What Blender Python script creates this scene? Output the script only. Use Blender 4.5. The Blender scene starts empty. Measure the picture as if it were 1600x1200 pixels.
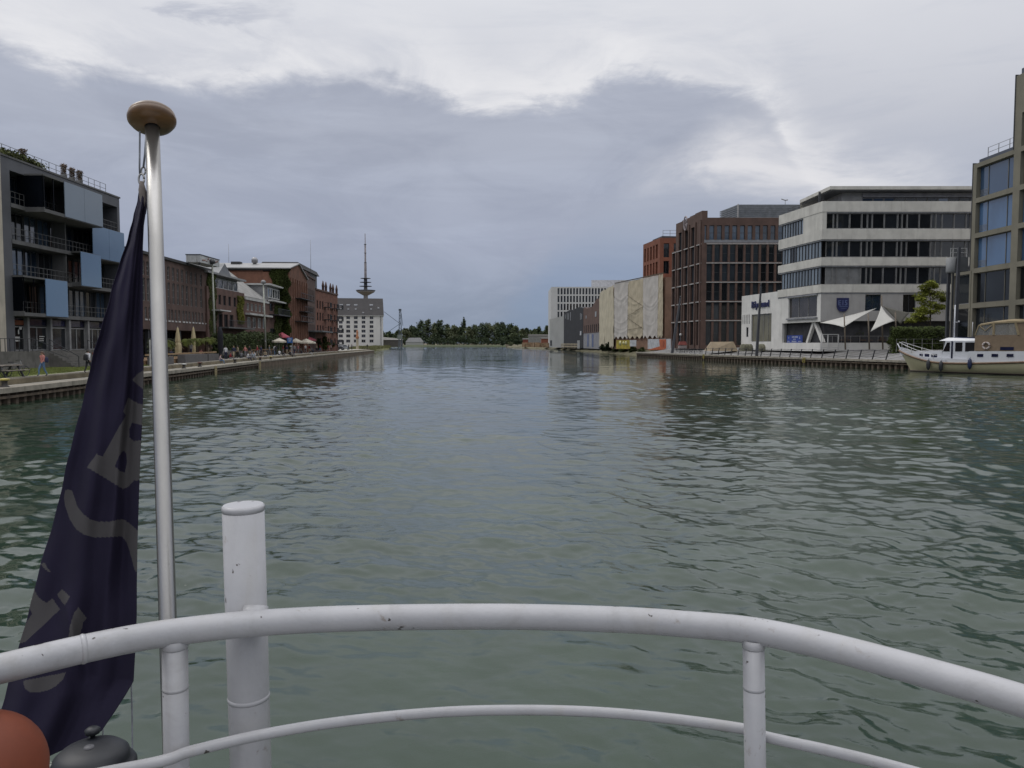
import bpy, bmesh, math, random
import numpy as np
from mathutils import Vector
SC = bpy.context.scene
COL = SC.collection
R = math.radians
random.seed(7)

# ------------------------------------------------------------------ camera
F_PX = 1180.0            # focal length in photo pixels (photo is 1600 wide)
CAM_H = 3.3
PITCH = math.atan(64 / F_PX)
cd = bpy.data.cameras.new('camera')
cam = bpy.data.objects.new('camera', cd)
COL.objects.link(cam)
cam.location = (0, 0, CAM_H)
cam.rotation_euler = (math.pi / 2 - PITCH, 0, 0)
cd.sensor_width = 36
cd.lens = 36 * F_PX / 1600
cd.clip_start = 0.05
cd.clip_end = 8000
SC.camera = cam
SC.view_settings.view_transform = 'Standard'
SC.view_settings.look = 'None'
SC.view_settings.gamma = 1
SC.view_settings.exposure = 0
SC.view_settings.use_curve_mapping = False
try:
    SC.cycles.max_bounces = 6
    SC.cycles.use_denoising = True
    SC.cycles.sample_clamp_indirect = 4
except Exception:
    pass

def ray(px, py):
    u = (px - 800) / F_PX
    v = (600 - py) / F_PX
    return (u, math.cos(PITCH) + v * math.sin(PITCH), -math.sin(PITCH) + v * math.cos(PITCH))
def PZ(px, py, z):
    """where the sight line meets the level z"""
    d = ray(px, py); t = (z - CAM_H) / d[2]
    return Vector((d[0] * t, d[1] * t, z))
def PY(px, py, y):
    d = ray(px, py); t = y / d[1]
    return Vector((d[0] * t, y, CAM_H + d[2] * t))

# ------------------------------------------------------------------ world: overcast sky with a broken cloud sheet
W = bpy.data.worlds.new('World'); SC.world = W; W.use_nodes = True
nt = W.node_tree; nt.nodes.clear()
SUN_EL, SUN_AZ = R(48), R(-60)
class NG:
    def __init__(s, nt): s.nt = nt
    def n(s, t, **kw):
        x = s.nt.nodes.new(t)
        for k, v in kw.items(): setattr(x, k, v)
        return x
    def lk(s, a, b): s.nt.links.new(a, b)
    def put(s, sock, v):
        if isinstance(v, bpy.types.NodeSocket): s.lk(v, sock)
        else: sock.default_value = v
    def m(s, op, a, b=None, c=None, clamp=False):
        x = s.n('ShaderNodeMath', operation=op, use_clamp=clamp)
        s.put(x.inputs[0], a)
        if b is not None: s.put(x.inputs[1], b)
        if c is not None: s.put(x.inputs[2], c)
        return x.outputs[0]
    def ss(s, v, lo, hi):
        x = s.n('ShaderNodeMapRange', interpolation_type='SMOOTHSTEP')
        s.put(x.inputs['Value'], v)
        x.inputs['From Min'].default_value = lo; x.inputs['From Max'].default_value = hi
        if lo > hi:
            x.inputs['From Min'].default_value = hi; x.inputs['From Max'].default_value = lo
            x.inputs['To Min'].default_value = 1; x.inputs['To Max'].default_value = 0
        return x.outputs[0]
    def mix(s, fac, a, b, blend='MIX'):
        x = s.n('ShaderNodeMix', data_type='RGBA', blend_type=blend)
        s.put(x.inputs[0], fac); s.put(x.inputs[6], a); s.put(x.inputs[7], b)
        return x.outputs[2]
    def curve(s, v, pts, lo, hi):
        """piecewise curve through pts (x in lo..hi, y in 0..1)"""
        x = s.n('ShaderNodeFloatCurve')
        c = x.mapping.curves[0]
        q = [((px_ - lo) / (hi - lo), py_) for px_, py_ in pts]
        c.points[0].location = q[0]; c.points[1].location = q[-1]
        for p in q[1:-1]: c.points.new(*p)
        x.mapping.update()
        s.put(x.inputs['Value'], s.m('DIVIDE', s.m('SUBTRACT', v, lo), hi - lo, clamp=True))
        return x.outputs[0]
    def comb(s, x_, y_, z_=0.0):
        x = s.n('ShaderNodeCombineXYZ')
        s.put(x.inputs[0], x_); s.put(x.inputs[1], y_); s.put(x.inputs[2], z_)
        return x.outputs[0]
    def noise(s, vec, scale, detail=5, rough=.55, dist=0.0):
        x = s.n('ShaderNodeTexNoise')
        if vec is not None: s.lk(vec, x.inputs['Vector'])
        x.inputs['Scale'].default_value = scale; x.inputs['Detail'].default_value = detail
        x.inputs['Roughness'].default_value = rough; x.inputs['Distortion'].default_value = dist
        return x.outputs[0]
def srgb(r, g, b):
    f = lambda c: (c / 255 / 12.92) if c / 255 <= .04045 else ((c / 255 + .055) / 1.055) ** 2.4
    return (f(r), f(g), f(b), 1)

g = NG(nt)
tc = g.n('ShaderNodeTexCoord')
sep = g.n('ShaderNodeSeparateXYZ'); g.lk(tc.outputs['Generated'], sep.inputs[0])
X_, Y_, Z_ = sep.outputs
az = g.m('ARCTAN2', X_, Y_)                                # radians from +Y, right positive
el = g.m('ARCSINE', Z_)
# a cloud sheet at constant height: sheet coordinates X/Z, Y/Z flattened to stay finite near the horizon
zz = g.m('ADD', g.m('MAXIMUM', Z_, 0.0), 0.16)
sheet = g.comb(g.m('DIVIDE', X_, zz), g.m('DIVIDE', Y_, zz), 0.0)
flat = g.comb(g.m('MULTIPLY', az, 1.0), g.m('MULTIPLY', el, 2.6), 0.3)
n1 = g.noise(sheet, 1.3, 7, .6, .3)
n2 = g.noise(flat, 5.0, 8, .62, .6)
n3 = g.noise(flat, 16.0, 6, .6, .3)
def azp(px): return math.atan((px - 800) / F_PX)
def elp(px, py): return math.atan((536 - py) / F_PX * math.cos(azp(px)))
EL = 0.6   # curve y = el/EL
def edge(pts):
    q = [(azp(a), elp(a, b) / EL) for a, b in pts]
    q = [(-1.6, q[0][1])] + q + [(1.6, q[-1][1])]
    return g.m('MULTIPLY', g.curve(az, q, -1.6, 1.6), EL)
warp = g.m('ADD', g.m('MULTIPLY', g.m('SUBTRACT', n2, .5), .045), g.m('MULTIPLY', g.m('SUBTRACT', n3, .5), .055))
elw = g.m('ADD', el, warp)
e_top = edge([(-400, 20), (0, 85), (130, 125), (330, 150), (480, 140), (640, 150), (760, 185), (860, 172), (930, 142), (980, 124), (1060, 138), (1160, 165), (1300, 330), (1700, 420)])
e_low = edge([(-400, 560), (700, 560), (800, 470), (880, 370), (940, 320), (990, 275), (1060, 240), (1160, 180), (1300, 345), (1700, 440)])
above = g.m('SUBTRACT', elw, e_top)
dark_top = g.ss(above, 0.018, -0.012)
dark_low = g.ss(g.m('SUBTRACT', elw, e_low), -0.045, 0.03)
dark = g.m('MULTIPLY', dark_top, dark_low)
# glow of the thin cloud just above the edge of the dark sheet
glow = g.m('MULTIPLY', g.ss(above, 0.12, 0.0), g.m('SUBTRACT', 1.0, dark_top))
glow = g.m('MULTIPLY', glow, g.ss(n2, .34, .62))
# bright break on the right below the tongue
r_e = g.m('SUBTRACT', elw, edge([(-400, 262), (960, 262), (1060, 262), (1150, 262), (1300, 285), (1450, 300), (1700, 330)]))
r_b = g.m('MULTIPLY', g.ss(g.m('ABSOLUTE', g.m('ADD', r_e, -.005)), .060, .0), g.ss(az, .10, .22))
r_b = g.m('MULTIPLY', r_b, g.ss(az, .60, .34))
# base vertical gradient
cr = g.n('ShaderNodeValToRGB'); g.put(cr.inputs[0], g.m('DIVIDE', el, 1.2, clamp=True))
cr.color_ramp.elements[0].position = 0.0; cr.color_ramp.elements[0].color = srgb(118, 134, 156)
cr.color_ramp.elements[1].position = 1.0; cr.color_ramp.elements[1].color = (1.7, 1.7, 1.75, 1)
for p_, c_ in ((.07, (134, 147, 170)), (.14, (158, 164, 179)), (.22, (186, 188, 196)), (.32, (206, 207, 212)), (.42, (220, 221, 224)), (.68, (255, 255, 255))):
    e = cr.color_ramp.elements.new(p_); e.color = srgb(*c_)
colr = cr.outputs[0]
soft = g.m('MULTIPLY', g.m('SUBTRACT', n1, .5), .55)
colr = g.mix(g.m('ADD', .5, soft, clamp=True), g.mix(1.0, colr, (.80, .82, .86, 1), 'MULTIPLY'), g.mix(1.0, colr, (1.16, 1.15, 1.13, 1), 'MULTIPLY'))
# long thin streaks
st = g.noise(g.comb(g.m('ADD', g.m('MULTIPLY', az, .9), g.m('MULTIPLY', el, .9)), g.m('MULTIPLY', el, 6.5), 1.0), 3.4, 6, .6, .8)
streak = g.m('MULTIPLY', g.ss(st, .46, .66), g.m('MULTIPLY', g.ss(el, .02, .12), .34))
colr = g.mix(streak, colr, g.mix(1.0, colr, (.80, .83, .88, 1), 'MULTIPLY'))
colr = g.mix(g.m('MULTIPLY', glow, .75), colr, srgb(228, 227, 228))
colr = g.mix(g.m('MULTIPLY', r_b, g.m('MULTIPLY', .9, g.ss(n2, .30, .62))), colr, srgb(214, 213, 216))
dk = g.n('ShaderNodeValToRGB'); g.put(dk.inputs[0], g.m('DIVIDE', el, .5, clamp=True))
dk.color_ramp.elements[0].position = 0; dk.color_ramp.elements[0].color = srgb(124, 136, 156)
dk.color_ramp.elements[1].position = 1; dk.color_ramp.elements[1].color = srgb(163, 167, 180)
e = dk.color_ramp.elements.new(.25); e.color = srgb(148, 154, 172)
e = dk.color_ramp.elements.new(.5); e.color = srgb(153, 158, 173)
dkc = g.mix(g.ss(n2, .3, .7), g.mix(1.0, dk.outputs[0], (.93, .94, .95, 1), 'MULTIPLY'), g.mix(1.0, dk.outputs[0], (1.12, 1.12, 1.10, 1), 'MULTIPLY'))
dkc = g.mix(streak, dkc, g.mix(1.0, dkc, (1.22, 1.22, 1.2, 1), 'MULTIPLY'))
colr = g.mix(g.m('MULTIPLY', dark, .93), colr, dkc)
# small dark scraps high on the left
sc_ = g.m('MULTIPLY', g.ss(g.noise(g.comb(g.m('MULTIPLY', az, 1.1), g.m('MULTIPLY', el, 4.2), 5.0), 5.5, 6, .62, .5), .50, .64), g.m('MULTIPLY', g.ss(g.m('ABSOLUTE', g.m('SUBTRACT', el, .375)), .06, .0), g.ss(az, -.22, -.36)))
colr = g.mix(g.m('MULTIPLY', sc_, .6), colr, srgb(158, 163, 178))
# the real sky seen through the thin sheet
skyt = g.n('ShaderNodeTexSky', sky_type='NISHITA', sun_disc=False, sun_elevation=SUN_EL, sun_rotation=SUN_AZ)
sk = g.mix(1.0, skyt.outputs[0], (.1, .1, .1, 1), 'MULTIPLY')
fin = g.mix(.03, colr, sk)
# below the horizon: dull ground tone
fin = g.mix(g.ss(Z_, -.01, -.06), fin, (.10, .12, .12, 1))
bg = g.n('ShaderNodeBackground'); g.lk(fin, bg.inputs[0]); bg.inputs[1].default_value = 1.15
wo = g.n('ShaderNodeOutputWorld'); g.lk(bg.outputs[0], wo.inputs[0])

# ------------------------------------------------------------------ sun behind cloud
sd = bpy.data.lights.new('sun', 'SUN'); sd.energy = 0.6; sd.angle = R(25); sd.color = (1, .96, .9)
so = bpy.data.objects.new('sun', sd); COL.objects.link(so)
sdir = Vector((math.sin(SUN_AZ) * math.cos(SUN_EL), math.cos(SUN_AZ) * math.cos(SUN_EL), math.sin(SUN_EL)))
so.rotation_euler = (-sdir).to_track_quat('-Z', 'Y').to_euler(); so.location = sdir * 100

# ------------------------------------------------------------------ materials
MATS = {}
def mat(name, col, rough=.7, metal=0.0, var=.18, scale=1.0, vscale=None, bump=0.0, bscale=None, spec=.5, stain=0.0, stain_col=None, coat=0.0, rnd=0.0, alpha=1.0):
    """principled surface whose colour wanders a little: var = depth of the mottling, stain = runs of dirt down the surface"""
    if name in MATS: return MATS[name]
    m = bpy.data.materials.new(name); m.use_nodes = True
    t = m.node_tree; b = t.nodes['Principled BSDF']; q = NG(t)
    geo = q.n('ShaderNodeNewGeometry'); pos = geo.outputs['Position']
    mp = q.n('ShaderNodeMapping'); q.lk(pos, mp.inputs[0]); mp.inputs['Scale'].default_value = vscale or (1, 1, 1)
    c = col if len(col) == 4 else (*col, 1)
    n = q.noise(mp.outputs[0], scale, 6, .6)
    lo = tuple(x * (1 - var) for x in c[:3]) + (1,); hi = tuple(min(1, x * (1 + var)) for x in c[:3]) + (1,)
    cc = q.mix(q.ss(n, .3, .7), lo, hi)
    if stain:
        mp2 = q.n('ShaderNodeMapping'); q.lk(pos, mp2.inputs[0]); mp2.inputs['Scale'].default_value = (1, 1, .12)
        n2_ = q.noise(mp2.outputs[0], scale * 2.2, 5, .65, .4)
        cc = q.mix(q.m('MULTIPLY', q.ss(n2_, .48, .72), stain), cc, (*(stain_col or tuple(x * .35 for x in c[:3])), 1))
    if rnd:
        oi = q.n('ShaderNodeObjectInfo')
        cc = q.mix(q.m('MULTIPLY', oi.outputs['Random'], rnd), cc, (.01, .012, .015, 1))
    q.lk(cc, b.inputs['Base Color'])
    b.inputs['Roughness'].default_value = rough; b.inputs['Metallic'].default_value = metal
    b.inputs['Specular IOR Level'].default_value = spec
    b.inputs['Coat Weight'].default_value = coat
    if alpha < 1: b.inputs['Alpha'].default_value = alpha
    if bump:
        bn = q.noise(mp.outputs[0], bscale or scale * 6, 5, .6)
        bp = q.n('ShaderNodeBump'); bp.inputs['Strength'].default_value = 1; bp.inputs['Distance'].default_value = bump
        q.lk(bn, bp.inputs['Height']); q.lk(bp.outputs[0], b.inputs['Normal'])
    MATS[name] = m
    return m

# ------------------------------------------------------------------ mesh helpers
class MB:
    def __init__(s): s.v = []; s.f = []; s.m = []; s.sm = []
    def add(s, vs, fs, mi=0, smooth=False):
        o = len(s.v); s.v.extend([tuple(v) for v in vs])
        for f in fs: s.f.append(tuple(i + o for i in f)); s.m.append(mi); s.sm.append(smooth)
        return s
    def hexa(s, c, mi=0):
        """8 corners: bottom ring 0-3, top ring 4-7"""
        return s.add(c, [(3, 2, 1, 0), (4, 5, 6, 7), (0, 1, 5, 4), (1, 2, 6, 5), (2, 3, 7, 6), (3, 0, 4, 7)], mi)
    def box(s, x0, x1, y0, y1, z0, z1, mi=0):
        return s.hexa([(x0, y0, z0), (x1, y0, z0), (x1, y1, z0), (x0, y1, z0), (x0, y0, z1), (x1, y0, z1), (x1, y1, z1), (x0, y1, z1)], mi)
    def obox(s, c, ux, hx, hy, z0, z1, mi=0):
        """box around ground point c turned so its x axis is ux"""
        u = Vector((ux[0], ux[1])).normalized(); n = Vector((-u.y, u.x)); c = Vector((c[0], c[1]))
        r = [c - u * hx - n * hy, c + u * hx - n * hy, c + u * hx + n * hy, c - u * hx + n * hy]
        return s.hexa([(p.x, p.y, z0) for p in r] + [(p.x, p.y, z1) for p in r], mi)
    def prism(s, ring, z0, z1, mi=0):
        n = len(ring)
        a = sum(ring[i][0] * ring[(i + 1) % n][1] - ring[(i + 1) % n][0] * ring[i][1] for i in range(n))
        if a < 0: ring = ring[::-1]
        z0s = z0 if isinstance(z0, (list, tuple)) else [z0] * n
        z1s = z1 if isinstance(z1, (list, tuple)) else [z1] * n
        vs = [(p[0], p[1], z) for p, z in zip(ring, z0s)] + [(p[0], p[1], z) for p, z in zip(ring, z1s)]
        return s.add(vs, [tuple(range(n))[::-1], tuple(range(n, 2 * n))] + [(i, (i + 1) % n, n + (i + 1) % n, n + i) for i in range(n)], mi)
    def bar(s, p, q, w, h=None, mi=0):
        """square bar from p to q"""
        h = h or w; p = Vector(p); q = Vector(q); d = (q - p).normalized()
        up = Vector((0, 0, 1)) if abs(d.z) < .95 else Vector((0, 1, 0))
        a = d.cross(up).normalized() * w / 2; b = a.cross(d).normalized() * h / 2
        return s.hexa([p - a - b, p + a - b, q + a - b, q - a - b, p - a + b, p + a + b, q + a + b, q - a + b], mi)
    def tube(s, pts, r, n=8, mi=0, cap=True, smooth=True, flat=1.0):
        pts = [Vector(p) for p in pts]; rs = r if isinstance(r, (list, tuple)) else [r] * len(pts)
        vs = []; A = None
        for i, p in enumerate(pts):
            d = (pts[min(i + 1, len(pts) - 1)] - pts[max(i - 1, 0)]).normalized()
            if A is None:
                A = d.orthogonal().normalized()
            else:
                A = (A - d * A.dot(d)).normalized()
            B = d.cross(A)
            for k in range(n):
                t = 2 * math.pi * k / n
                vs.append(p + (A * math.cos(t) + B * math.sin(t) * flat) * rs[i])
        fs = [(i * n + k, i * n + (k + 1) % n, (i + 1) * n + (k + 1) % n, (i + 1) * n + k) for i in range(len(pts) - 1) for k in range(n)]
        s.add(vs, fs, mi, smooth)
        if cap:
            o = len(s.v) - len(vs)
            s.f.append(tuple(o + k for k in range(n))[::-1]); s.m.append(mi); s.sm.append(False)
            s.f.append(tuple(o + (len(pts) - 1) * n + k for k in range(n))); s.m.append(mi); s.sm.append(False)
        return s
    def lathe(s, prof, c=(0, 0, 0), n=24, mi=0, axis=None, smooth=True):
        """prof = [(r, z)] turned about the vertical (or axis) through c"""
        c = Vector(c); ax = Vector(axis).normalized() if axis is not None else Vector((0, 0, 1))
        A = ax.orthogonal().normalized(); B = ax.cross(A); vs = []
        for r_, z_ in prof:
            for k in range(n):
                t = 2 * math.pi * k / n; vs.append(c + ax * z_ + (A * math.cos(t) + B * math.sin(t)) * max(r_, 1e-4))
        fs = [(i * n + k, i * n + (k + 1) % n, (i + 1) * n + (k + 1) % n, (i + 1) * n + k) for i in range(len(prof) - 1) for k in range(n)]
        return s.add(vs, fs, mi, smooth)
    def build(s, name, mats, parent=None, **props):
        me = bpy.data.meshes.new(name)
        off = ROOT.get(parent.name, Vector((0, 0, 0))) if parent is not None else Vector((0, 0, 0))
        loc = props.pop('at', None)
        if parent is None and loc is not None: off = Vector(loc)
        vs = [(v[0] - off.x, v[1] - off.y, v[2] - off.z) for v in s.v]
        me.from_pydata(vs, [], s.f)
        if not isinstance(mats, (list, tuple)): mats = [mats]
        for m_ in mats: me.materials.append(m_)
        if len(mats) > 1: me.polygons.foreach_set('material_index', s.m)
        me.polygons.foreach_set('use_smooth', s.sm)
        me.update()
        o = bpy.data.objects.new(name, me); COL.objects.link(o)
        if parent is not None:
            o.parent = parent; ROOT[o.name] = off
        elif loc is not None:
            o.location = loc; ROOT[o.name] = off
        for k, v in props.items(): o[k] = v
        return o
ROOT = {}
def thing(name, label, cat, loc=(0, 0, 0), group=None):
    o = bpy.data.objects.new(name, None); COL.objects.link(o)
    o.location = loc; o.empty_display_size = .2
    ROOT[o.name] = Vector(loc)
    o['label'] = label; o['category'] = cat
    if group: o['group'] = group
    return o
def tag(o, label, cat, group=None):
    o['label'] = label; o['category'] = cat
    if group: o['group'] = group
    return o
KIDS = {}
def copy_tree(o, loc=None, rotz=None, label=None, scale=None):
    """a thing with copies of its parts and their sub-parts (mesh data shared)"""
    def rec(a, par):
        c = a.copy(); COL.objects.link(c)
        if par is not None: c.parent = par; c.matrix_parent_inverse = a.matrix_parent_inverse
        for ch in [x for x in SC.objects if x.parent == a]: rec(ch, c)
        return c
    c = rec(o, None)
    if loc is not None: c.location = loc
    if rotz is not None: c.rotation_euler.z = rotz
    if scale is not None: c.scale = (scale,) * 3 if not isinstance(scale, tuple) else scale
    if label: c['label'] = label
    return c

class Facade:
    """vertical plane through ground points A, B; s runs from A to B, d is the distance out of the wall towards side"""
    def __init__(s, A, B, toward=(0, 0)):
        s.A = Vector((A[0], A[1])); s.B = Vector((B[0], B[1])); s.u = (s.B - s.A).normalized(); s.L = (s.B - s.A).length
        n = Vector((-s.u.y, s.u.x))
        if n.dot(Vector(toward) - s.A) < 0: n = -n
        s.n = n
    def p(s, a, z, d=0.0):
        q = s.A + s.u * a + s.n * d
        return (q.x, q.y, z)
    def sz(s, px, py):
        d = ray(px, py)
        # A + u*a = t*(dx,dy)
        det = d[0] * (-s.u.y) - d[1] * (-s.u.x)
        t = (s.A.x * (-s.u.y) - s.A.y * (-s.u.x)) / det
        q = Vector((d[0] * t, d[1] * t))
        return ((q - s.A).dot(s.u), CAM_H + d[2] * t)
    def box(s, mb, a0, a1, z0, z1, d0, d1, mi=0):
        if a1 < a0: a0, a1 = a1, a0
        r = [s.p(a0, 0, d0), s.p(a1, 0, d0), s.p(a1, 0, d1), s.p(a0, 0, d1)]
        c = [(q[0], q[1], z0) for q in r] + [(q[0], q[1], z1) for q in r]
        # keep outward winding
        ar = sum(r[i][0] * r[(i + 1) % 4][1] - r[(i + 1) % 4][0] * r[i][1] for i in range(4))
        if ar < 0: c = [c[i] for i in (3, 2, 1, 0, 7, 6, 5, 4)]
        mb.hexa(c, mi)
    def wall(s, mb, a0, a1, z0, z1, holes, th=.35, mi=0):
        """solid wall with rectangular openings, built cell by cell"""
        S = sorted({a0, a1, *[min(max(h[0], a0), a1) for h in holes], *[min(max(h[1], a0), a1) for h in holes]})
        Z = sorted({z0, z1, *[min(max(h[2], z0), z1) for h in holes], *[min(max(h[3], z0), z1) for h in holes]})
        open_ = lambda i, j: any(h[0] < (S[i] + S[i + 1]) / 2 < h[1] and h[2] < (Z[j] + Z[j + 1]) / 2 < h[3] for h in holes)
        nS, nZ = len(S) - 1, len(Z) - 1
        sol = [[not open_(i, j) for j in range(nZ)] for i in range(nS)]
        at = lambda i, j: 0 <= i < nS and 0 <= j < nZ and sol[i][j]
        flip = (s.p(1, 0, 0)[0] - s.p(0, 0, 0)[0], s.p(1, 0, 0)[1] - s.p(0, 0, 0)[1])
        f = flip[0] * s.n.y - flip[1] * s.n.x > 0     # is (u, n, up) left-handed
        def quad(a, b, c, d):
            mb.add([a, b, c, d], [(0, 1, 2, 3) if not f else (3, 2, 1, 0)], mi)
        for i in range(nS):
            for j in range(nZ):
                if not sol[i][j]: continue
                x0, x1, y0, y1 = S[i], S[i + 1], Z[j], Z[j + 1]
                quad(s.p(x0, y0), s.p(x1, y0), s.p(x1, y1), s.p(x0, y1))
                if not at(i - 1, j): quad(s.p(x0, y0, -th), s.p(x0, y0), s.p(x0, y1), s.p(x0, y1, -th))
                if not at(i + 1, j): quad(s.p(x1, y0), s.p(x1, y0, -th), s.p(x1, y1, -th), s.p(x1, y1))
                if not at(i, j - 1): quad(s.p(x0, y0, -th), s.p(x1, y0, -th), s.p(x1, y0), s.p(x0, y0))
                if not at(i, j + 1): quad(s.p(x0, y1), s.p(x1, y1), s.p(x1, y1, -th), s.p(x0, y1, -th))
def window(fc, par, a0, a1, z0, z1, d=-.25, nv=0, nh=0, fw=.07, mats=None, name='window', vs=None, **props):
    """one window: frame bars, mullions and its pane"""
    mb = MB()
    if a1 < a0: a0, a1 = a1, a0
    fc.box(mb, a0, a1, z0, z1, d - .04, d, 1)
    for (p0, p1, q0, q1) in ((a0, a0 + fw, z0, z1), (a1 - fw, a1, z0, z1), (a0 + fw, a1 - fw, z0, z0 + fw), (a0 + fw, a1 - fw, z1 - fw, z1)):
        fc.box(mb, p0, p1, q0, q1, d + .003, d + .07, 0)
    w = a1 - a0
    for k in (vs if vs is not None else [(k + 1) / (nv + 1) for k in range(nv)]):
        fc.box(mb, a0 + w * k - fw / 2, a0 + w * k + fw / 2, z0 + fw, z1 - fw, d + .003, d + .06, 0)
    for k in range(nh):
        zz_ = z0 + (z1 - z0) * (k + 1) / (nh + 1)
        fc.box(mb, a0 + fw, a1 - fw, zz_ - fw / 2, zz_ + fw / 2, d + .003, d + .055, 0)
    return mb.build(name, mats, par, **props)

def mat_glass(name, col, rough=.06, ior=1.6, var=.5, scale=.35):
    """window glass: dark room behind, sky in front"""
    if name in MATS: return MATS[name]
    m = bpy.data.materials.new(name); m.use_nodes = True
    b = m.node_tree.nodes['Principled BSDF']; q = NG(m.node_tree)
    geo = q.n('ShaderNodeNewGeometry')
    mp = q.n('ShaderNodeMapping'); q.lk(geo.outputs['Position'], mp.inputs[0]); mp.inputs['Scale'].default_value = (1, 1, .6)
    n = q.noise(mp.outputs[0], scale, 3, .5)
    oi = q.n('ShaderNodeObjectInfo')
    a = q.m('ADD', q.m('MULTIPLY', n, .7), q.m('MULTIPLY', oi.outputs['Random'], .5))
    cc = q.mix(q.ss(a, .35, .85), tuple(x * (1 - var) for x in col) + (1,), tuple(x * (1 + var) for x in col) + (1,))
    q.lk(cc, b.inputs['Base Color']); b.inputs['Roughness'].default_value = rough; b.inputs['IOR'].default_value = ior
    bn = q.noise(geo.outputs['Position'], .8, 2, .5)
    bp = q.n('ShaderNodeBump'); bp.inputs['Strength'].default_value = .5; bp.inputs['Distance'].default_value = .012
    q.lk(bn, bp.inputs['Height']); q.lk(bp.outputs[0], b.inputs['Normal'])
    MATS[name] = m
    return m

white_paint = mat('white_paint', (.375, .375, .39), .34, var=.05, scale=9, stain=.25, stain_col=(.30, .28, .24), bump=.0006, bscale=60, coat=.2)

def weather_paint(m):
    t = m.node_tree; q = NG(t); b = t.nodes['Principled BSDF']; old = b.inputs['Base Color'].links[0].from_socket
    pos = q.n('ShaderNodeNewGeometry').outputs['Position']
    sp = q.ss(q.noise(pos, 55, 3, .5), .705, .73)
    gr = q.m('MULTIPLY', q.ss(q.noise(pos, 7, 6, .7, .5), .48, .76), .40)
    c = q.mix(gr, old, (.17, .165, .15, 1))
    rs = q.m('MULTIPLY', q.ss(q.noise(pos, 21, 5, .7, .4), .62, .72), .6)
    c = q.mix(rs, c, (.16, .12, .085, 1)); c = q.mix(sp, c, (.06, .05, .045, 1)); q.lk(c, b.inputs['Base Color'])
    q.put(b.inputs['Roughness'], q.m('ADD', .28, q.m('MULTIPLY', q.noise(pos, 12, 5, .6), .25)))
    bp = b.inputs['Normal'].links[0].from_node
    q.lk(q.m('ADD', q.m('MULTIPLY', q.noise(pos, 26, 5, .6), 1.6), q.m('ADD', q.m('MULTIPLY', sp, -1.0), q.m('MULTIPLY', q.noise(pos, 140, 3, .5), .5))), bp.inputs['Height'])
weather_paint(white_paint)
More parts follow.
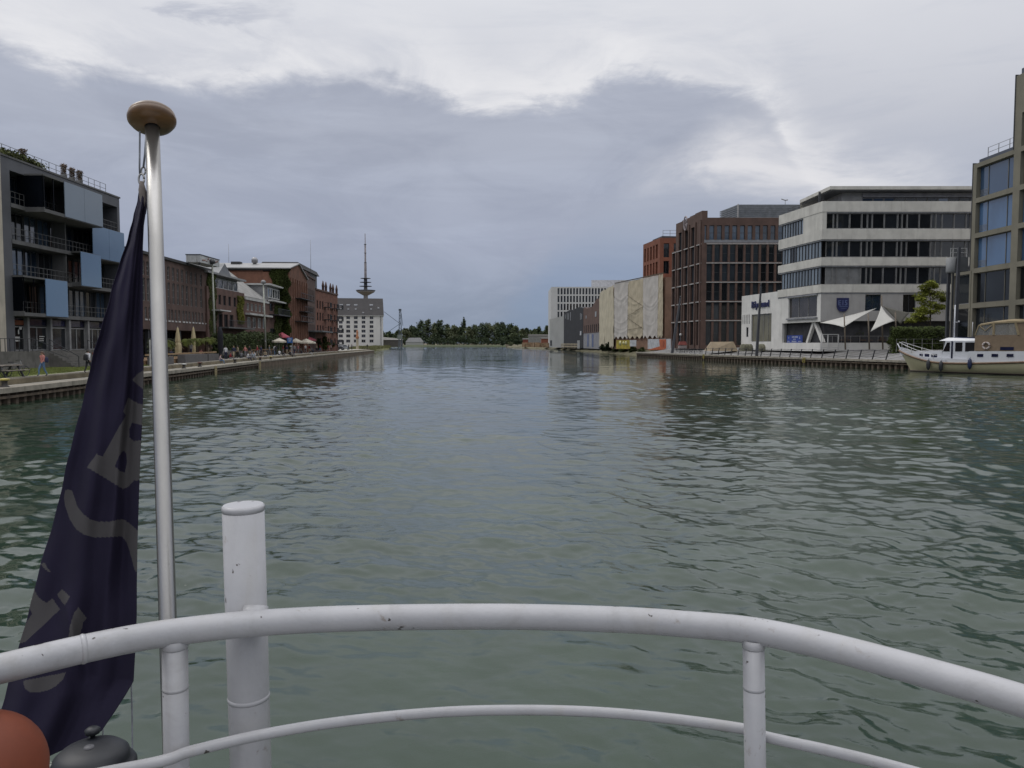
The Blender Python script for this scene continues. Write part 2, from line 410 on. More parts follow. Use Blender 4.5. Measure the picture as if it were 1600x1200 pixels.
# ------------------------------------------------------------------ water
def build_water():
    rs = list(np.exp(np.arange(math.log(2.5), math.log(80), .0045)))
    r = rs[-1]; st = r * .0045
    while r < 1600:
        st *= 1.045; r += st; rs.append(r)
    rs = np.array(rs)
    a_f = np.arange(-52, 52.01, .13); a_c = np.arange(57, 308, 5.0)
    an = np.radians(np.concatenate([a_f, a_c]))
    nr, na = len(rs), len(an)
    Rg, Ag = np.meshgrid(rs, an, indexing='ij')
    X = Rg * np.sin(Ag); Y = Rg * np.cos(Ag)
    dr = np.gradient(rs)[:, None] * np.ones((1, na))
    fine = (np.degrees(Ag) <= 52.1)
    sp = np.maximum(dr, Rg * math.radians(.13))
    Zt = np.zeros_like(X)
    rg = np.random.RandomState(3)
    # slow patches: calmer lane down the middle of the basin, livelier water to the sides
    patch = .92 + .45 * np.sin(X * .13 + 1.6 * np.sin(Y * .06)) * np.sin(Y * .11 + 1.2 * np.sin(X * .09)) + .38 * np.sin(X * .43 + 2.2 * np.sin(Y * .19 + 1)) * np.sin(Y * .36 + 1.7 * np.sin(X * .31 + 2))
    patch = np.clip(patch, .22, 1.9)
    lane = 1 - .35 * np.exp(-((X + 1.0) / (2.5 + Y * .035)) ** 2)
    for i in range(120):
        lam = math.exp(rg.uniform(math.log(.18), math.log(1.6)) if i % 6 else rg.uniform(math.log(2), math.log(6)))
        k = 2 * math.pi / lam
        th = rg.normal(0.25, .75) + (math.pi if rg.rand() < .3 else 0)
        amp = .0020 * lam ** .95 * (1 if lam < 2 else .7) * rg.uniform(.5, 1.5)
        fade = np.clip((lam / sp - 2.0) / 1.5, 0, 1)
        bend = .35 * np.sin(X * .21 + i) + .35 * np.sin(Y * .17 + 2.1 * i)
        ph = k * (X * math.sin(th) + Y * math.cos(th)) + rg.uniform(0, 6.28) + bend * 2
        s_ = np.sin(ph)
        Zt += amp * fade * (s_ - .25 * np.cos(2 * ph))
    # eddies of the wake close astern
    wake = np.exp(-((X + .3) / 3.2) ** 2) * np.exp(-((Y - 8) / 8.0) ** 2)
    for i in range(26):
        cx, cy = rg.uniform(-3.8, 3.8), rg.uniform(4.5, 20)
        rr = np.hypot(X - cx, (Y - cy) * .8)
        Zt += .0055 * wake * np.sin(rr * rg.uniform(9, 16) + i) * np.exp(-rr / 1.5)
    Zt *= patch * lane * 1.25
    Zt[~fine] = 0
    V = np.stack([X, Y, Zt], -1).reshape(-1, 3)
    V = np.vstack([V, [[0, 0, 0]]])
    ii = np.arange(nr - 1)[:, None]; jj = np.arange(na)[None, :]; j2 = (jj + 1) % na
    Fq = np.stack([ii * na + jj, ii * na + j2, (ii + 1) * na + j2, (ii + 1) * na + jj], -1).reshape(-1, 4)
    j = np.arange(na); Ft = np.stack([np.full(na, nr * na), (j + 1) % na, j], -1)
    me = bpy.data.meshes.new('water')
    nq, ntri = len(Fq), len(Ft)
    me.vertices.add(len(V)); me.vertices.foreach_set('co', V.ravel())
    me.loops.add(nq * 4 + ntri * 3); me.loops.foreach_set('vertex_index', np.concatenate([Fq[:, ::-1].ravel(), Ft.ravel()]).astype(np.int32))
    me.polygons.add(nq + ntri)
    me.polygons.foreach_set('loop_start', np.concatenate([np.arange(nq) * 4, nq * 4 + np.arange(ntri) * 3]).astype(np.int32))
    me.polygons.foreach_set('use_smooth', np.ones(nq + ntri, bool))
    me.update(calc_edges=True); me.validate()
    o = bpy.data.objects.new('water', me); COL.objects.link(o); o['kind'] = 'structure'
    m = bpy.data.materials.new('harbour_water'); m.use_nodes = True
    b = m.node_tree.nodes['Principled BSDF']; q = NG(m.node_tree)
    geo = q.n('ShaderNodeNewGeometry'); pos = geo.outputs['Position']
    def mp(sc, rz=0):
        x = q.n('ShaderNodeMapping'); q.lk(pos, x.inputs[0]); x.inputs['Scale'].default_value = sc; x.inputs['Rotation'].default_value = (0, 0, rz)
        return x.outputs[0]
    murk = q.noise(mp((.12, .08, 1)), 1.0, 5, .6, .8)
    q.lk(q.mix(q.ss(murk, .3, .7), (.018, .034, .022, 1), (.027, .049, .031, 1)), b.inputs['Base Color'])
    b.inputs['Roughness'].default_value = .015; b.inputs['IOR'].default_value = 1.5
    # ripples too fine for the mesh; wind patches modulate them
    wind = q.ss(q.noise(mp((.05, .09, 1), .2), 1.0, 4, .6, .6), .32, .66)
    n_a = q.noise(mp((4.0, 8.5, 1), .12), 1.0, 5, .62, .6)
    n_b = q.noise(mp((1.1, 2.0, 1), -.1), 1.0, 6, .66, .8)
    n_c = q.noise(mp((.28, .6, 1), .05), 1.0, 4, .6, .6)
    fine = q.noise(mp((9, 15, 1), .5), 1.0, 4, .6, .4)
    gust = q.ss(q.noise(mp((.16, .22, 1), .1), 1.0, 4, .6, .5), .42, .62)
    n_a = q.m('ADD', n_a, q.m('MULTIPLY', q.m('MULTIPLY', fine, gust), .75))
    h = q.m('ADD', q.m('MULTIPLY', n_a, .0050), q.m('ADD', q.m('MULTIPLY', n_b, .010), q.m('MULTIPLY', n_c, .015)))
    # open water beyond the basin mouth is ruffled by the wind
    sy = q.n('ShaderNodeSeparateXYZ'); q.lk(pos, sy.inputs[0])
    far = q.ss(sy.outputs[1], 130, 330)
    h = q.m('MULTIPLY', h, q.m('MULTIPLY_ADD', far, 4.0, 1.0))
    bp = q.n('ShaderNodeBump'); bp.inputs['Distance'].default_value = 1.0
    q.lk(q.m('MULTIPLY_ADD', wind, .75, .25), bp.inputs['Strength'])
    q.lk(h, bp.inputs['Height']); q.lk(bp.outputs[0], b.inputs['Normal'])
    me.materials.append(m)
build_water()

# ------------------------------------------------------------------ land and quays
paving = mat('paving_concrete', (.30, .285, .25), .85, var=.2, scale=1.5, stain=.3, bump=.004)
paving_dark = mat('paving_slabs', (.23, .225, .22), .85, var=.15, scale=2.0, stain=.2)
concrete = mat('quay_concrete', (.27, .245, .20), .85, var=.22, scale=1.2, stain=.5, bump=.004)
dark_conc = mat('wet_concrete', (.13, .12, .10), .7, var=.3, scale=1.5, stain=.5)
pile_mat = mat('pile_steel', (.115, .085, .060), .75, var=.45, scale=2.5, stain=.5, bump=.004)
pile_shade = mat('pile_steel_shade', (.035, .030, .026), .9, var=.3, scale=2)  # darker copy: shade between the ribs put into the colour
earth = mat('earth', (.15, .125, .08), .95, var=.35, scale=.6, bump=.05)
grass_m = mat('lawn', (.115, .135, .04), .95, var=.3, scale=1.2, bump=.03, bscale=14)
ZL, ZU, ZR, ZP = .9, 1.25, 1.1, 2.35
EL_ = [(-26.0, -40), (-27.0, 15)] + [tuple(PZ(a, b, ZL)[:2]) for a, b in ((10, 606), (141, 592), (266, 579), (403, 564))]
EL_ += [(-39.5, 160), (-46.5, 255)]
ER_ = [(88, -40), (70, 50), (60, 76), (49.4, 96.5)] + [tuple(PZ(a, b, ZR)[:2]) for a, b in ((1278, 559.3), (1158, 555.8), (1050, 552.2), (994, 550))]
FARL = [(-52, 275), (-60, 340), (-66, 410), (-75, 470), (-110, 640), (-120, 760)]
FARR = [tuple(PZ(a, b, 0)[:2]) for a, b in ((960, 553.2), (925, 550.5), (880, 547), (860, 545.2), (825, 543.8), (790, 542.2))]

def offs(poly, d):
    """polyline moved sideways by d (left of travel positive)"""
    out = []
    for i, p in enumerate(poly):
        a = Vector(poly[max(i - 1, 0)]); b = Vector(poly[min(i + 1, len(poly) - 1)])
        u = (b - a).normalized(); out.append((p[0] - u.y * d, p[1] + u.x * d))
    return out
def strip(mb, pa, pb, za, zb, mi=0):
    for i in range(len(pa) - 1):
        mb.add([(*pa[i], za), (*pa[i + 1], za), (*pb[i + 1], zb), (*pb[i], zb)], [(0, 1, 2, 3)], mi)
def land():
    g_ = MB()
    # left bank, right bank and the far shore, each a body of ground reaching the horizon
    LW = offs(EL_, 1.45)
    g_.prism([tuple(p) for p in LW] + [(-110, 275), (-130, 800), (-4000, 800), (-4000, -400), (-26, -400)], -1.5, ZU - .05)
    g_.prism([(90, -400)] + offs(ER_, -12) + [(48, 225), (4000, 230), (4000, -400)], -1.5, ZP - .05)
    g_.prism([(-110, 275), (-62, 275), (-68, 345), (-74, 415), (-85, 475), (-120, 640), (-130, 800)], -1.5, 1.1)
    rr = [(48, 226), (42, 236), (39, 260), (36, 300), (33, 360), (31, 430), (20, 520), (6, 640), (-6, 720)]
    g_.prism(rr + [(0, 801), (4000, 801), (4000, 231)], -1.5, 1.9)
    g_.prism([(-4000, 802), (4000, 802), (4000, 4000), (-4000, 4000)], -1.5, 1.3)
    o = g_.build('ground', earth); o['kind'] = 'structure'
    # rough banks that slope into the water beyond the quays
    b_ = MB()
    rg = random.Random(5)
    def bank(edge_, inner, z_in, name, m_):
        mb = MB()
        # resample
        pts = []
        for i in range(len(edge_) - 1):
            a, b = Vector(edge_[i]), Vector(edge_[i + 1]); c, d = Vector(inner[i]), Vector(inner[i + 1])
            n = max(2, int((b - a).length / 3))
            for k in range(n): t = k / n; pts.append((a.lerp(b, t), c.lerp(d, t)))
        pts.append((Vector(edge_[-1]), Vector(inner[-1])))
        M = 7; vs = []
        for a, b in pts:
            for k in range(M):
                t = k / (M - 1); p = a.lerp(b, t)
                z = -.4 + (z_in + .45) * (1 - (1 - t) ** 2.2) + (rg.uniform(-.18, .18) if 0 < k < M - 1 else 0)
                vs.append((p.x + rg.uniform(-.3, .3), p.y + rg.uniform(-.3, .3), z))
        n = len(pts)
        mb.add(vs, [(i * M + k, (i + 1) * M + k, (i + 1) * M + k + 1, i * M + k + 1) for i in range(n - 1) for k in range(M - 1)], 0, True)
        o = mb.build(name, m_); o['kind'] = 'structure'
    bank([(-46.5, 255.5)] + FARL, [(-62, 258), (-62, 276), (-68, 345), (-74, 415), (-85, 475), (-120, 640), (-132, 800)], 1.15, 'river_bank', mat('rough_bank', (.13, .13, .06), .95, var=.4, scale=.5, bump=.05))
    e2 = [ER_[-1]] + FARR
    i2 = [(48, 224), (42, 236), (39, 300), (36, 380), (33, 430), (20, 520), (6, 640)]
    bank(e2, i2, 1.95, 'river_bank', mat('rough_bank_right', (.11, .10, .055), .95, var=.4, scale=.5, bump=.05))
    bank([(-120, 752), (-60, 772), (0, 775), (40, 780)], [(-132, 803), (-60, 803), (0, 803), (40, 803)], 1.35, 'river_bank', mat('far_bank', (.05, .062, .026), .95, var=.4, scale=.3))
land()

def sheet_wall(name, path, side, z_top, z_bot, pitch, depth, label, steps=True, cap_m=None, cap_h=.28, cap_w=.9, lip=.16):
    """sheet-pile quay wall: folded steel wall below a concrete capping beam. side=+1 land lies left of travel"""
    t = thing(name, label, 'quay wall', (*path[0], 0))
    fp = [Vector(p) for p in path]; L = [0]
    for i in range(len(fp) - 1): L.append(L[-1] + (fp[i + 1] - fp[i]).length)
    def at(s):
        for i in range(len(L) - 1):
            if s <= L[i + 1] or i == len(L) - 2:
                u = (fp[i + 1] - fp[i]).normalized(); p = fp[i] + u * (s - L[i]); return p, Vector((-u.y, u.x)) * side
    mb = MB(); vs = []; mis = []
    s = 0.0
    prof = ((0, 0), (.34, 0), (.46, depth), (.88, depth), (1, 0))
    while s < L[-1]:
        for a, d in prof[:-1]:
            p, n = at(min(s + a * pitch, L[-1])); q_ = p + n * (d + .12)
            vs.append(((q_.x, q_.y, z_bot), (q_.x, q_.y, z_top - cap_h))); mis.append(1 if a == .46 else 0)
        s += pitch
    o = []; 
    for a, b in vs: o += [a, b]
    for i in range(len(vs) - 1):
        mb.add([o[2 * i], o[2 * i + 2], o[2 * i + 3], o[2 * i + 1]], [(0, 1, 2, 3)], mis[i])
    mb.build('sheet_piling', [pile_mat, pile_shade], t)
    cb = MB(); w = MB()
    A = path; B = offs(path, side * cap_w)
    A2 = offs(path, -side * lip)
    for i in range(len(path) - 1):
        r = [A2[i], A2[i + 1], B[i + 1], B[i]]
        cb.prism(r, z_top - cap_h, z_top)
    cb.build('capping_beam', cap_m or concrete, t)
    # horizontal steel waler low on the piles
    for i in range(len(path) - 1):
        r = [offs(path, -side * .05)[i], offs(path, -side * .05)[i + 1], offs(path, side * .1)[i + 1], offs(path, side * .1)[i]]
        w.prism(r, z_top - cap_h - .30, z_top - cap_h - .16)
    w.build('waler', pile_mat, t)
    return t, at, L[-1]
qlp = EL_[:6] + [(-37.0, 122)]
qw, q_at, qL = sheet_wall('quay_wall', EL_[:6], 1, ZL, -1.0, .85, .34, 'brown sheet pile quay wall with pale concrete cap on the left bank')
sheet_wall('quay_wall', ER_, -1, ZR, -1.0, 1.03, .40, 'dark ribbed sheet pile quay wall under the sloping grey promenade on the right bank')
# the older plain wall further up the left bank
t = thing('quay_wall', 'older plain brown masonry quay wall beyond the sheet piles on the left bank', 'quay wall', (*EL_[5], 0))
mb = MB(); A = EL_[5:]; Bq = offs(A, .5)
for i in range(len(A) - 1): mb.prism([A[i], A[i + 1], Bq[i + 1], Bq[i]], -1, ZL - .2)
mb.build('wall_face', mat('old_quay_brick', (.115, .085, .06), .9, var=.35, scale=.8, stain=.5), t)
mb = MB(); A1 = offs(A, -.06); B1 = offs(A, 1.0)
for i in range(len(A) - 1): mb.prism([A1[i], A1[i + 1], B1[i + 1], B1[i]], ZL - .197, ZL)
mb.build('coping', concrete, t)

# left promenade: lower walk, low retaining wall, upper paving, lawn
mb = MB()
a, b = offs(EL_, .9), offs(EL_, 1.5)
for i in range(len(a) - 1): mb.prism([a[i], a[i + 1], b[i + 1], b[i]], -1, ZL - .012)
o = mb.build('quay_walk', paving); o['kind'] = 'structure'
mb = MB(); a, b = offs(EL_, 1.5), offs(EL_, 1.9)
tt = thing('low_wall', 'long low concrete retaining wall along the left quay walk, lawn and terraces behind it', 'wall', (*a[0], 0))
for i in range(len(a) - 1):
    mb.prism([a[i], a[i + 1], b[i + 1], b[i]], ZL - .2, ZU + .03)
mb.build('wall_body', concrete, tt)
mb = MB(); a = offs(EL_, 1.9); b = offs(EL_, 30)
for i in range(1, len(a) - 1):
    mb.add([(*a[i], ZU), (*a[i + 1], ZU), (*b[i + 1], ZU), (*b[i], ZU)], [(0, 1, 2, 3)])
o = mb.build('promenade', paving); o['kind'] = 'structure'

# lawn in front of the modern block: displaced tufts as real blades
def lawn():
    mb = MB(); a = offs(EL_[:4], 1.95); a = [(-28.9, 18)] + a[2:4]
    ring = [(-28.9, 20), a[1], a[2], (-39, 80.5), (-37.5, 62), (-38, 20)]
    mb.add([(p[0], p[1], ZU + .006) for p in ring], [tuple(range(len(ring)))])
    o = mb.build('lawn', grass_m); o['kind'] = 'stuff'
    rg = random.Random(2); bl = MB(); vs = []; fs = []
    for i in range(26000):
        y = rg.uniform(34, 70); x = rg.uniform(-38.4, -28.5 - (y - 40) * .10 - 1.3)
        h = rg.uniform(.04, .12); w = .02; an = rg.uniform(0, 3.14); dx, dy = math.cos(an) * w, math.sin(an) * w
        k = len(vs); vs += [(x - dx, y - dy, ZU), (x + dx, y + dy, ZU), (x + rg.uniform(-.05, .05), y + rg.uniform(-.05, .05), ZU + h)]; fs.append((k, k + 1, k + 2))
    bl.add(vs, fs)
    g2 = bl.build('grass', mat('grass_blades', (.15, .175, .045), .9, var=.3, scale=.6)); g2['kind'] = 'stuff'
lawn()

# right promenade: level strip at the edge then broad sloping slabs
mb = MB(); e0, e1, e2 = offs(ER_, -.9), offs(ER_, -3.2), offs(ER_, -12.2)
strip(mb, e0, e1, ZR - .01, ZR - .01); strip(mb, e1, e2, ZR - .01, ZP)
o = mb.build('promenade', paving_dark); o['kind'] = 'structure'
mb = MB()
n_ = 90
for i in range(len(ER_) - 1):
    L_ = (Vector(ER_[i + 1]) - Vector(ER_[i])).length
    k_ = max(1, int(L_ / 2.6))
    for k in range(k_):
        t0 = k / k_
        p = Vector(e1[i]).lerp(Vector(e1[i + 1]), t0); r_ = Vector(e2[i]).lerp(Vector(e2[i + 1]), t0)
        mb.bar((p.x, p.y, ZR + .0), (r_.x, r_.y, ZP + .01), .06, .03)
o = mb.build('promenade_joints', dark_conc); o['kind'] = 'structure'

# ------------------------------------------------------------------ foreground: the stern of the tour boat
ZRAIL = 2.84
def catmull(pts, n=10):
    P = [Vector(p) for p in pts]; P = [P[0] * 2 - P[1]] + P + [P[-1] * 2 - P[-2]]; out = []
    for i in range(1, len(P) - 2):
        for k in range(n):
            t = k / n; a, b, c, d = P[i - 1], P[i], P[i + 1], P[i + 2]
            out.append(.5 * ((2 * b) + (c - a) * t + (2 * a - 5 * b + 4 * c - d) * t * t + (3 * b - a - 3 * c + d) * t ** 3))
    out.append(P[-2]); return out
boat = thing('tour_boat', 'white tubular stern railing and mooring post of the tour boat in the foreground', 'boat', (0, 0.6, 0))
rail_px = [(-260, 1110), (-120, 1073), (0, 1045), (130, 1014), (250, 991), (400, 974), (560, 966), (780, 963.5), (960, 968), (1080, 976), (1180, 986), (1290, 1009), (1400, 1038), (1500, 1066), (1600, 1096), (1760, 1150), (1950, 1220)]
rp = catmull([PZ(a, b, ZRAIL) for a, b in rail_px], 10)
mb = MB(); mb.tube(rp, .0212, 20)
for (px, py) in ((110, 1019), (128, 1014.5)):       # weld beads on the rail
    p = PZ(px, py, ZRAIL)
i_ = min(range(len(rp)), key=lambda i: (rp[i] - PZ(128, 1014, ZRAIL)).length)
mb.tube([rp[i_] - (rp[i_ + 1] - rp[i_]).normalized() * .004, rp[i_], rp[i_] + (rp[i_ + 1] - rp[i_]).normalized() * .004], [.0213, .0226, .0213], 20)
mb.build('top_rail', white_paint, boat)
ZR2 = 2.66
low_px = [(-160, 1320), (60, 1232), (250, 1190), (300, 1173.5), (420, 1146), (540, 1127), (680, 1113.5), (800, 1109.5), (920, 1112), (1040, 1122), (1165, 1139.5), (1200, 1152), (1300, 1174), (1400, 1199), (1560, 1246), (1700, 1300)]
# the lower bar hangs under the top rail: same plan curve
def under(px, py, z):
    return PZ(px, py, z)
lp_ = catmull([under(a, b, ZR2) for a, b in low_px], 8)
mb = MB(); mb.tube(lp_, .0088, 14); mb.build('lower_rail', white_paint, boat)
def post(px_top, py_top, px_bot, py_bot, r, name='rail_post'):
    a = PZ(px_top, py_top, ZRAIL); b = PY(px_bot, py_bot, a.y)
    d = (b - a).normalized(); e = a + d * 1.05
    mb = MB(); mb.tube([a + d * .012, a + d * .30, a + d * .302, a + d * 1.05], [r, r, r, r], 20)
    mb.tube([a + d * .012, a + d * .024, a + d * .027], [r * 1.06, r * 1.06, r * 1.0], 20)      # weld to the rail
    for zz_ in (.085, .09):
        pass
    mb.tube([a + d * .088, a + d * .091, a + d * .094], [r, r * 1.04, r], 20)
    mb.build(name, white_paint, boat)
post(273, 987, 276, 1200, .0195)
post(1177, 987, 1180, 1200, .0170)
# thick mooring post standing just outside the rail
pm = PZ(388, 974, ZRAIL); pm = Vector((pm.x, pm.y + .062, ZRAIL))
D_ = pm.y
top = PY(380, 790, D_); bot = PY(392, 1200, D_)
d = (bot - top).normalized()
mb = MB(); rr = .0345
mb.tube([top, top + d * .35, top + d * .353, top + d * 1.5], [rr, rr, rr, rr], 28, cap=True)
mb.tube([top - d * .002, top + d * .003, top + d * .010], [rr * .95, rr * 1.03, rr * 1.0], 28)
for w_ in (.335,):
    mb.tube([top + d * (w_ - .004), top + d * w_, top + d * (w_ + .004)], [rr, rr * 1.04, rr], 28)
# bracket that ties it to the rail
c_ = PY(400, 952, D_ - .03)
mb.tube([c_ + Vector((0, .0, .006)), c_ + Vector((.0, -.01, -.016))], [.020, .026], 12)
mb.build('mooring_post', white_paint, boat)
hull_m = mat('boat_hull_paint', (.55, .55, .56), .45, var=.08, scale=2)
mb = MB()
ring = [(-1.9, -6), (1.9, -6), (1.75, .2), (1.3, .75), (.6, 1.02), (-.2, 1.04), (-.9, .8), (-1.6, .3)]
mb.prism(ring, 1.62, 1.68); mb.build('deck', mat('boat_deck', (.3, .3, .3), .8), boat)
ring2 = [(x * .96, y - .05) for x, y in ring]
mb = MB(); mb.prism([(x * .94, y * .94 - .12) for x, y in ring], -.3, 1.6); mb.build('hull', hull_m, boat)

# ------------------------------------------------------------------ flagstaff
steel = mat('brushed_steel', (.40, .39, .375), .30, metal=.95, var=.06, scale=3, vscale=(8, 8, .6), bump=.0003, bscale=40)
wood_k = mat('varnished_wood', (.15, .075, .028), .38, var=.35, scale=14, vscale=(1, 1, 4), coat=.3)
fs = thing('flagpole', 'slightly leaning stainless steel flagpole with turned brown wooden knob on the stern', 'flagpole', (-.6, 1.35, 1.6))
pt = PY(237.5, 188, 1.72); pb = PY(262.5, 975, 1.36)
dd = (pb - pt).normalized()
mb = MB(); 
mb.tube([pt, pt + dd * .3, pt + dd * .7, pb, pb + dd * .75], [.0150, .0153, .0154, .0155, .0155], 26)
mb.build('pole', steel, fs)
mb = MB()
kc = pt - dd * .004
prof = [(.016, -.020), (.020, -.019), (.034, -.0185), (.047, -.013), (.0540, -.005), (.0548, .001), (.0530, .003), (.0533, .005), (.0515, .010), (.044, .016), (.030, .021), (.014, .0235), (0, .024)]
mb.lathe([(a_ * .93 if a_ > .03 else a_, b_ * 1.12) for a_, b_ in prof], kc, 40, axis=-dd)
mb.build('knob', wood_k, fs)
rope_m = mat('halyard_rope', (.16, .17, .19), .85, var=.3, scale=40)
hal = MB()
def FP(px, py, D=1.5): return PY(px, py, D)
hal.tube([FP(218.5, 205, 1.70), FP(218, 262, 1.69), FP(218.5, 272, 1.69)], .0020, 8)
hal.tube([FP(229, 205, 1.71), FP(226.5, 240, 1.70), FP(224, 262, 1.69)], .0022, 8)
hal.tube([FP(205, 1062, 1.47), FP(206.5, 1120, 1.45), FP(207, 1185, 1.43), FP(207, 1300, 1.40)], .0016, 8)
hal.tube([FP(161, 1138, 1.46), FP(160, 1180, 1.45), FP(160, 1260, 1.44)], .0013, 8)
hal.build('halyard', rope_m, fs)
sh = MB()
ringp = [FP(221 + 4.2 * math.cos(t), 280 + 8.5 * math.sin(t), 1.69) for t in [k * math.pi / 8 for k in range(17)]]
sh.tube(ringp, .0022, 8); 
ringp = [FP(224 + 3.2 * math.cos(t), 267 + 6 * math.sin(t), 1.695) for t in [k * math.pi / 8 for k in range(17)]]
sh.tube(ringp, .0018, 8)
sh.build('shackle', steel, fs)

# ------------------------------------------------------------------ the furled flag
def flag():
    Lp = [(217.5, 288), (216, 305), (212, 330), (206, 352), (196, 385), (184, 425), (172, 465), (160, 505), (148, 550), (136, 598), (124, 645), (111, 700), (98, 755), (83, 815), (66, 875), (50, 935), (36, 985), (22, 1040), (7, 1090), (-12, 1150), (-40, 1240)]
    Rp = [(225, 288), (229, 302), (228, 325), (224, 352), (222.5, 385), (222, 425), (222.5, 470), (223, 520), (224, 570), (223, 620), (221, 670), (218, 730), (216, 790), (214, 850), (213, 915), (213, 960), (211, 1010), (208, 1064), (196, 1085), (178, 1113), (158, 1142)]
    NT, NS = 620, 150
    tt = np.linspace(0, len(Lp) - 1, NT); k = np.arange(len(Lp))
    L = np.array(Lp, float); Rr = np.array(Rp, float)
    lx, ly = np.interp(tt, k, L[:, 0]), np.interp(tt, k, L[:, 1])
    rx, ry = np.interp(tt, k, Rr[:, 0]), np.interp(tt, k, Rr[:, 1])
    s = np.linspace(0, 1, NS)[None, :]
    wob = .8 * np.sin(tt * 2.1) + .5 * np.sin(tt * 5.3)
    px = (lx + wob)[:, None] * (1 - s) + rx[:, None] * s; py = ly[:, None] * (1 - s) + ry[:, None] * s
    T = (tt / tt[-1])[:, None] * np.ones_like(s)
    Dp = 1.69 - .27 * T ** .8
    S_ = s * np.ones_like(T)
    w = np.clip(T * 6, .12, 1)
    fold = .020 * np.sin(2 * math.pi * (S_ * 1.35 + .18 * T + .1)) + .009 * np.sin(2 * math.pi * (S_ * 3.1 - 1.1 * T + .3)) * (.4 + T)
    fold += .012 * np.exp(-((S_ - .86) / .07) ** 2) - .010 * np.exp(-((S_ - .70) / .05) ** 2)
    fold += .012 * np.exp(-((S_ - .35 - (T - .76) * 2.2) / .05) ** 2) * np.exp(-((T - .80) / .07) ** 2) * -1.6
    fold += .004 * np.sin(2 * math.pi * (2.2 * S_ + 5 * T))
    Dp = Dp + fold * w * .55
    u = (px - 800) / F_PX; v = (600 - py) / F_PX
    dy = math.cos(PITCH) + v * math.sin(PITCH); dz = -math.sin(PITCH) + v * math.cos(PITCH)
    t_ = Dp / dy
    V = np.stack([u * t_, Dp, CAM_H + dz * t_], -1)
    polys = []
    z = lambda pts, sc, ox, oy: [(a / sc + ox, b / sc + oy) for a, b in pts]
    S7, S6 = 743 / 260, 1238 / 330
    polys.append((z([(590, 325), (612, 300), (650, 275), (650, 375), (640, 368)], S7, 0, 480), 1))
    polys.append((z([(550, 467), (572, 403), (602, 422), (660, 445), (660, 780), (600, 772), (575, 800), (550, 812), (388, 714), (432, 655), (458, 668), (500, 590), (562, 482)], S7, 0, 480), 1))
    polys.append((z([(590, 515), (640, 530), (640, 592), (600, 598), (578, 582), (577, 545)], S7, 0, 480), 0))
    polys.append((z([(550, 638), (564, 655), (567, 690), (557, 738), (535, 730), (513, 710), (530, 668)], S7, 0, 480), 0))
    polys.append((z([(285, 840), (292, 818), (308, 812), (322, 820), (333, 850), (345, 890), (370, 922), (400, 945), (440, 957), (490, 958), (530, 948), (555, 948), (585, 970), (615, 998), (615, 1195), (600, 1170), (585, 1110), (565, 1050), (545, 1023), (500, 1026), (430, 1028), (380, 1018), (340, 992), (310, 945), (292, 890)], S7, 0, 480), 1))
    polys.append((z([(195, 130), (205, 165), (225, 200), (250, 220), (275, 232), (308, 207), (352, 270), (300, 320), (240, 375), (200, 412), (150, 460), (95, 478), (130, 390), (178, 310), (190, 300), (172, 262), (168, 220)], S6, 0, 880), 1))
    polys.append((z([(335, 185), (362, 152), (410, 195), (380, 247), (358, 220)], S6, 0, 880), 1))
    polys.append((z([(460, 258), (480, 285), (508, 320), (488, 345), (476, 400), (464, 470), (400, 478), (402, 420), (415, 350), (435, 290)], S6, 0, 880), 1))
    polys.append((z([(135, 690), (385, 640), (370, 680), (330, 718), (290, 742), (235, 755), (180, 757), (145, 735)], S6, 0, 880), 1))
    polys.append((z([(238, 0), (262, 0), (280, 30), (298, 52), (280, 48), (256, 28)], S6, 0, 880), 1))
    cx = (px[:-1, :-1] + px[1:, 1:]) / 2; cy = (py[:-1, :-1] + py[1:, 1:]) / 2
    mi = np.zeros(cx.shape, np.int32)
    for P, val in polys:
        ins = np.zeros(cx.shape, bool); n = len(P)
        for i in range(n):
            x0, y0 = P[i]; x1, y1 = P[(i + 1) % n]
            if y0 == y1: continue
            c = ((y0 > cy) != (y1 > cy)) & (cx < (x1 - x0) * (cy - y0) / (y1 - y0) + x0)
            ins ^= c
        mi[ins] = val
    me = bpy.data.meshes.new('flag')
    ii = np.arange(NT - 1)[:, None]; jj = np.arange(NS - 1)[None, :]
    Fq = np.stack([ii * NS + jj, (ii + 1) * NS + jj, (ii + 1) * NS + jj + 1, ii * NS + jj + 1], -1).reshape(-1, 4)
    me.vertices.add(NT * NS); me.vertices.foreach_set('co', V.reshape(-1, 3).ravel())
    me.loops.add(len(Fq) * 4); me.loops.foreach_set('vertex_index', Fq.ravel().astype(np.int32))
    me.polygons.add(len(Fq)); me.polygons.foreach_set('loop_start', (np.arange(len(Fq)) * 4).astype(np.int32))
    cloth = mat('navy_flag_cloth', (.0135, .0108, .028), .85, var=.10, scale=6, bump=.0004, bscale=500, spec=.25)
    grey = mat('grey_flag_print', (.066, .062, .064), .85, var=.08, scale=6, bump=.0004, bscale=500, spec=.25)
    me.materials.append(cloth); me.materials.append(grey)
    me.polygons.foreach_set('material_index', mi.ravel()); me.polygons.foreach_set('use_smooth', np.ones(len(Fq), bool))
    me.update(calc_edges=True)
    o = bpy.data.objects.new('flag', me); COL.objects.link(o)
    md = o.modifiers.new('thick', 'SOLIDIFY'); md.thickness = .0012
    tag(o, 'long dark navy flag hanging folded beside the pole, grey letter B and swash on it', 'flag')
    # sleeve where the cloth is gathered
    mb = MB(); mb.tube([FP(221.5, 284, 1.675), FP(222, 298, 1.668), FP(225, 316, 1.662), FP(224.5, 334, 1.662)], [.0045, .0078, .0080, .005], 14, flat=.6)
    e = mb.build('sleeve', mat('sleeve_cloth', (.14, .12, .11), .9, var=.2, scale=30), o)
flag()

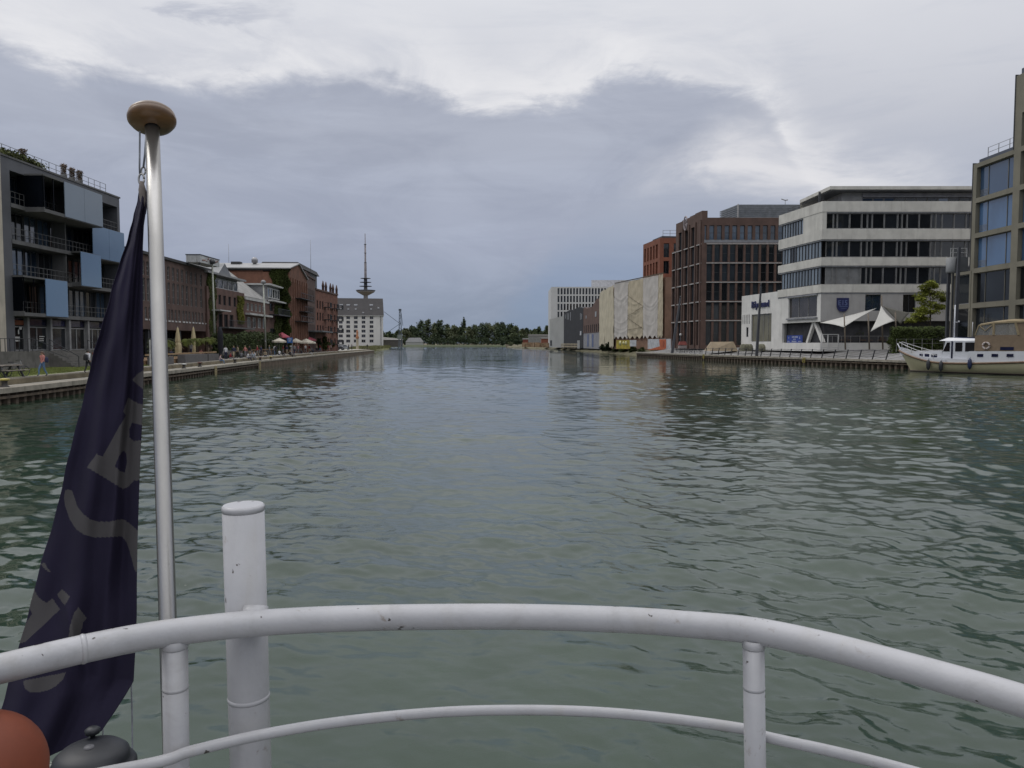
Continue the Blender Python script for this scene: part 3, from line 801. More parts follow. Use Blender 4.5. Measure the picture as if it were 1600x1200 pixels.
# ------------------------------------------------------------------ orange float and black vent cap by the rail
mb = MB(); c = PY(-34, 1212, .98); rb = .082
prof = [(rb * math.sin(a) , -rb * math.cos(a) * 1.0) for a in [math.pi * k / 24 for k in range(25)]]
fl = thing('fender', 'orange round boat fender cut off by the bottom left corner', 'fender', tuple(c))
mb.lathe(prof, c, 40); mb.build('ball', mat('orange_vinyl', (.165, .034, .011), .7, var=.2, scale=8), fl)
m2 = MB(); m2.lathe([(.02, rb - .004), (.022, rb + .012), (.014, rb + .02), (0, rb + .021)], c, 16); m2.build('eye', mat('blue_vinyl', (.02, .03, .09), .5), fl)
cap_m = mat('black_plastic', (.013, .015, .020), .48, var=.2, scale=20)
c = PY(143, 1187, 1.18)
cp = thing('lantern', 'round black plastic stern lantern with domed lid beside the orange fender', 'lantern', tuple(c))
mb = MB(); mb.lathe([(.066, -.05), (.066, -.012), (.062, -.006), (.056, -.004), (.056, .002), (.055, .008), (.045, .017), (.025, .0225), (0, .024)], c, 44)
mb.build('lid', cap_m, cp)
mb = MB(); mb.lathe([(.058, -.14), (.058, -.05)], c, 40); mb.build('lens', mat('clear_lens', (.20, .22, .25), .15, var=.1), cp)
mb = MB(); k = c + Vector((-.014, .03, .026)); mb.lathe([(.004, -.012), (.004, 0), (.011, .002), (.012, .008), (.007, .012), (0, .0125)], k, 14); mb.build('thumb_screw', cap_m, cp)
mb = MB(); k = c + Vector((.0, -.006, .0235)); mb.lathe([(.008, 0), (.007, .002), (0, .0025)], k, 14); mb.build('vent_plug', mat('grey_plastic', (.10, .10, .11), .5), cp)
mb = MB(); mb.box(c.x - .010, c.x + .020, c.y - .070, c.y - .062, c.z - .055, c.z - .012); mb.build('clasp', mat('clear_clasp', (.3, .32, .36), .2), cp)
# ================================================================== left bank buildings
frame_dk = mat('dark_frame', (.035, .037, .042), .5)
frame_gr = mat('grey_frame', (.22, .22, .22), .5)
frame_wh = mat('white_frame', (.5, .5, .49), .5)
glass_dk = mat_glass('dark_glass', (.010, .012, .015))
glass_bl = mat_glass('sky_glass', (.03, .05, .085), .05, 1.9)
glass_mid = mat_glass('grey_glass', (.05, .055, .06), .08, 1.6)
curtain = mat_glass('curtained_glass', (.12, .12, .12), .15, 1.5)
roof_dk = mat('roof_felt', (.05, .05, .052), .9)
WIN = [frame_dk, glass_dk]

def body(mb, fc, a0, a1, z0, z1, depth, front=-.42, mi=0):
    """mass of a building behind its facade"""
    fc.box(mb, a0, a1, z0, z1, -depth, front, mi)

# ---------------- modern residential block with projecting glass bays
XA, YA, XB, YB = -40.1, 44.0, -40.1, 78.0
fc = Facade((XA, YA), (XB, YB))
def rect(x0, y0, x1, y1, f_=None):
    """px rectangle on a facade: two opposite corners -> s0, s1, z0, z1"""
    f_ = f_ or fc
    a, za = f_.sz(x0, y0); b, zb = f_.sz(x1, y1)
    return (min(a, b), max(a, b), min(za, zb), max(za, zb))
blk = thing('apartment_block', 'dark grey modern block with blue glass bays and rooftop terrace, leftmost on the left quay', 'building', (XA, 61, 0))
s0 = fc.sz(5, 400)[0]; s1 = fc.L; ZT = fc.sz(191, 312)[1]
anth = mat('anthracite_cladding', (.085, .088, .098), .55, var=.12, scale=.4, stain=.15)
slabm = mat('block_slab_edge', (.105, .105, .105), .7, var=.15, scale=.8, stain=.3)
zfl = [2.64, 5.75, 8.72, 11.62, 14.5]        # floor levels
mb = MB()
body(mb, fc, s0, s1, 0, ZT, 14, -2.4)
fc.box(mb, s0, s1, ZT - .95, ZT, -2.397, 0)                   # roof band
fc.box(mb, s0, s0 + 1.1, 2.6, ZT - .953, -2.397, 0)           # left end wall
fc.box(mb, s1 - .45, s1, 2.6, ZT - .953, -2.397, 0)
mb.build('wall', anth, blk)
mb = MB(); fc.box(mb, s0 - .1, s1 + .1, ZT + .003, ZT + .15, -14.1, .08); mb.build('roof_edge', slabm, blk)
for z in zfl[1:]:
    mb = MB(); fc.box(mb, s0 + 1.103, s1 - .453, z - .32, z, -2.39, .05); mb.build('floor_slab', slabm, blk)
# recessed glazed wall on every floor, seen through the open loggias
nb = 9
for i, z in enumerate(zfl[1:]):
    ztop = zfl[i + 2] - .33 if i + 2 < len(zfl) else ZT - .97
    for k in range(nb):
        a = s0 + 1.2 + (s1 - s0 - 1.7) * k / nb; b_ = s0 + 1.2 + (s1 - s0 - 1.7) * (k + 1) / nb
        window(fc, blk, a + .05, b_ - .05, z + .05, ztop - .02, -1.5, nv=1, fw=.09, mats=[frame_dk, mat_glass('loggia_sky_glass', (.035, .055, .085), .06, 1.9, .6) if (k * 7 + i * 3) % 5 < 3 else glass_dk])  # bluish sky reflection is put into the pane colour
# projecting bays: (s0, s1, z0, z1, out, glass)
bays = []
for (x0, x1, yt, yb, fl, out, sideg) in ((74, 135, 285, 332, 3, 1.6, 1), (139, 192, 350, 395, 2, .35, 0), (110, 142, 0, 0, 1, .9, 0), (52, 87, 0, 0, 0, .9, 1)):
    a = fc.sz(x0, 400)[0]; b_ = fc.sz(x1, 400)[0]
    z0 = zfl[fl + 1] + .02; z1 = (zfl[fl + 2] if fl + 2 < len(zfl) else ZT - .85) - .0
    if fl == 3: z0 = zfl[4] - .12
    bays.append((a, min(b_, s1 - .003), z0, z1, out, sideg))
bay_glass = mat_glass('bay_panel_glass', (.15, .235, .36), .12, 1.5, .12, .15)
for (a, b_, z0, z1, out, sg) in bays:
    lo = a - (2.8 if sg and a - 3 > s0 else .0)
    mb = MB()
    fc.box(mb, lo, b_, z0 - .28, z0, -.6, out); fc.box(mb, lo, b_, z1 - .12, z1 + .02, -.6, out)
    fc.box(mb, b_ - .08, b_ - .003, z0 + .003, z1 - .123, -.6, out - .02); fc.box(mb, lo, lo + .1, z0 + .003, z0 + .1, -.6, out - .02)
    o = mb.build('bay', slabm, blk)
    mb = MB(); n = 2 if b_ - a > 3.5 else 1
    for k in range(n):
        fc.box(mb, a + (b_ - a) * k / n + .015, a + (b_ - a) * (k + 1) / n - .015, z0 - .2, z1 - .02, out + .003, out + .06)
    g_ = mb.build('sliding_panel', bay_glass if z0 < 14 else mat_glass('bay_panel_sky', (.19, .235, .29), .12, 1.5, .12, .15), o)  # top panels: grey of the reflected sky put into the colour
    if lo < a - .5:
        mb = MB(); [fc.box(mb, q_, q_ + .06, z0 + .003, z1 - .13, out - .12, out - .06) for q_ in (lo + .1, (lo + a) / 2)]; fc.box(mb, lo + .02, lo + .06, z0 + .105, z1 - .13, -.6, out - .13); mb.build('pane', mat_glass('bay_side_glass', (.006, .008, .012), .05, 1.18), o)
# railings
rail_m = mat('railing_steel', (.10, .10, .10), .5)
for i, z in enumerate(zfl[1:]):
    mb = MB(); a, b_ = s0 + 1.2, s1 - .5
    for zz_ in (z + .95, z + .5): mb.bar(fc.p(a, zz_, -.06), fc.p(b_, zz_, -.06), .035)
    n = int((b_ - a) / .55)
    for k in range(n + 1): q_ = a + (b_ - a) * k / n; mb.bar(fc.p(q_, z, -.06), fc.p(q_, z + .95, -.06), .03)
    mb.build('balcony_railing', rail_m, blk)
# party walls and curtains inside the loggias
for i, z in enumerate(zfl[1:]):
    ztop = zfl[i + 2] - .33 if i + 2 < len(zfl) else ZT - .97
    for q_ in (.48,):
        a = s0 + (s1 - s0) * q_; mb = MB(); fc.box(mb, a, a + .16, z + .003, ztop, -1.39, -.15); mb.build('partition', slabm, blk)
# ground floor shop glazing
zg = 2.64; z1 = zfl[1] - .33
cols_px = [22, 47.5, 83, 112, 141, 170, 200]
sq = [fc.sz(x, 520)[0] for x in cols_px]
for k in range(len(sq) - 1):
    window(fc, blk, sq[k] + .14, min(sq[k + 1], s1 - .5) - .14 if k < 5 else s1 - .6, zg + .02, zg + 2.05, -.5, nv=(1 if k in (1, 3) else 2 if k > 3 else 0), fw=.10, mats=[frame_gr, glass_dk], name='shop_window')
    window(fc, blk, sq[k] + .14, min(sq[k + 1], s1 - .5) - .14 if k < 5 else s1 - .6, zg + 2.12, z1 - .05, -.5, fw=.05, mats=[frame_dk, mat_glass('transom', (.02, .02, .05))], name='transom_window')
for k in range(len(sq)):
    if sq[k] < s1 - .3:
        mb = MB(); fc.box(mb, sq[k] - .13, sq[k] + .13, zg, z1 - .003, -.5, -.12); mb.build('pillar', frame_gr, blk)
r_ = rect(27, 491, 45, 503); mb = MB(); fc.box(mb, sq[0] + .3, sq[1] - .25, zg + 2.15, z1 - .25, -.42, -.38)
mb.build('sign_board', mat('orange_sign', (.16, .045, .015), .6), blk)
# pale notices in the shop windows
for (a, b_, c_, d_) in ((36, 511, 42, 515), (36, 511, 38.2, 522), (30, 526, 39, 529), (30, 531, 39, 533.5), (69, 525, 77, 526.6), (69, 528.5, 76, 530), (69, 531.7, 76, 533)):
    q_ = rect(a, b_, c_, d_); mb = MB(); fc.box(mb, q_[0], q_[1], q_[2], q_[3], -.44, -.42); mb.build('window_notice', mat('paper', (.5, .5, .48), .7), blk)
# roof terrace: railing, clipped columns of foliage in tubs, shrubs
rr_ = thing('roof_railing', 'thin steel railing round the roof terrace of the dark modern block', 'railing', (XA, 61, ZT))
mb = MB(); n = 16
za = ZT + .15; pts = [fc.p(s0 + (s1 - 1.6 - s0) * k / n, za, -.5) for k in range(n + 1)]
for p in pts: mb.bar(p, (p[0], p[1], za + .95), .035)
for h in (.95, .5): mb.bar((pts[0][0], pts[0][1], za + h), (pts[-1][0], pts[-1][1], za + h), .03)
mb.build('rails', rail_m, rr_)
rg = random.Random(9)
def leafblob(mb, c, rx, ry, rz, n, size, rg, mi=0, shell=.35, nmi=1):
    """loose cloud of leaf faces filling an uneven ellipsoid"""
    for i in range(n):
        u = rg.uniform(-1, 1); t = rg.uniform(0, 6.283); q = math.sqrt(1 - u * u); r_ = (shell + (1 - shell) * rg.random()) ** .6
        r_ *= 1 + .22 * math.sin(3 * t + 5 * u + c[0]) + .12 * math.sin(7 * t - 4 * u)
        p = (c[0] + rx * r_ * q * math.cos(t), c[1] + ry * r_ * q * math.sin(t), c[2] + rz * r_ * u)
        s_ = size * rg.uniform(.6, 1.4); a = Vector((rg.gauss(0, 1), rg.gauss(0, 1), rg.gauss(0, .6))).normalized() * s_
        b = Vector((rg.gauss(0, 1), rg.gauss(0, 1), rg.gauss(0, .8))).normalized() * s_ * .7
        k = len(mb.v); mb.v += [(p[0] - a.x, p[1] - a.y, p[2] - a.z), (p[0] + b.x, p[1] + b.y, p[2] + b.z), (p[0] + a.x, p[1] + a.y, p[2] + a.z), (p[0] - b.x, p[1] - b.y, p[2] - b.z)]
        mb.f.append((k, k + 1, k + 2, k + 3)); mb.m.append(mi + (rg.randrange(nmi) if nmi > 1 else 0)); mb.sm.append(False)
def leafmat(name, c, var=.45, scale=.7): return mat(name, c, .75, var=var, scale=scale, spec=.25)
brown_leaf = leafmat('dry_brown_foliage', (.13, .085, .05)); shrub_leaf = leafmat('roof_shrub_leaf', (.075, .085, .028))
topi = [(53, 232, 262, 'tall clipped brown shrub standing alone among the green roof shrubs'), (115.5, 256, 286, 'left of the three clipped brown shrubs in a row on the roof'), (128, 262, 289, 'middle of the three clipped brown shrubs in a row on the roof'), (139.5, 266, 293, 'right of the three clipped brown shrubs in a row on the roof')]
for i, (x, yt, yb, lb) in enumerate(topi):
    a = fc.sz(x, yb)[0]; p = Vector(fc.p(a, za, -.9)); 
    top = PY(x, yt, p.y); hh = top.z - za
    t = thing('potted_shrub', lb, 'shrub', tuple(p), 'clipped brown shrubs on the roof terrace')
    mb = MB(); mb.lathe([(.22, 0), (.30, .5), (.27, .5)], p, 10); mb.build('planter', slabm, t)
    mb = MB(); [leafblob(mb, (p.x, p.y, za + hh * f_), .23, .23, hh * .18, 300, .045, rg, shell=.5) for f_ in (.25, .4, .55, .7)]; leafblob(mb, (p.x, p.y, za + hh * .86), .31, .31, hh * .15, 360, .05, rg, shell=.4)
    mb.build('foliage', brown_leaf, t)
for i, (x, yt, w) in enumerate(((35, 234, 1.2), (46, 239, 1.3), (60, 246, 1.3), (72, 253, 1.1), (8, 228, 1.4), (22, 233, 1.2))):
    a = fc.sz(x, 262)[0]; p = Vector(fc.p(a, za, -1.1)); top = PY(x, yt, p.y); hh = max(.5, top.z - za)
    mb = MB(); leafblob(mb, (p.x, p.y, za + hh * .45), w * .95, w * .95, hh * .55, 700, .10, rg, shell=.1)
    o = mb.build('roof_shrub', shrub_leaf, at=(p.x, p.y, za)); tag(o, ['olive roof shrub left of the lone clipped brown shrub', 'low olive roof shrub directly under the lone clipped brown shrub', 'olive roof shrub just right of the lone clipped brown shrub', 'rightmost olive roof shrub, spilling over the roof edge', 'leftmost olive roof shrub beside the concrete building', 'second olive roof shrub from the left edge of the roof'][i], 'shrub', 'green shrubs on the roof terrace')
# steps and terrace in front of it
st_m = mat('step_concrete', (.12, .115, .105), .8, var=.2, scale=1.5, stain=.4)
ter = thing('entrance_terrace', 'raised concrete entrance terrace with steps in front of the dark modern block', 'terrace', (-39, 60, ZU))
mb = MB(); fc.box(mb, s0 - 6, s1, ZU - .1, zg, 0.003, 1.5)
mb.build('platform', st_m, ter)
sa, sb = fc.sz(50, 555)[0], fc.sz(112, 555)[0]
for k in range(7):
    mb = MB(); fc.box(mb, sa, sb, ZU - .1, zg - .2 * (k + 1) + .003, 1.5 + .34 * k + .003, 1.5 + .34 * (k + 1)); mb.build('step', st_m, ter)
sc_ = mat('red_brown_steps', (.14, .05, .03), .8)
for k in range(7):
    mb = MB(); fc.box(mb, sb + .05 + .2 * k, sb + 1.4 + .2 * k, ZU - .1, zg - .2 * (k + 1) + .003, 1.5 + .34 * k, 1.5 + .34 * (k + 1)); mb.build('red_step', sc_, ter)
mb = MB()
for a in [s0 - 5 + k * .55 for k in range(12)]: mb.bar(fc.p(a, zg, 1.4), fc.p(a, zg + 1.0, 1.4), .04)
mb.bar(fc.p(s0 - 5, zg + 1.0, 1.4), fc.p(s0 + 1.1, zg + 1.0, 1.4), .05)
mb.bar(fc.p(s0 + 1.1, zg + 1.0, 1.4), fc.p(s0 + 2.6, zg - .1, 3.4), .05); mb.bar(fc.p(s0 + 1.1, zg + .5, 1.4), fc.p(s0 + 2.6, zg - .6, 3.4), .04)
mb.build('terrace_railing', frame_dk, ter)
for q_ in (sa, sb): 
    mb = MB()
    mb.bar(fc.p(q_, zg + .95, 1.5), fc.p(q_, ZU + .95, 3.9), .05); mb.bar(fc.p(q_, ZU, 3.9), fc.p(q_, ZU + .95, 3.9), .05); mb.bar(fc.p(q_, zg, 1.5), fc.p(q_, zg + .95, 1.5), .05); mb.build('stair_rail', frame_dk, ter)
for a in [sb + 2.2 + k * 1.3 for k in range(6)]:
    mb = MB(); mb.bar(fc.p(a, ZU, 4.2), fc.p(a, ZU + .85, 4.2), .06)
    if a < sb + 8: mb.bar(fc.p(a, ZU + .82, 4.2), fc.p(a + .8, ZU + .82, 4.2), .05); mb.bar(fc.p(a + .8, ZU, 4.2), fc.p(a + .8, ZU + .85, 4.2), .06)
    mb.build('barrier', frame_dk, ter)

# ---------------- pale concrete building at the very left edge
f2 = Facade((-40.0, 30), (-40.0, fc.p(s0, 0)[1] - .1))
cb = thing('concrete_building', 'pale concrete building with deep window openings cut off by the left edge', 'building', (-39.3, 40, 0))
mb = MB(); L2 = f2.L; pale = mat('pale_render', (.44, .40, .33), .8, var=.12, scale=.8, stain=.3)
holes = []
for z in (2.8, 5.8, 8.8, 11.8, 14.8):
    for k in range(4): holes.append((L2 - .95 - 3.2 * k - 2.4, L2 - .95 - 3.2 * k, z, z + 2.3))
f2.wall(mb, 0, L2, .5, 18.6, holes, .5); body(mb, f2, 0, L2, .5, 18.55, 12, -.9); mb.build('wall', pale, cb)
for h in holes: window(f2, cb, h[0], h[1], h[2], h[3], -.35, nv=1, mats=WIN)

# ---------------- big brown brick warehouse with container on the roof
brick_dk = mat('dark_brown_brick', (.100, .064, .054), .9, var=.2, scale=.8, stain=.3, bump=.003, bscale=20)
XW = -42.0
f3 = Facade((XW, 83), (XW - .9, 105.5))
wh = thing('brick_warehouse', 'long dark brown brick warehouse with rows of tall narrow windows and dark open ground floor', 'building', (XW, 94, 0))
a0, zt = f3.sz(328, 427); L3 = a0
zt = f3.sz(259, 406)[1]; zgd = f3.sz(259, 512)[1]
holes = []
def colpx(f_, xs, y0, y1, yref):
    pass
W3 = []
hi_x = [239, 248.5, 256.5, 264, 271.5, 278.5, 285.5, 292.5, 299.5, 306.5, 314.5]
zrow = [(zt - 2.35, zt - .75), (f3.sz(293, 478)[1], f3.sz(293, 447)[1]), (f3.sz(270, 501)[1], f3.sz(270, 484)[1])]
for i, x in enumerate([225, 232] + hi_x):
    a = f3.sz(x, 460)[0]; W3.append((a - .33, a + .33, *zrow[0])); W3.append((a - .36, a + .36, *zrow[1]))
for x in [228, 234, 240, 246, 252, 258, 264, 269, 274.5, 280, 286.5, 291, 296, 301.5, 306, 311, 316, 321.5]:
    a = f3.sz(x, 490)[0]
    if 0.5 < a < L3 - .6: W3.append((a - .26, a + .26, *zrow[2]))
W3 = [h for h in W3 if h[0] > .3 and h[1] < L3 - .3]
mb = MB(); f3.wall(mb, 0, L3, zgd, zt, W3, .3); body(mb, f3, 0, L3, zgd, zt - .01, 18, -.5); body(mb, f3, 0, L3, .5, zgd, 18, -4.5)
f3.box(mb, 0, L3, zgd - .25, zgd - .003, -4.4, .0)
mb.build('wall', brick_dk, wh)
for h in W3: window(f3, wh, *h, -.16, nh=2, fw=.06, mats=[frame_gr, mat_glass('warehouse_pane', (.06, .06, .062), .25, 1.4)])
for h in W3:
    if abs(h[2] - zrow[2][0]) < .01:
        mb = MB(); f3.box(mb, h[0] - .03, h[1] + .03, h[2] - .18, h[2] - .003, .0, .07); mb.build('window_sill', frame_wh, wh)
mb = MB(); f3.box(mb, -.2, L3 + .15, zt + .003, zt + .32, -18, .25); mb.build('roof_edge', roof_dk, wh)
for k in range(6):
    a = 1 + (L3 - 2) * k / 5; mb = MB(); f3.box(mb, a - .2, a + .2, .9, zgd - .26, -.7, -.3); mb.build('column', frame_dk, wh)
for k in range(5):
    a = 1 + (L3 - 2) * k / 5; window(f3, wh, a + .3, a + (L3 - 2) / 5 - .3, 1.3, zgd - .4, -4.2, nv=3, mats=[frame_dk, glass_dk], name='shop_window')
ct = thing('container', 'pale graffitied container on the roof of the brown brick warehouse', 'container', (XW - 3, 101, zt))
ca, cz = f3.sz(313, 400); cm = mat('container_paint', (.46, .47, .47), .6, var=.18, scale=1.2, stain=.5, stain_col=(.10, .09, .08))
pc = PY(313, 421, 99.0); cz0 = zt + .33; cz1 = PY(313, 397, 99.0).z
x1 = pc.x; x0 = PY(291, 421, 99.0).x; y1 = 105.5
mb = MB(); mb.box(x0, x1, 99, y1, cz0, cz1 - .1)
for k in range(8): xx = x0 + (x1 - x0) * (k + .5) / 8; mb.box(xx - .05, xx + .05, 98.95, 99 - .003, cz0 + .1, cz1 - .2)
mb.build('box_body', cm, ct)
mb = MB(); mb.box(x0 - .06, x1 + .06, 98.92, y1 + .06, cz1 - .097, cz1); mb.build('lid', frame_dk, ct)
mb = MB(); rgx = random.Random(4)
for k in range(9):
    yy = 99.6 + k * .6; z_ = cz0 + (cz1 - cz0) * rgx.uniform(.3, .6); mb.tube([(x1 + .02, yy, z_), (x1 + .02, yy + .3, z_ + rgx.uniform(-.15, .25)), (x1 + .02, yy + .45, z_ + .05)], .05, 5)
mb.build('graffiti', mat('graffiti_red', (.22, .07, .045), .7), ct)
mb = MB()
for sx in (x0 + .2, x1 - .2): mb = MB(); mb.bar((sx, 99.3, zt), (sx, 99.3, cz0 + .02), .2); mb.build('support', frame_dk, ct)

# ivy
ivy = leafmat('ivy_leaf', (.050, .065, .016)); ivy_y = leafmat('yellow_ivy_leaf', (.105, .105, .018))
def ivy_on(f_, a0, a1, z0, z1, label, m_, n, size=.16, seed=1):
    rg = random.Random(seed); mb = MB()
    for i in range(n):
        a = rg.uniform(a0, a1); z = rg.uniform(z0, z1); w = (a1 - a0)
        if abs(a - (a0 + a1) / 2) > w * (.5 - .12 * (1 + math.sin(z * 2.1 + a)) * .7): continue
        p = f_.p(a, z, .08 + .22 * rg.random()); s_ = size * rg.uniform(.6, 1.4)
        A = Vector((rg.gauss(0, 1), rg.gauss(0, 1), rg.gauss(0, 1))).normalized() * s_; B = A.orthogonal().normalized() * s_
        p = Vector(p); k = len(mb.v); mb.v += [tuple(p - A), tuple(p + B * .6), tuple(p + A), tuple(p - B * .6)]; mb.f.append((k, k + 1, k + 2, k + 3)); mb.m.append(0); mb.sm.append(False)
    c = f_.p((a0 + a1) / 2, z0, .1)
    o = mb.build('ivy', m_, at=c); tag(o, label, 'climbing plant'); return o
ivy_on(f3, L3 - 1.6, L3 + 1.9, 1.2, zt - .3, 'dark green ivy column at the corner where brown warehouse meets next house', ivy, 9000, .13, 3)

# ---------------- row of converted houses
brick_md = mat('brown_brick', (.112, .064, .052), .9, var=.2, scale=.9, stain=.3, bump=.003, bscale=20)
f4 = Facade((XW - .7, 106.2), (-43.2, 122.5))
h4 = thing('converted_warehouse', 'brown brick house with glazed top storey and balcony beside the ivy column', 'building', (XW - 1, 114, 0))
L4 = f4.L; zt4 = f4.sz(360, 434)[1] - .1; zb4 = f4.sz(340, 450)[1]
hs = []
for x in (343.5, 351, 359, 367): a = f4.sz(x, 470)[0]; hs.append((a - .55, a + .55, f4.sz(351, 477)[1], f4.sz(351, 462)[1]))
for x in (345, 353.5, 362): a = f4.sz(x, 505)[0]; hs.append((a - .8, a + .8, f4.sz(351, 512)[1], f4.sz(351, 491)[1]))
hs = [h for h in hs if h[0] > .2 and h[1] < L4 - .2]
mb = MB(); f4.wall(mb, 0, L4, 1.2, zb4, hs, .3); body(mb, f4, 0, L4, 1.2, zb4, 14, -.5); mb.build('wall', brick_md, h4)
for h in hs: window(f4, h4, *h, -.18, nv=1, fw=.07, mats=[frame_dk, glass_dk])
mb = MB(); body(mb, f4, 0, L4 - .4, zb4 + .003, zt4, 9, -1.0); mb.build('upper_storey', mat('grey_cladding', (.20, .20, .205), .6), h4)
for k in range(7):
    a = .2 + (L4 - .8) * k / 7; window(f4, h4, a, a + (L4 - .8) / 7 - .08, zb4 + .15, zt4 - .25, -.9, fw=.12, mats=[frame_wh, glass_bl if k % 3 == 0 else glass_mid])
mb = MB(); f4.box(mb, -.3, L4, zt4 + .003, zt4 + .28, -9.3, .35); mb.build('roof', frame_gr, h4)
mb = MB(); r0, r1 = f4.p(5, zt4 + .28, -1), f4.p(11, zt4 + .28, -1)
pA, pB, pC = f4.p(6, zt4 + .29, -.5), f4.p(12, zt4 + .29, -.5), f4.p(9, zt4 + 2.2, -.5); qA, qB, qC = f4.p(6, zt4 + .29, -9), f4.p(12, zt4 + .29, -9), f4.p(9, zt4 + 2.2, -9)
mb.add([pA, pB, pC, qA, qB, qC], [(0, 1, 2), (5, 4, 3), (0, 2, 5, 3), (1, 4, 5, 2), (0, 3, 4, 1)]); mb.build('dormer', mat('zinc', (.17, .175, .18), .5, metal=.3), h4)
mb = MB(); zbal = f4.sz(365, 512)[1]; f4.box(mb, 4, L4, zbal - .2, zbal, .003, 1.6)
mb.build('balcony', slabm, h4); mb = MB()
for k in range(22): a = 4 + (L4 - 4) * k / 21; mb.bar(f4.p(a, zbal, 1.5), f4.p(a, zbal + 1, 1.5), .05)
mb.bar(f4.p(4, zbal + 1, 1.5), f4.p(L4, zbal + 1, 1.5), .06); mb.build('balcony_railing', frame_dk, h4)
mb = MB(); zaw = f4.sz(350, 487)[1]; f4.box(mb, 1.5, 6, zaw - .05, zaw + .1, .003, 1.3); mb.build('canopy', frame_wh, h4)
ivy_on(f4, f4.sz(369, 480)[0], f4.sz(379, 480)[0], f4.sz(373, 506)[1], f4.sz(373, 463)[1], 'yellow green ivy patch hanging on the brown brick house', ivy_y, 1600, .16, 5)

f5 = Facade((-43.2, 122.6), (-43.9, 136.8))
h5 = thing('gabled_house', 'grey roofed house with white parapet bands, between brown brick house and lamp mast', 'building', (-43.5, 130, 0))
L5 = f5.L; zp = f5.sz(384, 468)[1]; zrf = f5.sz(384, 443)[1]
whp = mat('white_render', (.42, .42, .41), .8, var=.12, scale=.8, stain=.35)
mb = MB(); hs = [(1 + 2.3 * k, 2.5 + 2.3 * k, f5.sz(390, 485)[1], f5.sz(390, 474)[1]) for k in range(5)] + [(1.2 + 3 * k, 3.2 + 3 * k, f5.sz(395, 512)[1], f5.sz(395, 496)[1]) for k in range(4)]
f5.wall(mb, 0, L5, 1.2, zp, hs, .3); body(mb, f5, 0, L5, 1.2, zp, 14, -.5); mb.build('wall', brick_md, h5)
for i, h in enumerate(hs): window(f5, h5, *h, -.15, nv=1 if i < 5 else 2, mats=[frame_wh, glass_mid if i % 2 else glass_dk])
mb = MB(); f5.box(mb, -.05, L5, zp + .003, zp + .35, -3, .15); mb.build('parapet', whp, h5)
zb5 = f5.sz(395, 493)[1]; mb = MB(); f5.box(mb, .2, L5 - .2, zb5, zb5 + .3, .003, .8); mb.build('canopy', whp, h5)
# upper part set back: sloped grey roof facing downstream
zk = zp + .35; mb = MB(); D5 = 1.6
fo = Facade(f5.p(0, 0, -7)[:2], f5.p(L5, 0, -7)[:2]); zrA = fo.sz(386, 431)[1]; zrB = fo.sz(411, 439)[1]
ringA = [f5.p(0.0, zk, -.3), f5.p(L5, zk, -.3), f5.p(L5, zk, -7), f5.p(0, zk, -7)]
vs = ringA + [f5.p(0, zk + .3, -.3), f5.p(L5, zk + .3, -.3), f5.p(L5, zrB, -7), f5.p(0, zrA, -7)]
mb.hexa(vs); mb.build('roof', mat('pale_grey_roof', (.24, .235, .225), .85, var=.15, scale=.7, stain=.4), h5)
mb = MB(); mb.obox(f5.p(4, 0, -6)[:2], f5.u, .35, .35, zrf, zrf + 2.6); mb.build('chimney', whp, h5)

f6 = Facade((-44.1, 137.2), (-44.6, 146.2))
h6 = thing('balcony_house', 'narrow house with white window band and dark balconies beside the ivy covered granary', 'building', (-44.3, 142, 0))
L6 = f6.L; zt6 = f6.sz(424, 447)[1]; zb6 = f6.sz(424, 470)[1]
mb = MB(); hs = [(1.0, 3.2, f6.sz(424, 486)[1], f6.sz(424, 474)[1]), (4.5, 7, f6.sz(424, 486)[1], f6.sz(424, 474)[1]), (1, 7, 2, 6)]
f6.wall(mb, 0, L6, 1.2, zb6, hs, .3); body(mb, f6, 0, L6, 1.2, zb6, 12, -.5); mb.build('wall', brick_md, h6)
for h in hs: window(f6, h6, *h, -.15, nv=2, mats=WIN)
mb = MB(); body(mb, f6, 0, L6, zb6 + .003, zt6, 12, -.25); mb.build('upper_storey', mat('grey_cladding', (.2, .2, .2)), h6)
for k in range(5):
    a = .2 + (L6 - .4) * k / 5; window(f6, h6, a, a + (L6 - .4) / 5 - .1, zb6 + .5, zt6 - .4, -.18, fw=.14, mats=[frame_wh, glass_mid])
mb = MB(); f6.box(mb, -.5, L6 + .6, zt6 + .003, zt6 + .3, -12, .5); mb.build('roof', whp, h6)
mb = MB(); zb_ = zb6 - .2; f6.box(mb, -.2, L6 + 1.2, zb_, zb_ + .28, .003, 1.0); mb.build('cornice', whp, h6)
for zz_ in (f6.sz(424, 493)[1],):
    mb = MB(); f6.box(mb, .5, L6 + .5, zz_, zz_ + .2, .003, 1.8)
    for k in range(16): a = .5 + L6 * k / 15; mb.bar(f6.p(a, zz_ + .2, 1.7), f6.p(a, zz_ + 1.2, 1.7), .06)
    mb.bar(f6.p(.5, zz_ + 1.2, 1.7), f6.p(L6 + .5, zz_ + 1.2, 1.7), .07); mb.build('balcony', frame_dk, h6)
ivy_on(f6, 3.5, L6, 1.3, zb6 - .5, 'ivy climbing under the dark balcony of the narrow house', ivy, 2600, .18, 8)

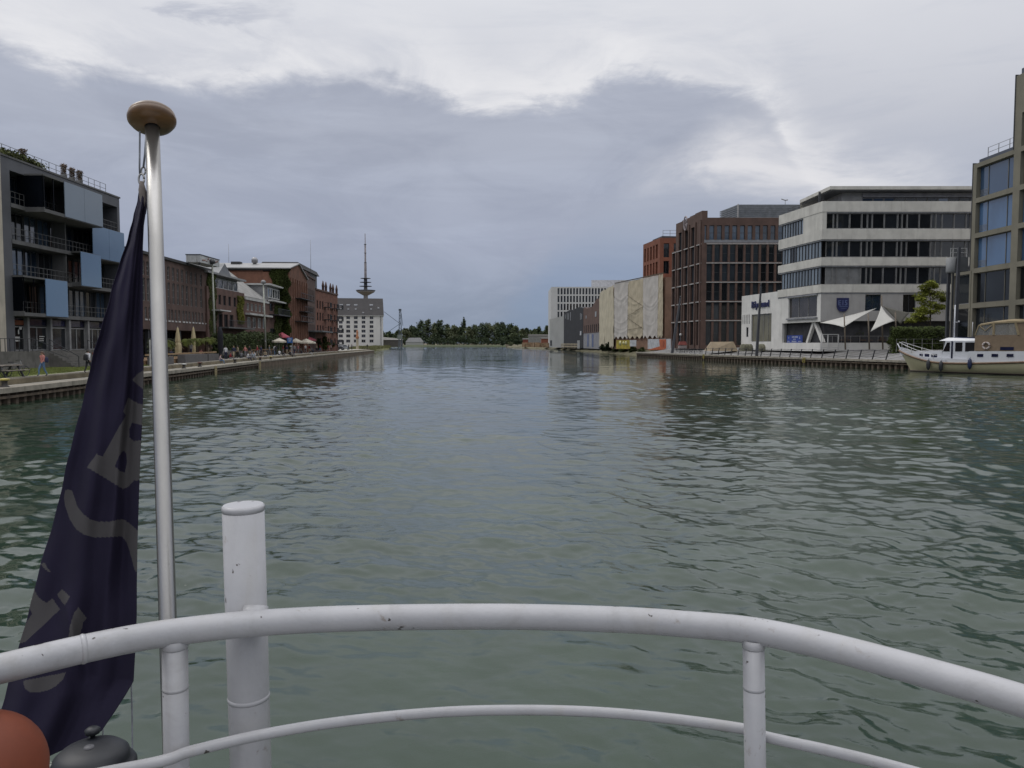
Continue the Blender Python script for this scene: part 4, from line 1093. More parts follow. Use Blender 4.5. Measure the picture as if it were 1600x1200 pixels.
# ---------------- granary: gable to the water, long ivy covered flank facing downstream
brick_rd = mat('red_brown_brick', (.150, .070, .045), .9, var=.22, scale=.8, stain=.35, bump=.003, bscale=20)
gr = thing('granary', 'tall red brown brick granary with ivy covered flank, pale roof and narrow slit windows', 'building', (-45, 150, 0))
G0 = Vector(PY(452, 419, 147)[:2]); fg = Facade(G0, (G0.x - .9, 162.5)); Lg = fg.L
zeL = fg.sz(452.5, 419)[1]; zeR = fg.sz(480.5, 436)[1]; ap, zap = fg.sz(465.5, 413)
hs = []
xs_sl = [456.5, 460, 463.5, 467, 470.5, 474, 477.3]
for x in xs_sl:
    a = fg.sz(x, 470)[0]; hs.append((a - .3, a + .3, 3.2, 8.0)); hs.append((a - .3, a + .3, 8.6, 12.0)); hs.append((a - .3, a + .3, 12.5, 15.3))
mb = MB(); zl = min(zeL, zeR) - .02
fg.wall(mb, 0, Lg, 1.2, zl, hs, .35)
# gable triangle as a slab
g1 = [fg.p(0, zl + .002), fg.p(Lg, zl + .002), fg.p(Lg, zeR), fg.p(ap, zap), fg.p(0, zeL)]; g2 = [fg.p(0, zl + .002, -.4), fg.p(Lg, zl + .002, -.4), fg.p(Lg, zeR, -.4), fg.p(ap, zap, -.4), fg.p(0, zeL, -.4)]
mb.add(g1 + g2, [(0, 1, 2, 3, 4), (9, 8, 7, 6, 5)] + [(i, (i + 1) % 5, 5 + (i + 1) % 5, 5 + i) for i in range(5)])
body(mb, fg, 0, Lg, 1.2, zl, 30, -.55); mb.build('wall', brick_rd, gr)
for h in hs: window(fg, gr, *h, -.25, nh=2, fw=.05, mats=WIN)
pil = MB()
for x in [454.5, 458.2, 461.8, 465.3, 468.8, 472.3, 475.7, 479.2]:
    a = fg.sz(x, 470)[0]
    mb = MB(); fg.box(mb, a - .22, a + .22, 1.3, min(zl, zeL) - 1.0, .003, .16); mb.build('pilaster', brick_rd, gr)
# roof: two pitches running back from the gable
mb = MB(); zinc = mat('pale_metal_roof', (.29, .29, .29), .55, var=.08, scale=.4, stain=.2)
def slope(mb, pa, pb, back, th=.18):
    v = [fg.p(pa[0], pa[1], .35), fg.p(pb[0], pb[1], .35), fg.p(pb[0], pb[1], -back), fg.p(pa[0], pa[1], -back)]
    mb.hexa([*v, *[(p[0], p[1], p[2] + th) for p in v]])
slope(mb, (-.6, zeL - .5 + .35), (ap, zap + .02), 42); slope(mb, (ap + .003, zap + .02), (Lg + .4, zeR - .25), 30)
mb.build('roof', zinc, gr)
# back part of the flank wall up to eave (facing the camera) with glazing in it
ff = Facade((G0.x - 30, 147 - .0), (G0.x, 147.0))
mb = MB(); ff.box(mb, 0, ff.L, zeL - .45, zeL + .05, -.1, .25); mb.build('eaves', roof_dk, gr)
r_ = rect(411, 427, 431, 447, ff); window(ff, gr, *r_, .05, nv=2, nh=1, mats=[frame_dk, mat_glass('granary_glass', (.02, .024, .032), .2, 1.45)])
mb = MB(); r2 = rect(336, 420, 411, 445, ff); ff.box(mb, r2[0], r2[1], r2[2] - 2, zeL - .46, .003, .08); mb.build('flank_brick', brick_rd, gr)
ivy_on(ff, ff.sz(426, 460)[0] - .5, ff.L + .3, 2, zeL - .2, 'large ivy curtain covering the flank of the red brown granary', leafmat('ivy_leaf_big', (.042, .055, .012), .5, .5), 15000, .22, 12)
# roof fittings
for x, lb in ((370, 'square dark vent'), (398, 'round metal ventilator cowl')):
    p = PY(x, 412, 152); c = (p.x, 152)
    if x == 398:
        mb = MB(); mb.lathe([(.35, 0), (.35, .8), (.6, .85), (.62, 1.5), (.3, 1.9), (0, 1.95)], (p.x, 152, zeL + .7), 12); o = mb.build('roof_vent', mat('vent_metal', (.25, .25, .26), .4, metal=.6), at=(p.x, 152, zeL + .7))
        tag(o, 'round metal ventilator cowl on the pale granary roof', 'roof vent')
    else:
        mb = MB(); mb.box(p.x - .9, p.x + .9, 151.2, 152.6, zeL + .4, zeL + 1.7); o = mb.build('roof_vent', roof_dk, at=(p.x, 152, zeL + .4)); tag(o, 'squat dark vent box on the pale granary roof', 'roof vent')
for x, yt in ((357, 381), (485, 375)):
    pt_ = PY(x, yt, 160); mb = MB(); mb.tube([(pt_.x, 160, zap - 2), (pt_.x, 160, pt_.z)], [.06, .03], 6)
    o = mb.build('antenna', frame_gr, at=(pt_.x, 160, zap - 2)); tag(o, 'thin antenna rod rising above the %s' % ('left end of the granary roof' if x == 357 else 'dark roof turret'), 'antenna')
# roof turret
tf = Facade(fg.p(ap + 3.0, 0, -.6)[:2], fg.p(Lg + 11, 0, -.8)[:2])
q0, zq0 = tf.sz(468, 414); 
zt0 = tf.sz(470, 413)[1]; zt1 = tf.sz(495.5, 421)[1]
mb = MB(); body(mb, tf, 0, tf.sz(495, 430)[0], zl - 1, zt0 - .9, 7, -.0); mb.build('turret', mat('slate_cladding', (.085, .085, .09), .7, var=.2, scale=1, stain=.3), gr)
mb = MB(); e_ = tf.sz(496.5, 425)[0]
v = [tf.p(-2.0, zt0 - .9, .4), tf.p(e_, zt0 - .9, .4), tf.p(e_, zt0 - .9, -7.5), tf.p(-2.0, zt0 - .9, -7.5)]
mb.hexa(v + [tf.p(-1.0, zt0 + .1, .1), tf.p(e_ - .8, zt0 + .1, -.1), tf.p(e_ - .8, zt0 + .1, -7), tf.p(-1, zt0 + .1, -7)]); mb.build('turret_roof', roof_dk, gr)
# iron catwalks on the gable
for (x0, x1, y) in ((461, 487, 466), (461, 487, 502), (467, 480, 487)):
    a, z_ = fg.sz(x0, y); b_ = fg.sz(min(x1, 481), y)[0]; mb = MB(); fg.box(mb, a, b_, z_, z_ + .1, .003, 1.3)
    for k in range(9): q_ = a + (b_ - a) * k / 8; mb.bar(fg.p(q_, z_ + .1, 1.25), fg.p(q_, z_ + 1.1, 1.25), .06)
    mb.bar(fg.p(a, z_ + 1.1, 1.25), fg.p(b_, z_ + 1.1, 1.25), .07); mb.build('catwalk', frame_dk, gr)

f8 = Facade(fg.p(Lg + .1, 0, 0)[:2], (-45.6, 176))
b8 = thing('brick_mill', 'brown brick mill wing with close upright ribs, between granary gable and balcony house', 'building', (-45, 169, 0))
L8 = f8.L; z8a = f8.sz(486, 435)[1]
hs = [(.7 + k * 1.45, 1.35 + k * 1.45, z, z + 3) for k in range(int((L8 - 1) / 1.45)) for z in (4.5, 8.5, 12.2)]
mb = MB(); f8.wall(mb, 0, L8, 1.2, z8a, hs, .35); body(mb, f8, 0, L8, 1.2, z8a, 16, -.5); mb.build('wall', brick_dk, b8)
for h in hs: window(f8, b8, *h, -.12, nh=1, mats=[frame_dk, mat_glass('mill_glass', (.035, .03, .03), .2, 1.4)])
mb = MB(); f8.box(mb, -.1, L8 * .55, z8a + .003, z8a + 1.1, -8, -.3); f8.box(mb, 0, L8, z8a + .003, z8a + .25, -.25, .2); mb.build('parapet', brick_dk, b8)
mb = MB(); zc = f8.sz(490, 519)[1]; f8.box(mb, 1.5, L8 + 8, zc, zc + .25, .003, 3.0); mb.build('canopy', mat('canopy_grey', (.13, .14, .15), .6), b8)
f9 = Facade((-45.6, 176.1), (-45.4, 197.5))
b9 = thing('gabled_mill', 'red brown brick building with pointed finials and stacked dark balconies nearest the white warehouse', 'building', (-45.5, 187, 0))
L9 = f9.L; z9 = f9.sz(505, 456)[1]
hs = [(a, a + 1.2, z, z + 1.9) for a in (1, 3.4, 5.8, 11, 13.2, 17.5) for z in (2.6, 5.6, 8.6, 11.4)]
mb = MB(); f9.wall(mb, 0, L9, 1.2, z9, hs, .35); body(mb, f9, 0, L9, 1.2, z9, 14, -.5); mb.build('wall', mat('red_brick', (.165, .075, .052), .9, var=.2, scale=.8, stain=.35), b9)
for h in hs: window(f9, b9, *h, -.2, nv=1, mats=WIN)
mb = MB(); f9.box(mb, 0, L9, z9 + .003, z9 + .35, -.6, .2); mb.build('parapet', brick_dk, b9)
for x in (506, 510.5, 517.5, 521.5, 527):
    a = f9.sz(x, 450)[0]; 
    if a > L9: a = L9 - .4
    mb = MB(); p = f9.p(a, z9 + .35, -.2); mb.lathe([(.35, 0), (.35, 1.0), (.42, 1.05), (.12, 2.3), (0, 2.4)], p, 4); mb.build('finial', brick_dk, b9)
for a in (7.5, 14.6, 19.6):
    for z in (2.9, 5.9, 8.9, 11.9):
        mb = MB(); f9.box(mb, a, a + 1.9, z, z + .15, .003, 1.5)
        for k in range(6): q_ = a + 1.9 * k / 5; mb.bar(f9.p(q_, z + .15, 1.45), f9.p(q_, z + 1.15, 1.45), .07)
        mb.bar(f9.p(a, z + 1.15, 1.45), f9.p(a + 1.9, z + 1.15, 1.45), .09); mb.bar(f9.p(a, z + 1.15, .1), f9.p(a, z + 1.15, 1.45), .08); mb.build('balcony', frame_dk, b9)

# ---------------- white warehouse with steep dark roof
D0 = 425.0
pL, pR = PY(470, 540, D0 - 8), PY(599, 540, D0)
fw_ = Facade(pL[:2], pR[:2]); wz = thing('white_warehouse', 'white rendered warehouse with steep dark tiled roof and six rows of small windows', 'building', (pR.x - 10, D0, 0))
zE = fw_.sz(560, 492.5)[1]; zRd = fw_.sz(560, 464)[1]; Lw = fw_.L
hs = []
rows = [496.5, 503.5, 510.5, 517.5, 525, 533]
for x in (497, 509, 532.5, 544, 556, 568, 580.5):
    for i, y in enumerate(rows):
        a, z = fw_.sz(x, y); w = 1.0 if i < 3 else 1.1; hs.append((a - w, a + w, z - .8, z + .85))
mb = MB(); fw_.wall(mb, 0, Lw, 1, zE, hs, .5); body(mb, fw_, 0, Lw, 1, zE, 25, -.9); mb.build('wall', mat('old_white_render', (.60, .59, .57), .85, var=.08, scale=.12, stain=.2), wz)
for h in hs: window(fw_, wz, *h, -.3, nv=1, fw=.12, mats=[frame_gr, mat_glass('grey_blue_glass', (.03, .032, .045), .2)])
mb = MB(); W_ = 17.0
v = [fw_.p(-1, zE + .003, .6), fw_.p(Lw + .4, zE + .003, .6), fw_.p(Lw + .4, zE + .003, -W_ * 2), fw_.p(-1, zE + .003, -W_ * 2), fw_.p(-1, zRd, -W_ * .75), fw_.p(Lw + .1, zRd, -W_ * .75), fw_.p(Lw + .1, zRd, -W_ * 1.25), fw_.p(-1, zRd, -W_ * 1.25)]
mb.hexa(v); mb.build('roof', mat('dark_roof_tile', (.036, .033, .034), .85, var=.15, scale=.2), wz)
mb = MB(); fw_.box(mb, -1, Lw + .5, zE - .5, zE, .003, .5); mb.build('eaves', whp, wz)
def roofp(x, y):
    a, z = fw_.sz(x, y); 
    t = (z - zE) / (zRd - zE); return a, z, -.0
rs_ = W_ * .75 / (zRd - zE)
for (x, y) in ((533.5, 476), (544.5, 476), (556, 476), (580, 476), (591.3, 481), (533.5, 483), (544.5, 483), (556, 483), (580, 483), (567.5, 489)):
    a, z = fw_.sz(x, y); # push back onto the slope
    dd_ = .6 - (z - zE) / (zRd - zE) * (W_ * .75 + .6)
    # sight line meets slope further back and slightly higher
    k = (D0 - dd_) / D0; p = PY(x, y, D0 - dd_); aa = (Vector(p[:2]) - fw_.A).dot(fw_.u); zc = zE + (-(dd_) + .6) / (W_ * .75 + .6) * (zRd - zE)
    mb = MB(); w = .95 if y < 482 and x < 590 else .5
    slope_h = (zRd - zE) / (W_ * .75 + .6)
    v = []
    for sa_, sd_ in ((-w, .5), (w, .5), (w, -.5), (-w, -.5)):
        d_ = dd_ + sd_; zz_ = zE + (.6 - d_) * slope_h; v.append(fw_.p(aa + sa_, zz_, d_))
    mb.hexa([*v, *[(q[0], q[1], q[2] + .25) for q in v]]); mb.build('skylight', mat_glass('skylight_glass', (.07, .075, .085), .1, 1.6), wz)
mb = MB(); 
for x in (595,): a = fw_.sz(x, 500)[0]; fw_.box(mb, a - .12, a + .12, 1, zE - .5, .003, .25)
mb.build('downpipe', frame_dk, wz)
# low sheds right of it
mb = MB(); p0 = PY(603, 530, 455); p1 = PY(622, 530, 455); zt_ = PY(606, 529, 455).z
sh_ = thing('low_shed', 'low grey shed roof right of the white warehouse', 'building', (p0.x, 455, 0))
mb.box(p0.x - 3, p1.x, 455, 475, 1, zt_ - .8); mb.build('wall', mat('shed_wall', (.12, .11, .10), .8), sh_)
mb = MB(); mb.hexa([(p0.x - 3, 454.5, zt_ - .797), (p1.x + .5, 454.5, zt_ - .797), (p1.x + .5, 476, zt_ - .797), (p0.x - 3, 476, zt_ - .797), (p0.x - 3, 460, zt_ + .9), (p1.x - 1, 460, zt_ - .1), (p1.x - 1, 470, zt_ - .1), (p0.x - 3, 470, zt_ + .9)]); mb.build('roof', mat('shed_roof', (.19, .18, .17), .7), sh_)

# ---------------- telecommunication tower
DT = 1500
tw = thing('telecom_tower', 'tall slender telecommunication tower with stacked platforms behind the white warehouse', 'tower', (PY(572, 530, DT).x, DT, 0))
def zt_at(y): return PY(571, y, DT).z
cx = PY(571.3, 450, DT).x; cc = (cx, DT, 0)
tcn = mat('tower_concrete', (.22, .215, .215), .8, var=.08, scale=.05); tdk = mat('tower_dark', (.055, .06, .075), .7)
px_m = DT / F_PX
mb = MB(); mb.lathe([(7.5, 0), (4.2, zt_at(462)), (3.6, zt_at(452)), (2.9, zt_at(435)), (0, zt_at(434.9))], cc, 20); mb.build('shaft', tcn, tw)
ymid = zt_at(455)
mb = MB(); mb.lathe([(3.6, zt_at(462)), (5.5, zt_at(461.5)), (13.5 * px_m * .9, zt_at(457.2)), (14 * px_m * 1.0, zt_at(456)), (14 * px_m, zt_at(454.6)), (10 * px_m, zt_at(454.2))], cc, 32); mb.build('main_pod', tcn, tw)
mb = MB(); mb.lathe([(10 * px_m, zt_at(454.6)), (15 * px_m, zt_at(454.2)), (15 * px_m, zt_at(453.4)), (4, zt_at(453.0))], cc, 32); mb.build('platform', tdk, tw)
for y, r_ in ((447.5, 9.6), (441.3, 8.8), (435.2, 7.8)):
    mb = MB(); mb.lathe([(3, zt_at(y + .7)), (r_ * px_m, zt_at(y + .1)), (r_ * px_m, zt_at(y - .45)), (3, zt_at(y - .5))], cc, 32); mb.build('platform', tdk, tw)
mb = MB(); mb.lathe([(3.4, zt_at(453)), (3.4, zt_at(435))], cc, 16); mb.build('equipment_drum', tdk, tw)
mb = MB(); mb.lathe([(2.5, zt_at(435)), (2.3, zt_at(410)), (1.7, zt_at(409)), (1.55, zt_at(382)), (.8, zt_at(381)), (.7, zt_at(365)), (0, zt_at(364.6))], cc, 12); mb.build('mast', mat('mast_paint', (.22, .20, .21), .7, var=.3, scale=.06), tw)
for y in (381.5, 395, 410, 422):
    mb = MB(); mb.lathe([(1, zt_at(y + .7)), (2.6, zt_at(y + .5)), (2.6, zt_at(y)), (1, zt_at(y - .1))], cc, 12); mb.build('mast_ring', tdk, tw)
# ================================================================== right bank buildings
def text_part(name, body_, fc_, a, z, size, depth, m_, parent, d=.02, wscale=1.0, fit=None):
    """raised lettering on a facade, reading left to right as seen from the water"""
    cu = bpy.data.curves.new(name, 'FONT'); cu.body = body_; cu.size = size; cu.extrude = depth; cu.resolution_u = 2
    cu.materials.append(m_); cu.offset = size * .012
    o = bpy.data.objects.new(name, cu); COL.objects.link(o)
    off = ROOT[parent.name]; p = Vector(fc_.p(a, z, d)) - off
    # text x axis runs along the wall to the viewer's right
    right = fc_.u if fc_.n.x * fc_.u.y - fc_.n.y * fc_.u.x > 0 else -fc_.u
    x = Vector((right.x, right.y, 0)); y = Vector((0, 0, 1)); n = x.cross(y)
    from mathutils import Matrix
    M = Matrix((x * wscale, y, n)).transposed().to_4x4(); M.translation = p
    dg = bpy.context.evaluated_depsgraph_get(); dg.update()
    me = bpy.data.meshes.new_from_object(o.evaluated_get(dg)); bpy.data.objects.remove(o); me.transform(M)
    xs_ = [v.co.dot(Vector((right.x, right.y, 0))) for v in me.vertices]
    if fit:
        k_ = fit / (max(xs_) - min(xs_)); x0_ = min(xs_); R3 = Vector((right.x, right.y, 0))
        for v in me.vertices: v.co += R3 * ((v.co.dot(R3) - x0_) * (k_ - 1))
    o = bpy.data.objects.new(name, me); COL.objects.link(o); o.parent = parent
    return o

def bands(fc_, par, a0, a1, name, m_, specs, d1=.0, d0=-.45):
    for z0, z1 in specs:
        mb = MB(); fc_.box(mb, a0, a1, z0, z1, d0, d1); mb.build(name, m_, par)

# ---------------- R12 pale office block with ribbon windows
cream = mat('pale_fair_concrete', (.56, .545, .50), .8, var=.10, scale=.5, stain=.28, stain_col=(.20, .19, .17))
white_r = mat('white_fair_face', (.64, .63, .60), .8, var=.08, scale=.5, stain=.22, stain_col=(.24, .23, .2))
trim = mat('grey_trim', (.20, .205, .22), .6)
CX = PY(1281, 545, 120).x
fl = Facade(PY(1158, 540, 147.5)[:2], (CX, 120.0)); ff2 = Facade((CX, 120.0), (80.0, 120.0))
of = thing('office_block', 'pale concrete office block with ribbon windows and blue shield sign on the right bank', 'building', (CX, 120, 0))
Z = lambda y: ff2.sz(1281, y)[1]
aUL = fl.sz(1217, 400)[0]; LL = fl.L; LF = 24.4
zb = [(Z(331), Z(314.5)), (Z(374), Z(357.5)), (Z(415), Z(402)), (Z(457), Z(444.3))]
# ribbons of concrete on both faces, butted at the corner
def ring_band(z0, z1, m_, d, inset=-.45, name='parapet_band'):
    mb = MB(); fl.box(mb, aUL, LL - .003, z0, z1, inset, d); mb.build(name, m_, of)
    mb = MB(); ff2.box(mb, -d * 1.02, LF, z0, z1, inset, d); mb.build(name, m_, of)
for i, (z0, z1) in enumerate(zb):
    ring_band(z0, z1, cream, .12)
    ring_band(z0 - .22, z0 - .003, trim, .04, name='band_soffit')
# solid core behind ribbons
mb = MB(); pts = [fl.p(aUL, 0, -.9), fl.p(LL, 0, -.9)]
core = [fl.p(aUL + .1, 0, -.95)[:2], (CX + 1.0, 120.95), (80, 120.95), (80, 136), fl.p(aUL + .1, 0, -16)[:2]]
mb.prism(core, 2.4, zb[0][1] - .3); mb.build('core', mat('interior_dark', (.045, .045, .05), .9, var=.3), of)
cells = [(.0, .17), (.17, .30), (.30, .62), (.62, 1.0)]
for i in range(3):
    z0 = zb[i + 1][1] + .0; z1 = zb[i][0] - .225
    # front ribbon
    a = .62; k = 0
    patt = [1.15, .62, 1.95, 1.9, .9, .75, 1.9, 2.1, .7, .8, 1.9, 1.9, .7, 1.0, 1.9, 1.9, .7, .8]
    while a < LF - .5:
        w = patt[k % len(patt)]; b_ = min(a + w, LF - .3)
        g_ = glass_dk
        if i == 2 and k < 4: g_ = mat('roller_blind', (.17, .175, .18), .7)
        window(ff2, of, a + .06, b_ - .06, z0 + .06, z1 - .03, -.28, fw=.07, mats=[frame_gr, g_], name='window')
        mb = MB(); ff2.box(mb, b_ - .055, b_ + .055, z0 + .003, z1 - .003, -.32, -.08); mb.build('mullion', mat('mullion_grey', (.17, .17, .17), .6), of)
        a = b_; k += 1
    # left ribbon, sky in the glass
    aa = fl.sz(1221, 400)[0]; ae = fl.sz(1254, 400)[0] if i == 0 else LL - .4
    n = 8 if i == 0 else 13
    if i == 0:
        mb = MB(); fl.box(mb, ae + .1, LL - .003, z0 + .003, z1 + .22, -.4, .06); mb.build('wall_panel', cream, of)
        mb = MB(); ff2.box(mb, -.06, .60, z0 + .003, z1 + .22, -.4, .06); mb.build('wall_panel', cream, of)
    for k in range(n):
        a0_, a1_ = aa + (ae - aa) * k / n, aa + (ae - aa) * (k + 1) / n
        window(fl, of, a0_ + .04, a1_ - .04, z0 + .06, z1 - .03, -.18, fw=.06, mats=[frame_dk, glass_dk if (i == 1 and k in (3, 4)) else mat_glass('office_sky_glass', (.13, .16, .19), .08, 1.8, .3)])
# rooftop storey and flying roof
zt0 = zb[0][1] + .003; zr0, zr1 = Z(294.5), Z(288.2)
a_, _ = ff2.sz(1297, 290); 
pc = PY(1297, 291, 121.2)
pl = PY(1250, 303, 133)
mb = MB(); mb.prism([(pc.x, pc.y), (80, pc.y), (80, 137), (pl.x + 2, 138), (pl.x, pl.y)], zr0 + .1, zr1); mb.build('flying_roof', cream, of)
mb = MB(); mb.prism([(pc.x + .3, pc.y + .3), (80, pc.y + .3), (80, 136.5), (pl.x + 2.2, 137), (pl.x + .4, pl.y + .2)], zr0 - .05, zr0 + .097); mb.build('roof_soffit', trim, of)
x0 = ff2.sz(1329, 300)[0]; xw = ff2.sz(1357, 300)[0]
fpn = Facade((CX + x0 * 1.0, 123.0), (80, 123.0))
mb = MB(); fpn.box(mb, 0, 3.2, zt0, zr0 - .053, -10, 0); fpn.box(mb, 3.203, fpn.L, zt0, zr0 - .053, -10, -.5); mb.build('penthouse', mat('penthouse_wall', (.30, .30, .30), .7), of)
for k in range(12):
    a = 3.3 + 1.75 * k
    if a + 1.6 < fpn.L: window(fpn, of, a, a + 1.65, zt0 + .5, zr0 - .9, -.15, fw=.06, mats=[frame_gr, glass_bl if k < 3 or k == 7 else glass_dk])
mb = MB(); fpn.box(mb, 3.25, fpn.L, zr0 - .8, zr0 - .1, -.4, .1); mb.build('blind_box', mat('grey_blind', (.28, .28, .30), .6), of)
mb = MB(); p = ff2.sz(1290.5, 305)[0]; ff2.box(mb, p - .14, p + .14, zt0, zr0 - .053, -2.6, -2.3); mb.build('roof_column', frame_dk, of)
mb = MB()
for z in (.45, .8): mb.bar(fl.p(aUL + 2, zt0 + z, -.4), fl.p(LL - .4, zt0 + z, -.4), .05)
mb.build('roof_rail', frame_dk, of)
# lower storeys
zg2, zlw = 2.3, zb[3][0] - .225
zund = Z(501.5); zpl = Z(535.5)
ztl = fl.sz(1158.5, 463)[1]
H_l = []
def add_l(x0, y0, x1, y1):
    r = rect(x0, y0, x1, y1, fl); H_l.append(r); return r
big = (fl.sz(1174, 500)[0], fl.sz(1205.5, 500)[0], fl.sz(1190, 534)[1], fl.sz(1190, 490.5)[1])
up = (fl.sz(1232, 480)[0], fl.sz(1276.5, 480)[0], fl.sz(1255, 496)[1], fl.sz(1255, 464)[1])
und = (fl.sz(1222, 520)[0], LL + .5, zpl, zund - .1)
small = (fl.sz(1165.8, 520)[0], fl.sz(1169.3, 520)[0], fl.sz(1167, 526.5)[1], fl.sz(1167, 511.5)[1])
slits = [(fl.sz(x, 500)[0] - .16, fl.sz(x, 500)[0] + .16, fl.sz(1165, 506.5)[1], fl.sz(1165, 492)[1]) for x in (1160.8, 1163.3, 1165.8, 1168.3, 1170.8)]
mb = MB(); fl.wall(mb, 0, LL - .003, zg2 - .3, ztl, [big, up, und, small] + slits, .45)
mb.build('lower_wall', white_r, of)
mb = MB(); fl.box(mb, 0, fl.sz(1221, 500)[0], zg2 - .3, ztl - .1, -14, -.75); mb.build('wing', white_r, of)
mb = MB(); fl.box(mb, aUL, LL - .003, ztl + .003, zb[3][0] - .223, -.45, -.003) if ztl + .01 < zb[3][0] - .223 else None
if mb.v: mb.build('wall_strip', white_r, of)
window(fl, of, *big, -.25, fw=.08, vs=(.28, .58, .8), mats=[frame_gr, mat_glass('yellowish_curtain_glass', (.13, .12, .08), .12, 1.4, .4, .5)])
window(fl, of, *up, -.30, fw=.10, vs=(.33, .66), mats=[frame_gr, mat_glass('restaurant_glass', (.035, .03, .028), .08, 1.6, .8, .5)])
window(fl, of, *small, -.2, mats=WIN)
for s_ in slits: window(fl, of, *s_, -.2, fw=.03, mats=WIN, name='slit_window')
mb = MB(); q_ = up; fl.box(mb, q_[0] - .25, q_[1] + .2, q_[3] + .05, q_[3] + .3, .003, .25); fl.box(mb, q_[0] - .25, q_[1] + .2, q_[2] - .3, q_[2] - .05, .003, .3); mb.build('window_surround', trim, of)
# front: first-floor wall with windows
w1 = (ff2.sz(1352, 470)[0], ff2.sz(1376.5, 470)[0], Z(485.5), zlw - .1); w2 = (ff2.sz(1411, 470)[0], ff2.sz(1431, 470)[0], Z(488), zlw - .1)
mb = MB(); ff2.wall(mb, 0, LF, zund, zlw + .2, [w1, w2], .45); mb.build('first_floor_wall', mat('grey_render', (.36, .35, .34), .8, var=.07, scale=.5, stain=.2), of)
window(ff2, of, *w1, -.3, nv=1, mats=[frame_dk, glass_bl]); window(ff2, of, *w2, -.3, nv=1, mats=WIN)
mb = MB(); ff2.box(mb, -.0, ff2.sz(1402, 540)[0], zg2 - .3, zpl, -.45, 0); mb.build('plinth', white_r, of)
# undercroft floor and back
mb = MB(); mb.prism([fl.p(und[0], 0, -.46)[:2], (CX + .45, 120.46), (80, 120.46), (80, 124), (CX + 3, 124), fl.p(und[0], 0, -5)[:2]], zpl - .2, zpl - .01); mb.build('undercroft_floor', st_m, of)
# A-shaped pillar
mb = MB(); ap_ = fl.sz(1267, 505)[0]; l_, r2_ = fl.sz(1256, 534)[0], fl.sz(1280, 534)[0]
for e_ in (l_, r2_): mb.bar(fl.p(ap_ + (e_ - ap_) * .06, zund - .1, -.7), fl.p(e_, zpl, -.7), .5)
mb.build('angled_pillar', white_r, of)
# shield sign and lettering
blue = mat('sign_blue', (.016, .020, .085), .5); blue_l = mat('sign_blue_light', (.10, .13, .26), .5); whs = mat('sign_white', (.55, .57, .62), .5)
sg = thing('shield_sign', 'dark blue shield shaped sign with pale figures on the pale office block', 'sign', ff2.p(ff2.sz(1316, 470)[0], Z(475), .1))
r_ = rect(1307.3, 465.6, 1325.3, 487.3, ff2); cxs = (r_[0] + r_[1]) / 2; hw = (r_[1] - r_[0]) / 2; hh = r_[3] - r_[2]
out = [(-1, 1), (1, 1), (1, .38), (.86, .2), (.55, .05), (.0, -.0), (-.55, .05), (-.86, .2), (-1, .38)]
n = len(out); mb = MB()
v = [ff2.p(cxs + x * hw, r_[2] + y * hh, .02) for x, y in out] + [ff2.p(cxs + x * hw, r_[2] + y * hh, .22) for x, y in out]
mb.add(v, [tuple(range(n, 2 * n))] + [(i, (i + 1) % n, n + (i + 1) % n, n + i) for i in range(n)]); mb.build('shield', blue, sg)
text_part('figures', 'E15', ff2, cxs - hw * .86, r_[2] + hh * .47, hh * .52, .02, blue_l, sg, .24, .9)
mb = MB(); ff2.box(mb, cxs - hw * .6, cxs + hw * .75, r_[2] + hh * .36, r_[2] + hh * .40, .223, .25); ff2.box(mb, cxs - hw * .4, cxs + hw * .6, r_[2] + hh * .24, r_[2] + hh * .27, .223, .25); mb.build('underline', blue_l, sg)
la = fl.sz(1175, 482)[0]; lz = fl.sz(1175, 481.5)[1]
st_ = thing('wall_lettering', 'dark blue raised lettering on the white wing of the office block', 'sign', fl.p(la, lz, .05))
Lt = fl.sz(1202, 480)[0] - la
tx = text_part('letters', 'Bilyrkund', fl, la, lz, 1.75, .08, blue, st_, .14, 1.0, Lt)
# blue notice banner in the undercroft, and a white one
bn = thing('banner', 'blue banner with white lettering under the overhang of the office block', 'banner', fl.p(fl.sz(1228, 530)[0], zpl, .05))
r_ = rect(1229, 526, 1253, 535.6, fl); r_ = (r_[0], r_[1], zpl + .003, zpl + 1.25)
mb = MB(); fl.box(mb, *r_, -.12, -.06); mb.build('cloth', mat('banner_blue', (.02, .05, .26), .6), bn)
W_ = r_[1] - r_[0]
for tx_, fx, fz, sz_ in (('1', .10, .55, .45), ('GROSSE', .33, .68, .34), ('AUS', .42, .40, .28), ('WAHL', .33, .08, .34), ('2', .80, .55, .45), ('links', .04, .12, .26), ('rechts', .74, .12, .26)):
    text_part('banner_text', tx_, fl, r_[0] + W_ * fx, r_[2] + 1.25 * fz, sz_, .004, whs, bn, -.045, 1.6)
b2 = thing('notice_board', 'small pale grey notice boards beside the angled pillar under the overhang', 'board', fl.p(fl.sz(1263, 530)[0], zpl, -1.2))
for x0_, x1_ in ((1261, 1268), (1269, 1273)):
    mb = MB(); fl.box(mb, fl.sz(x0_, 530)[0], fl.sz(x1_, 530)[0], zpl + .45, zpl + 1.1, -1.4, -1.3); mb.bar(fl.p(fl.sz(x0_ + 1, 530)[0], zpl, -1.35), fl.p(fl.sz(x0_ + 1, 530)[0], zpl + .5, -1.35), .06); mb.build('panel', mat('pale_board', (.33, .34, .36), .6), b2)

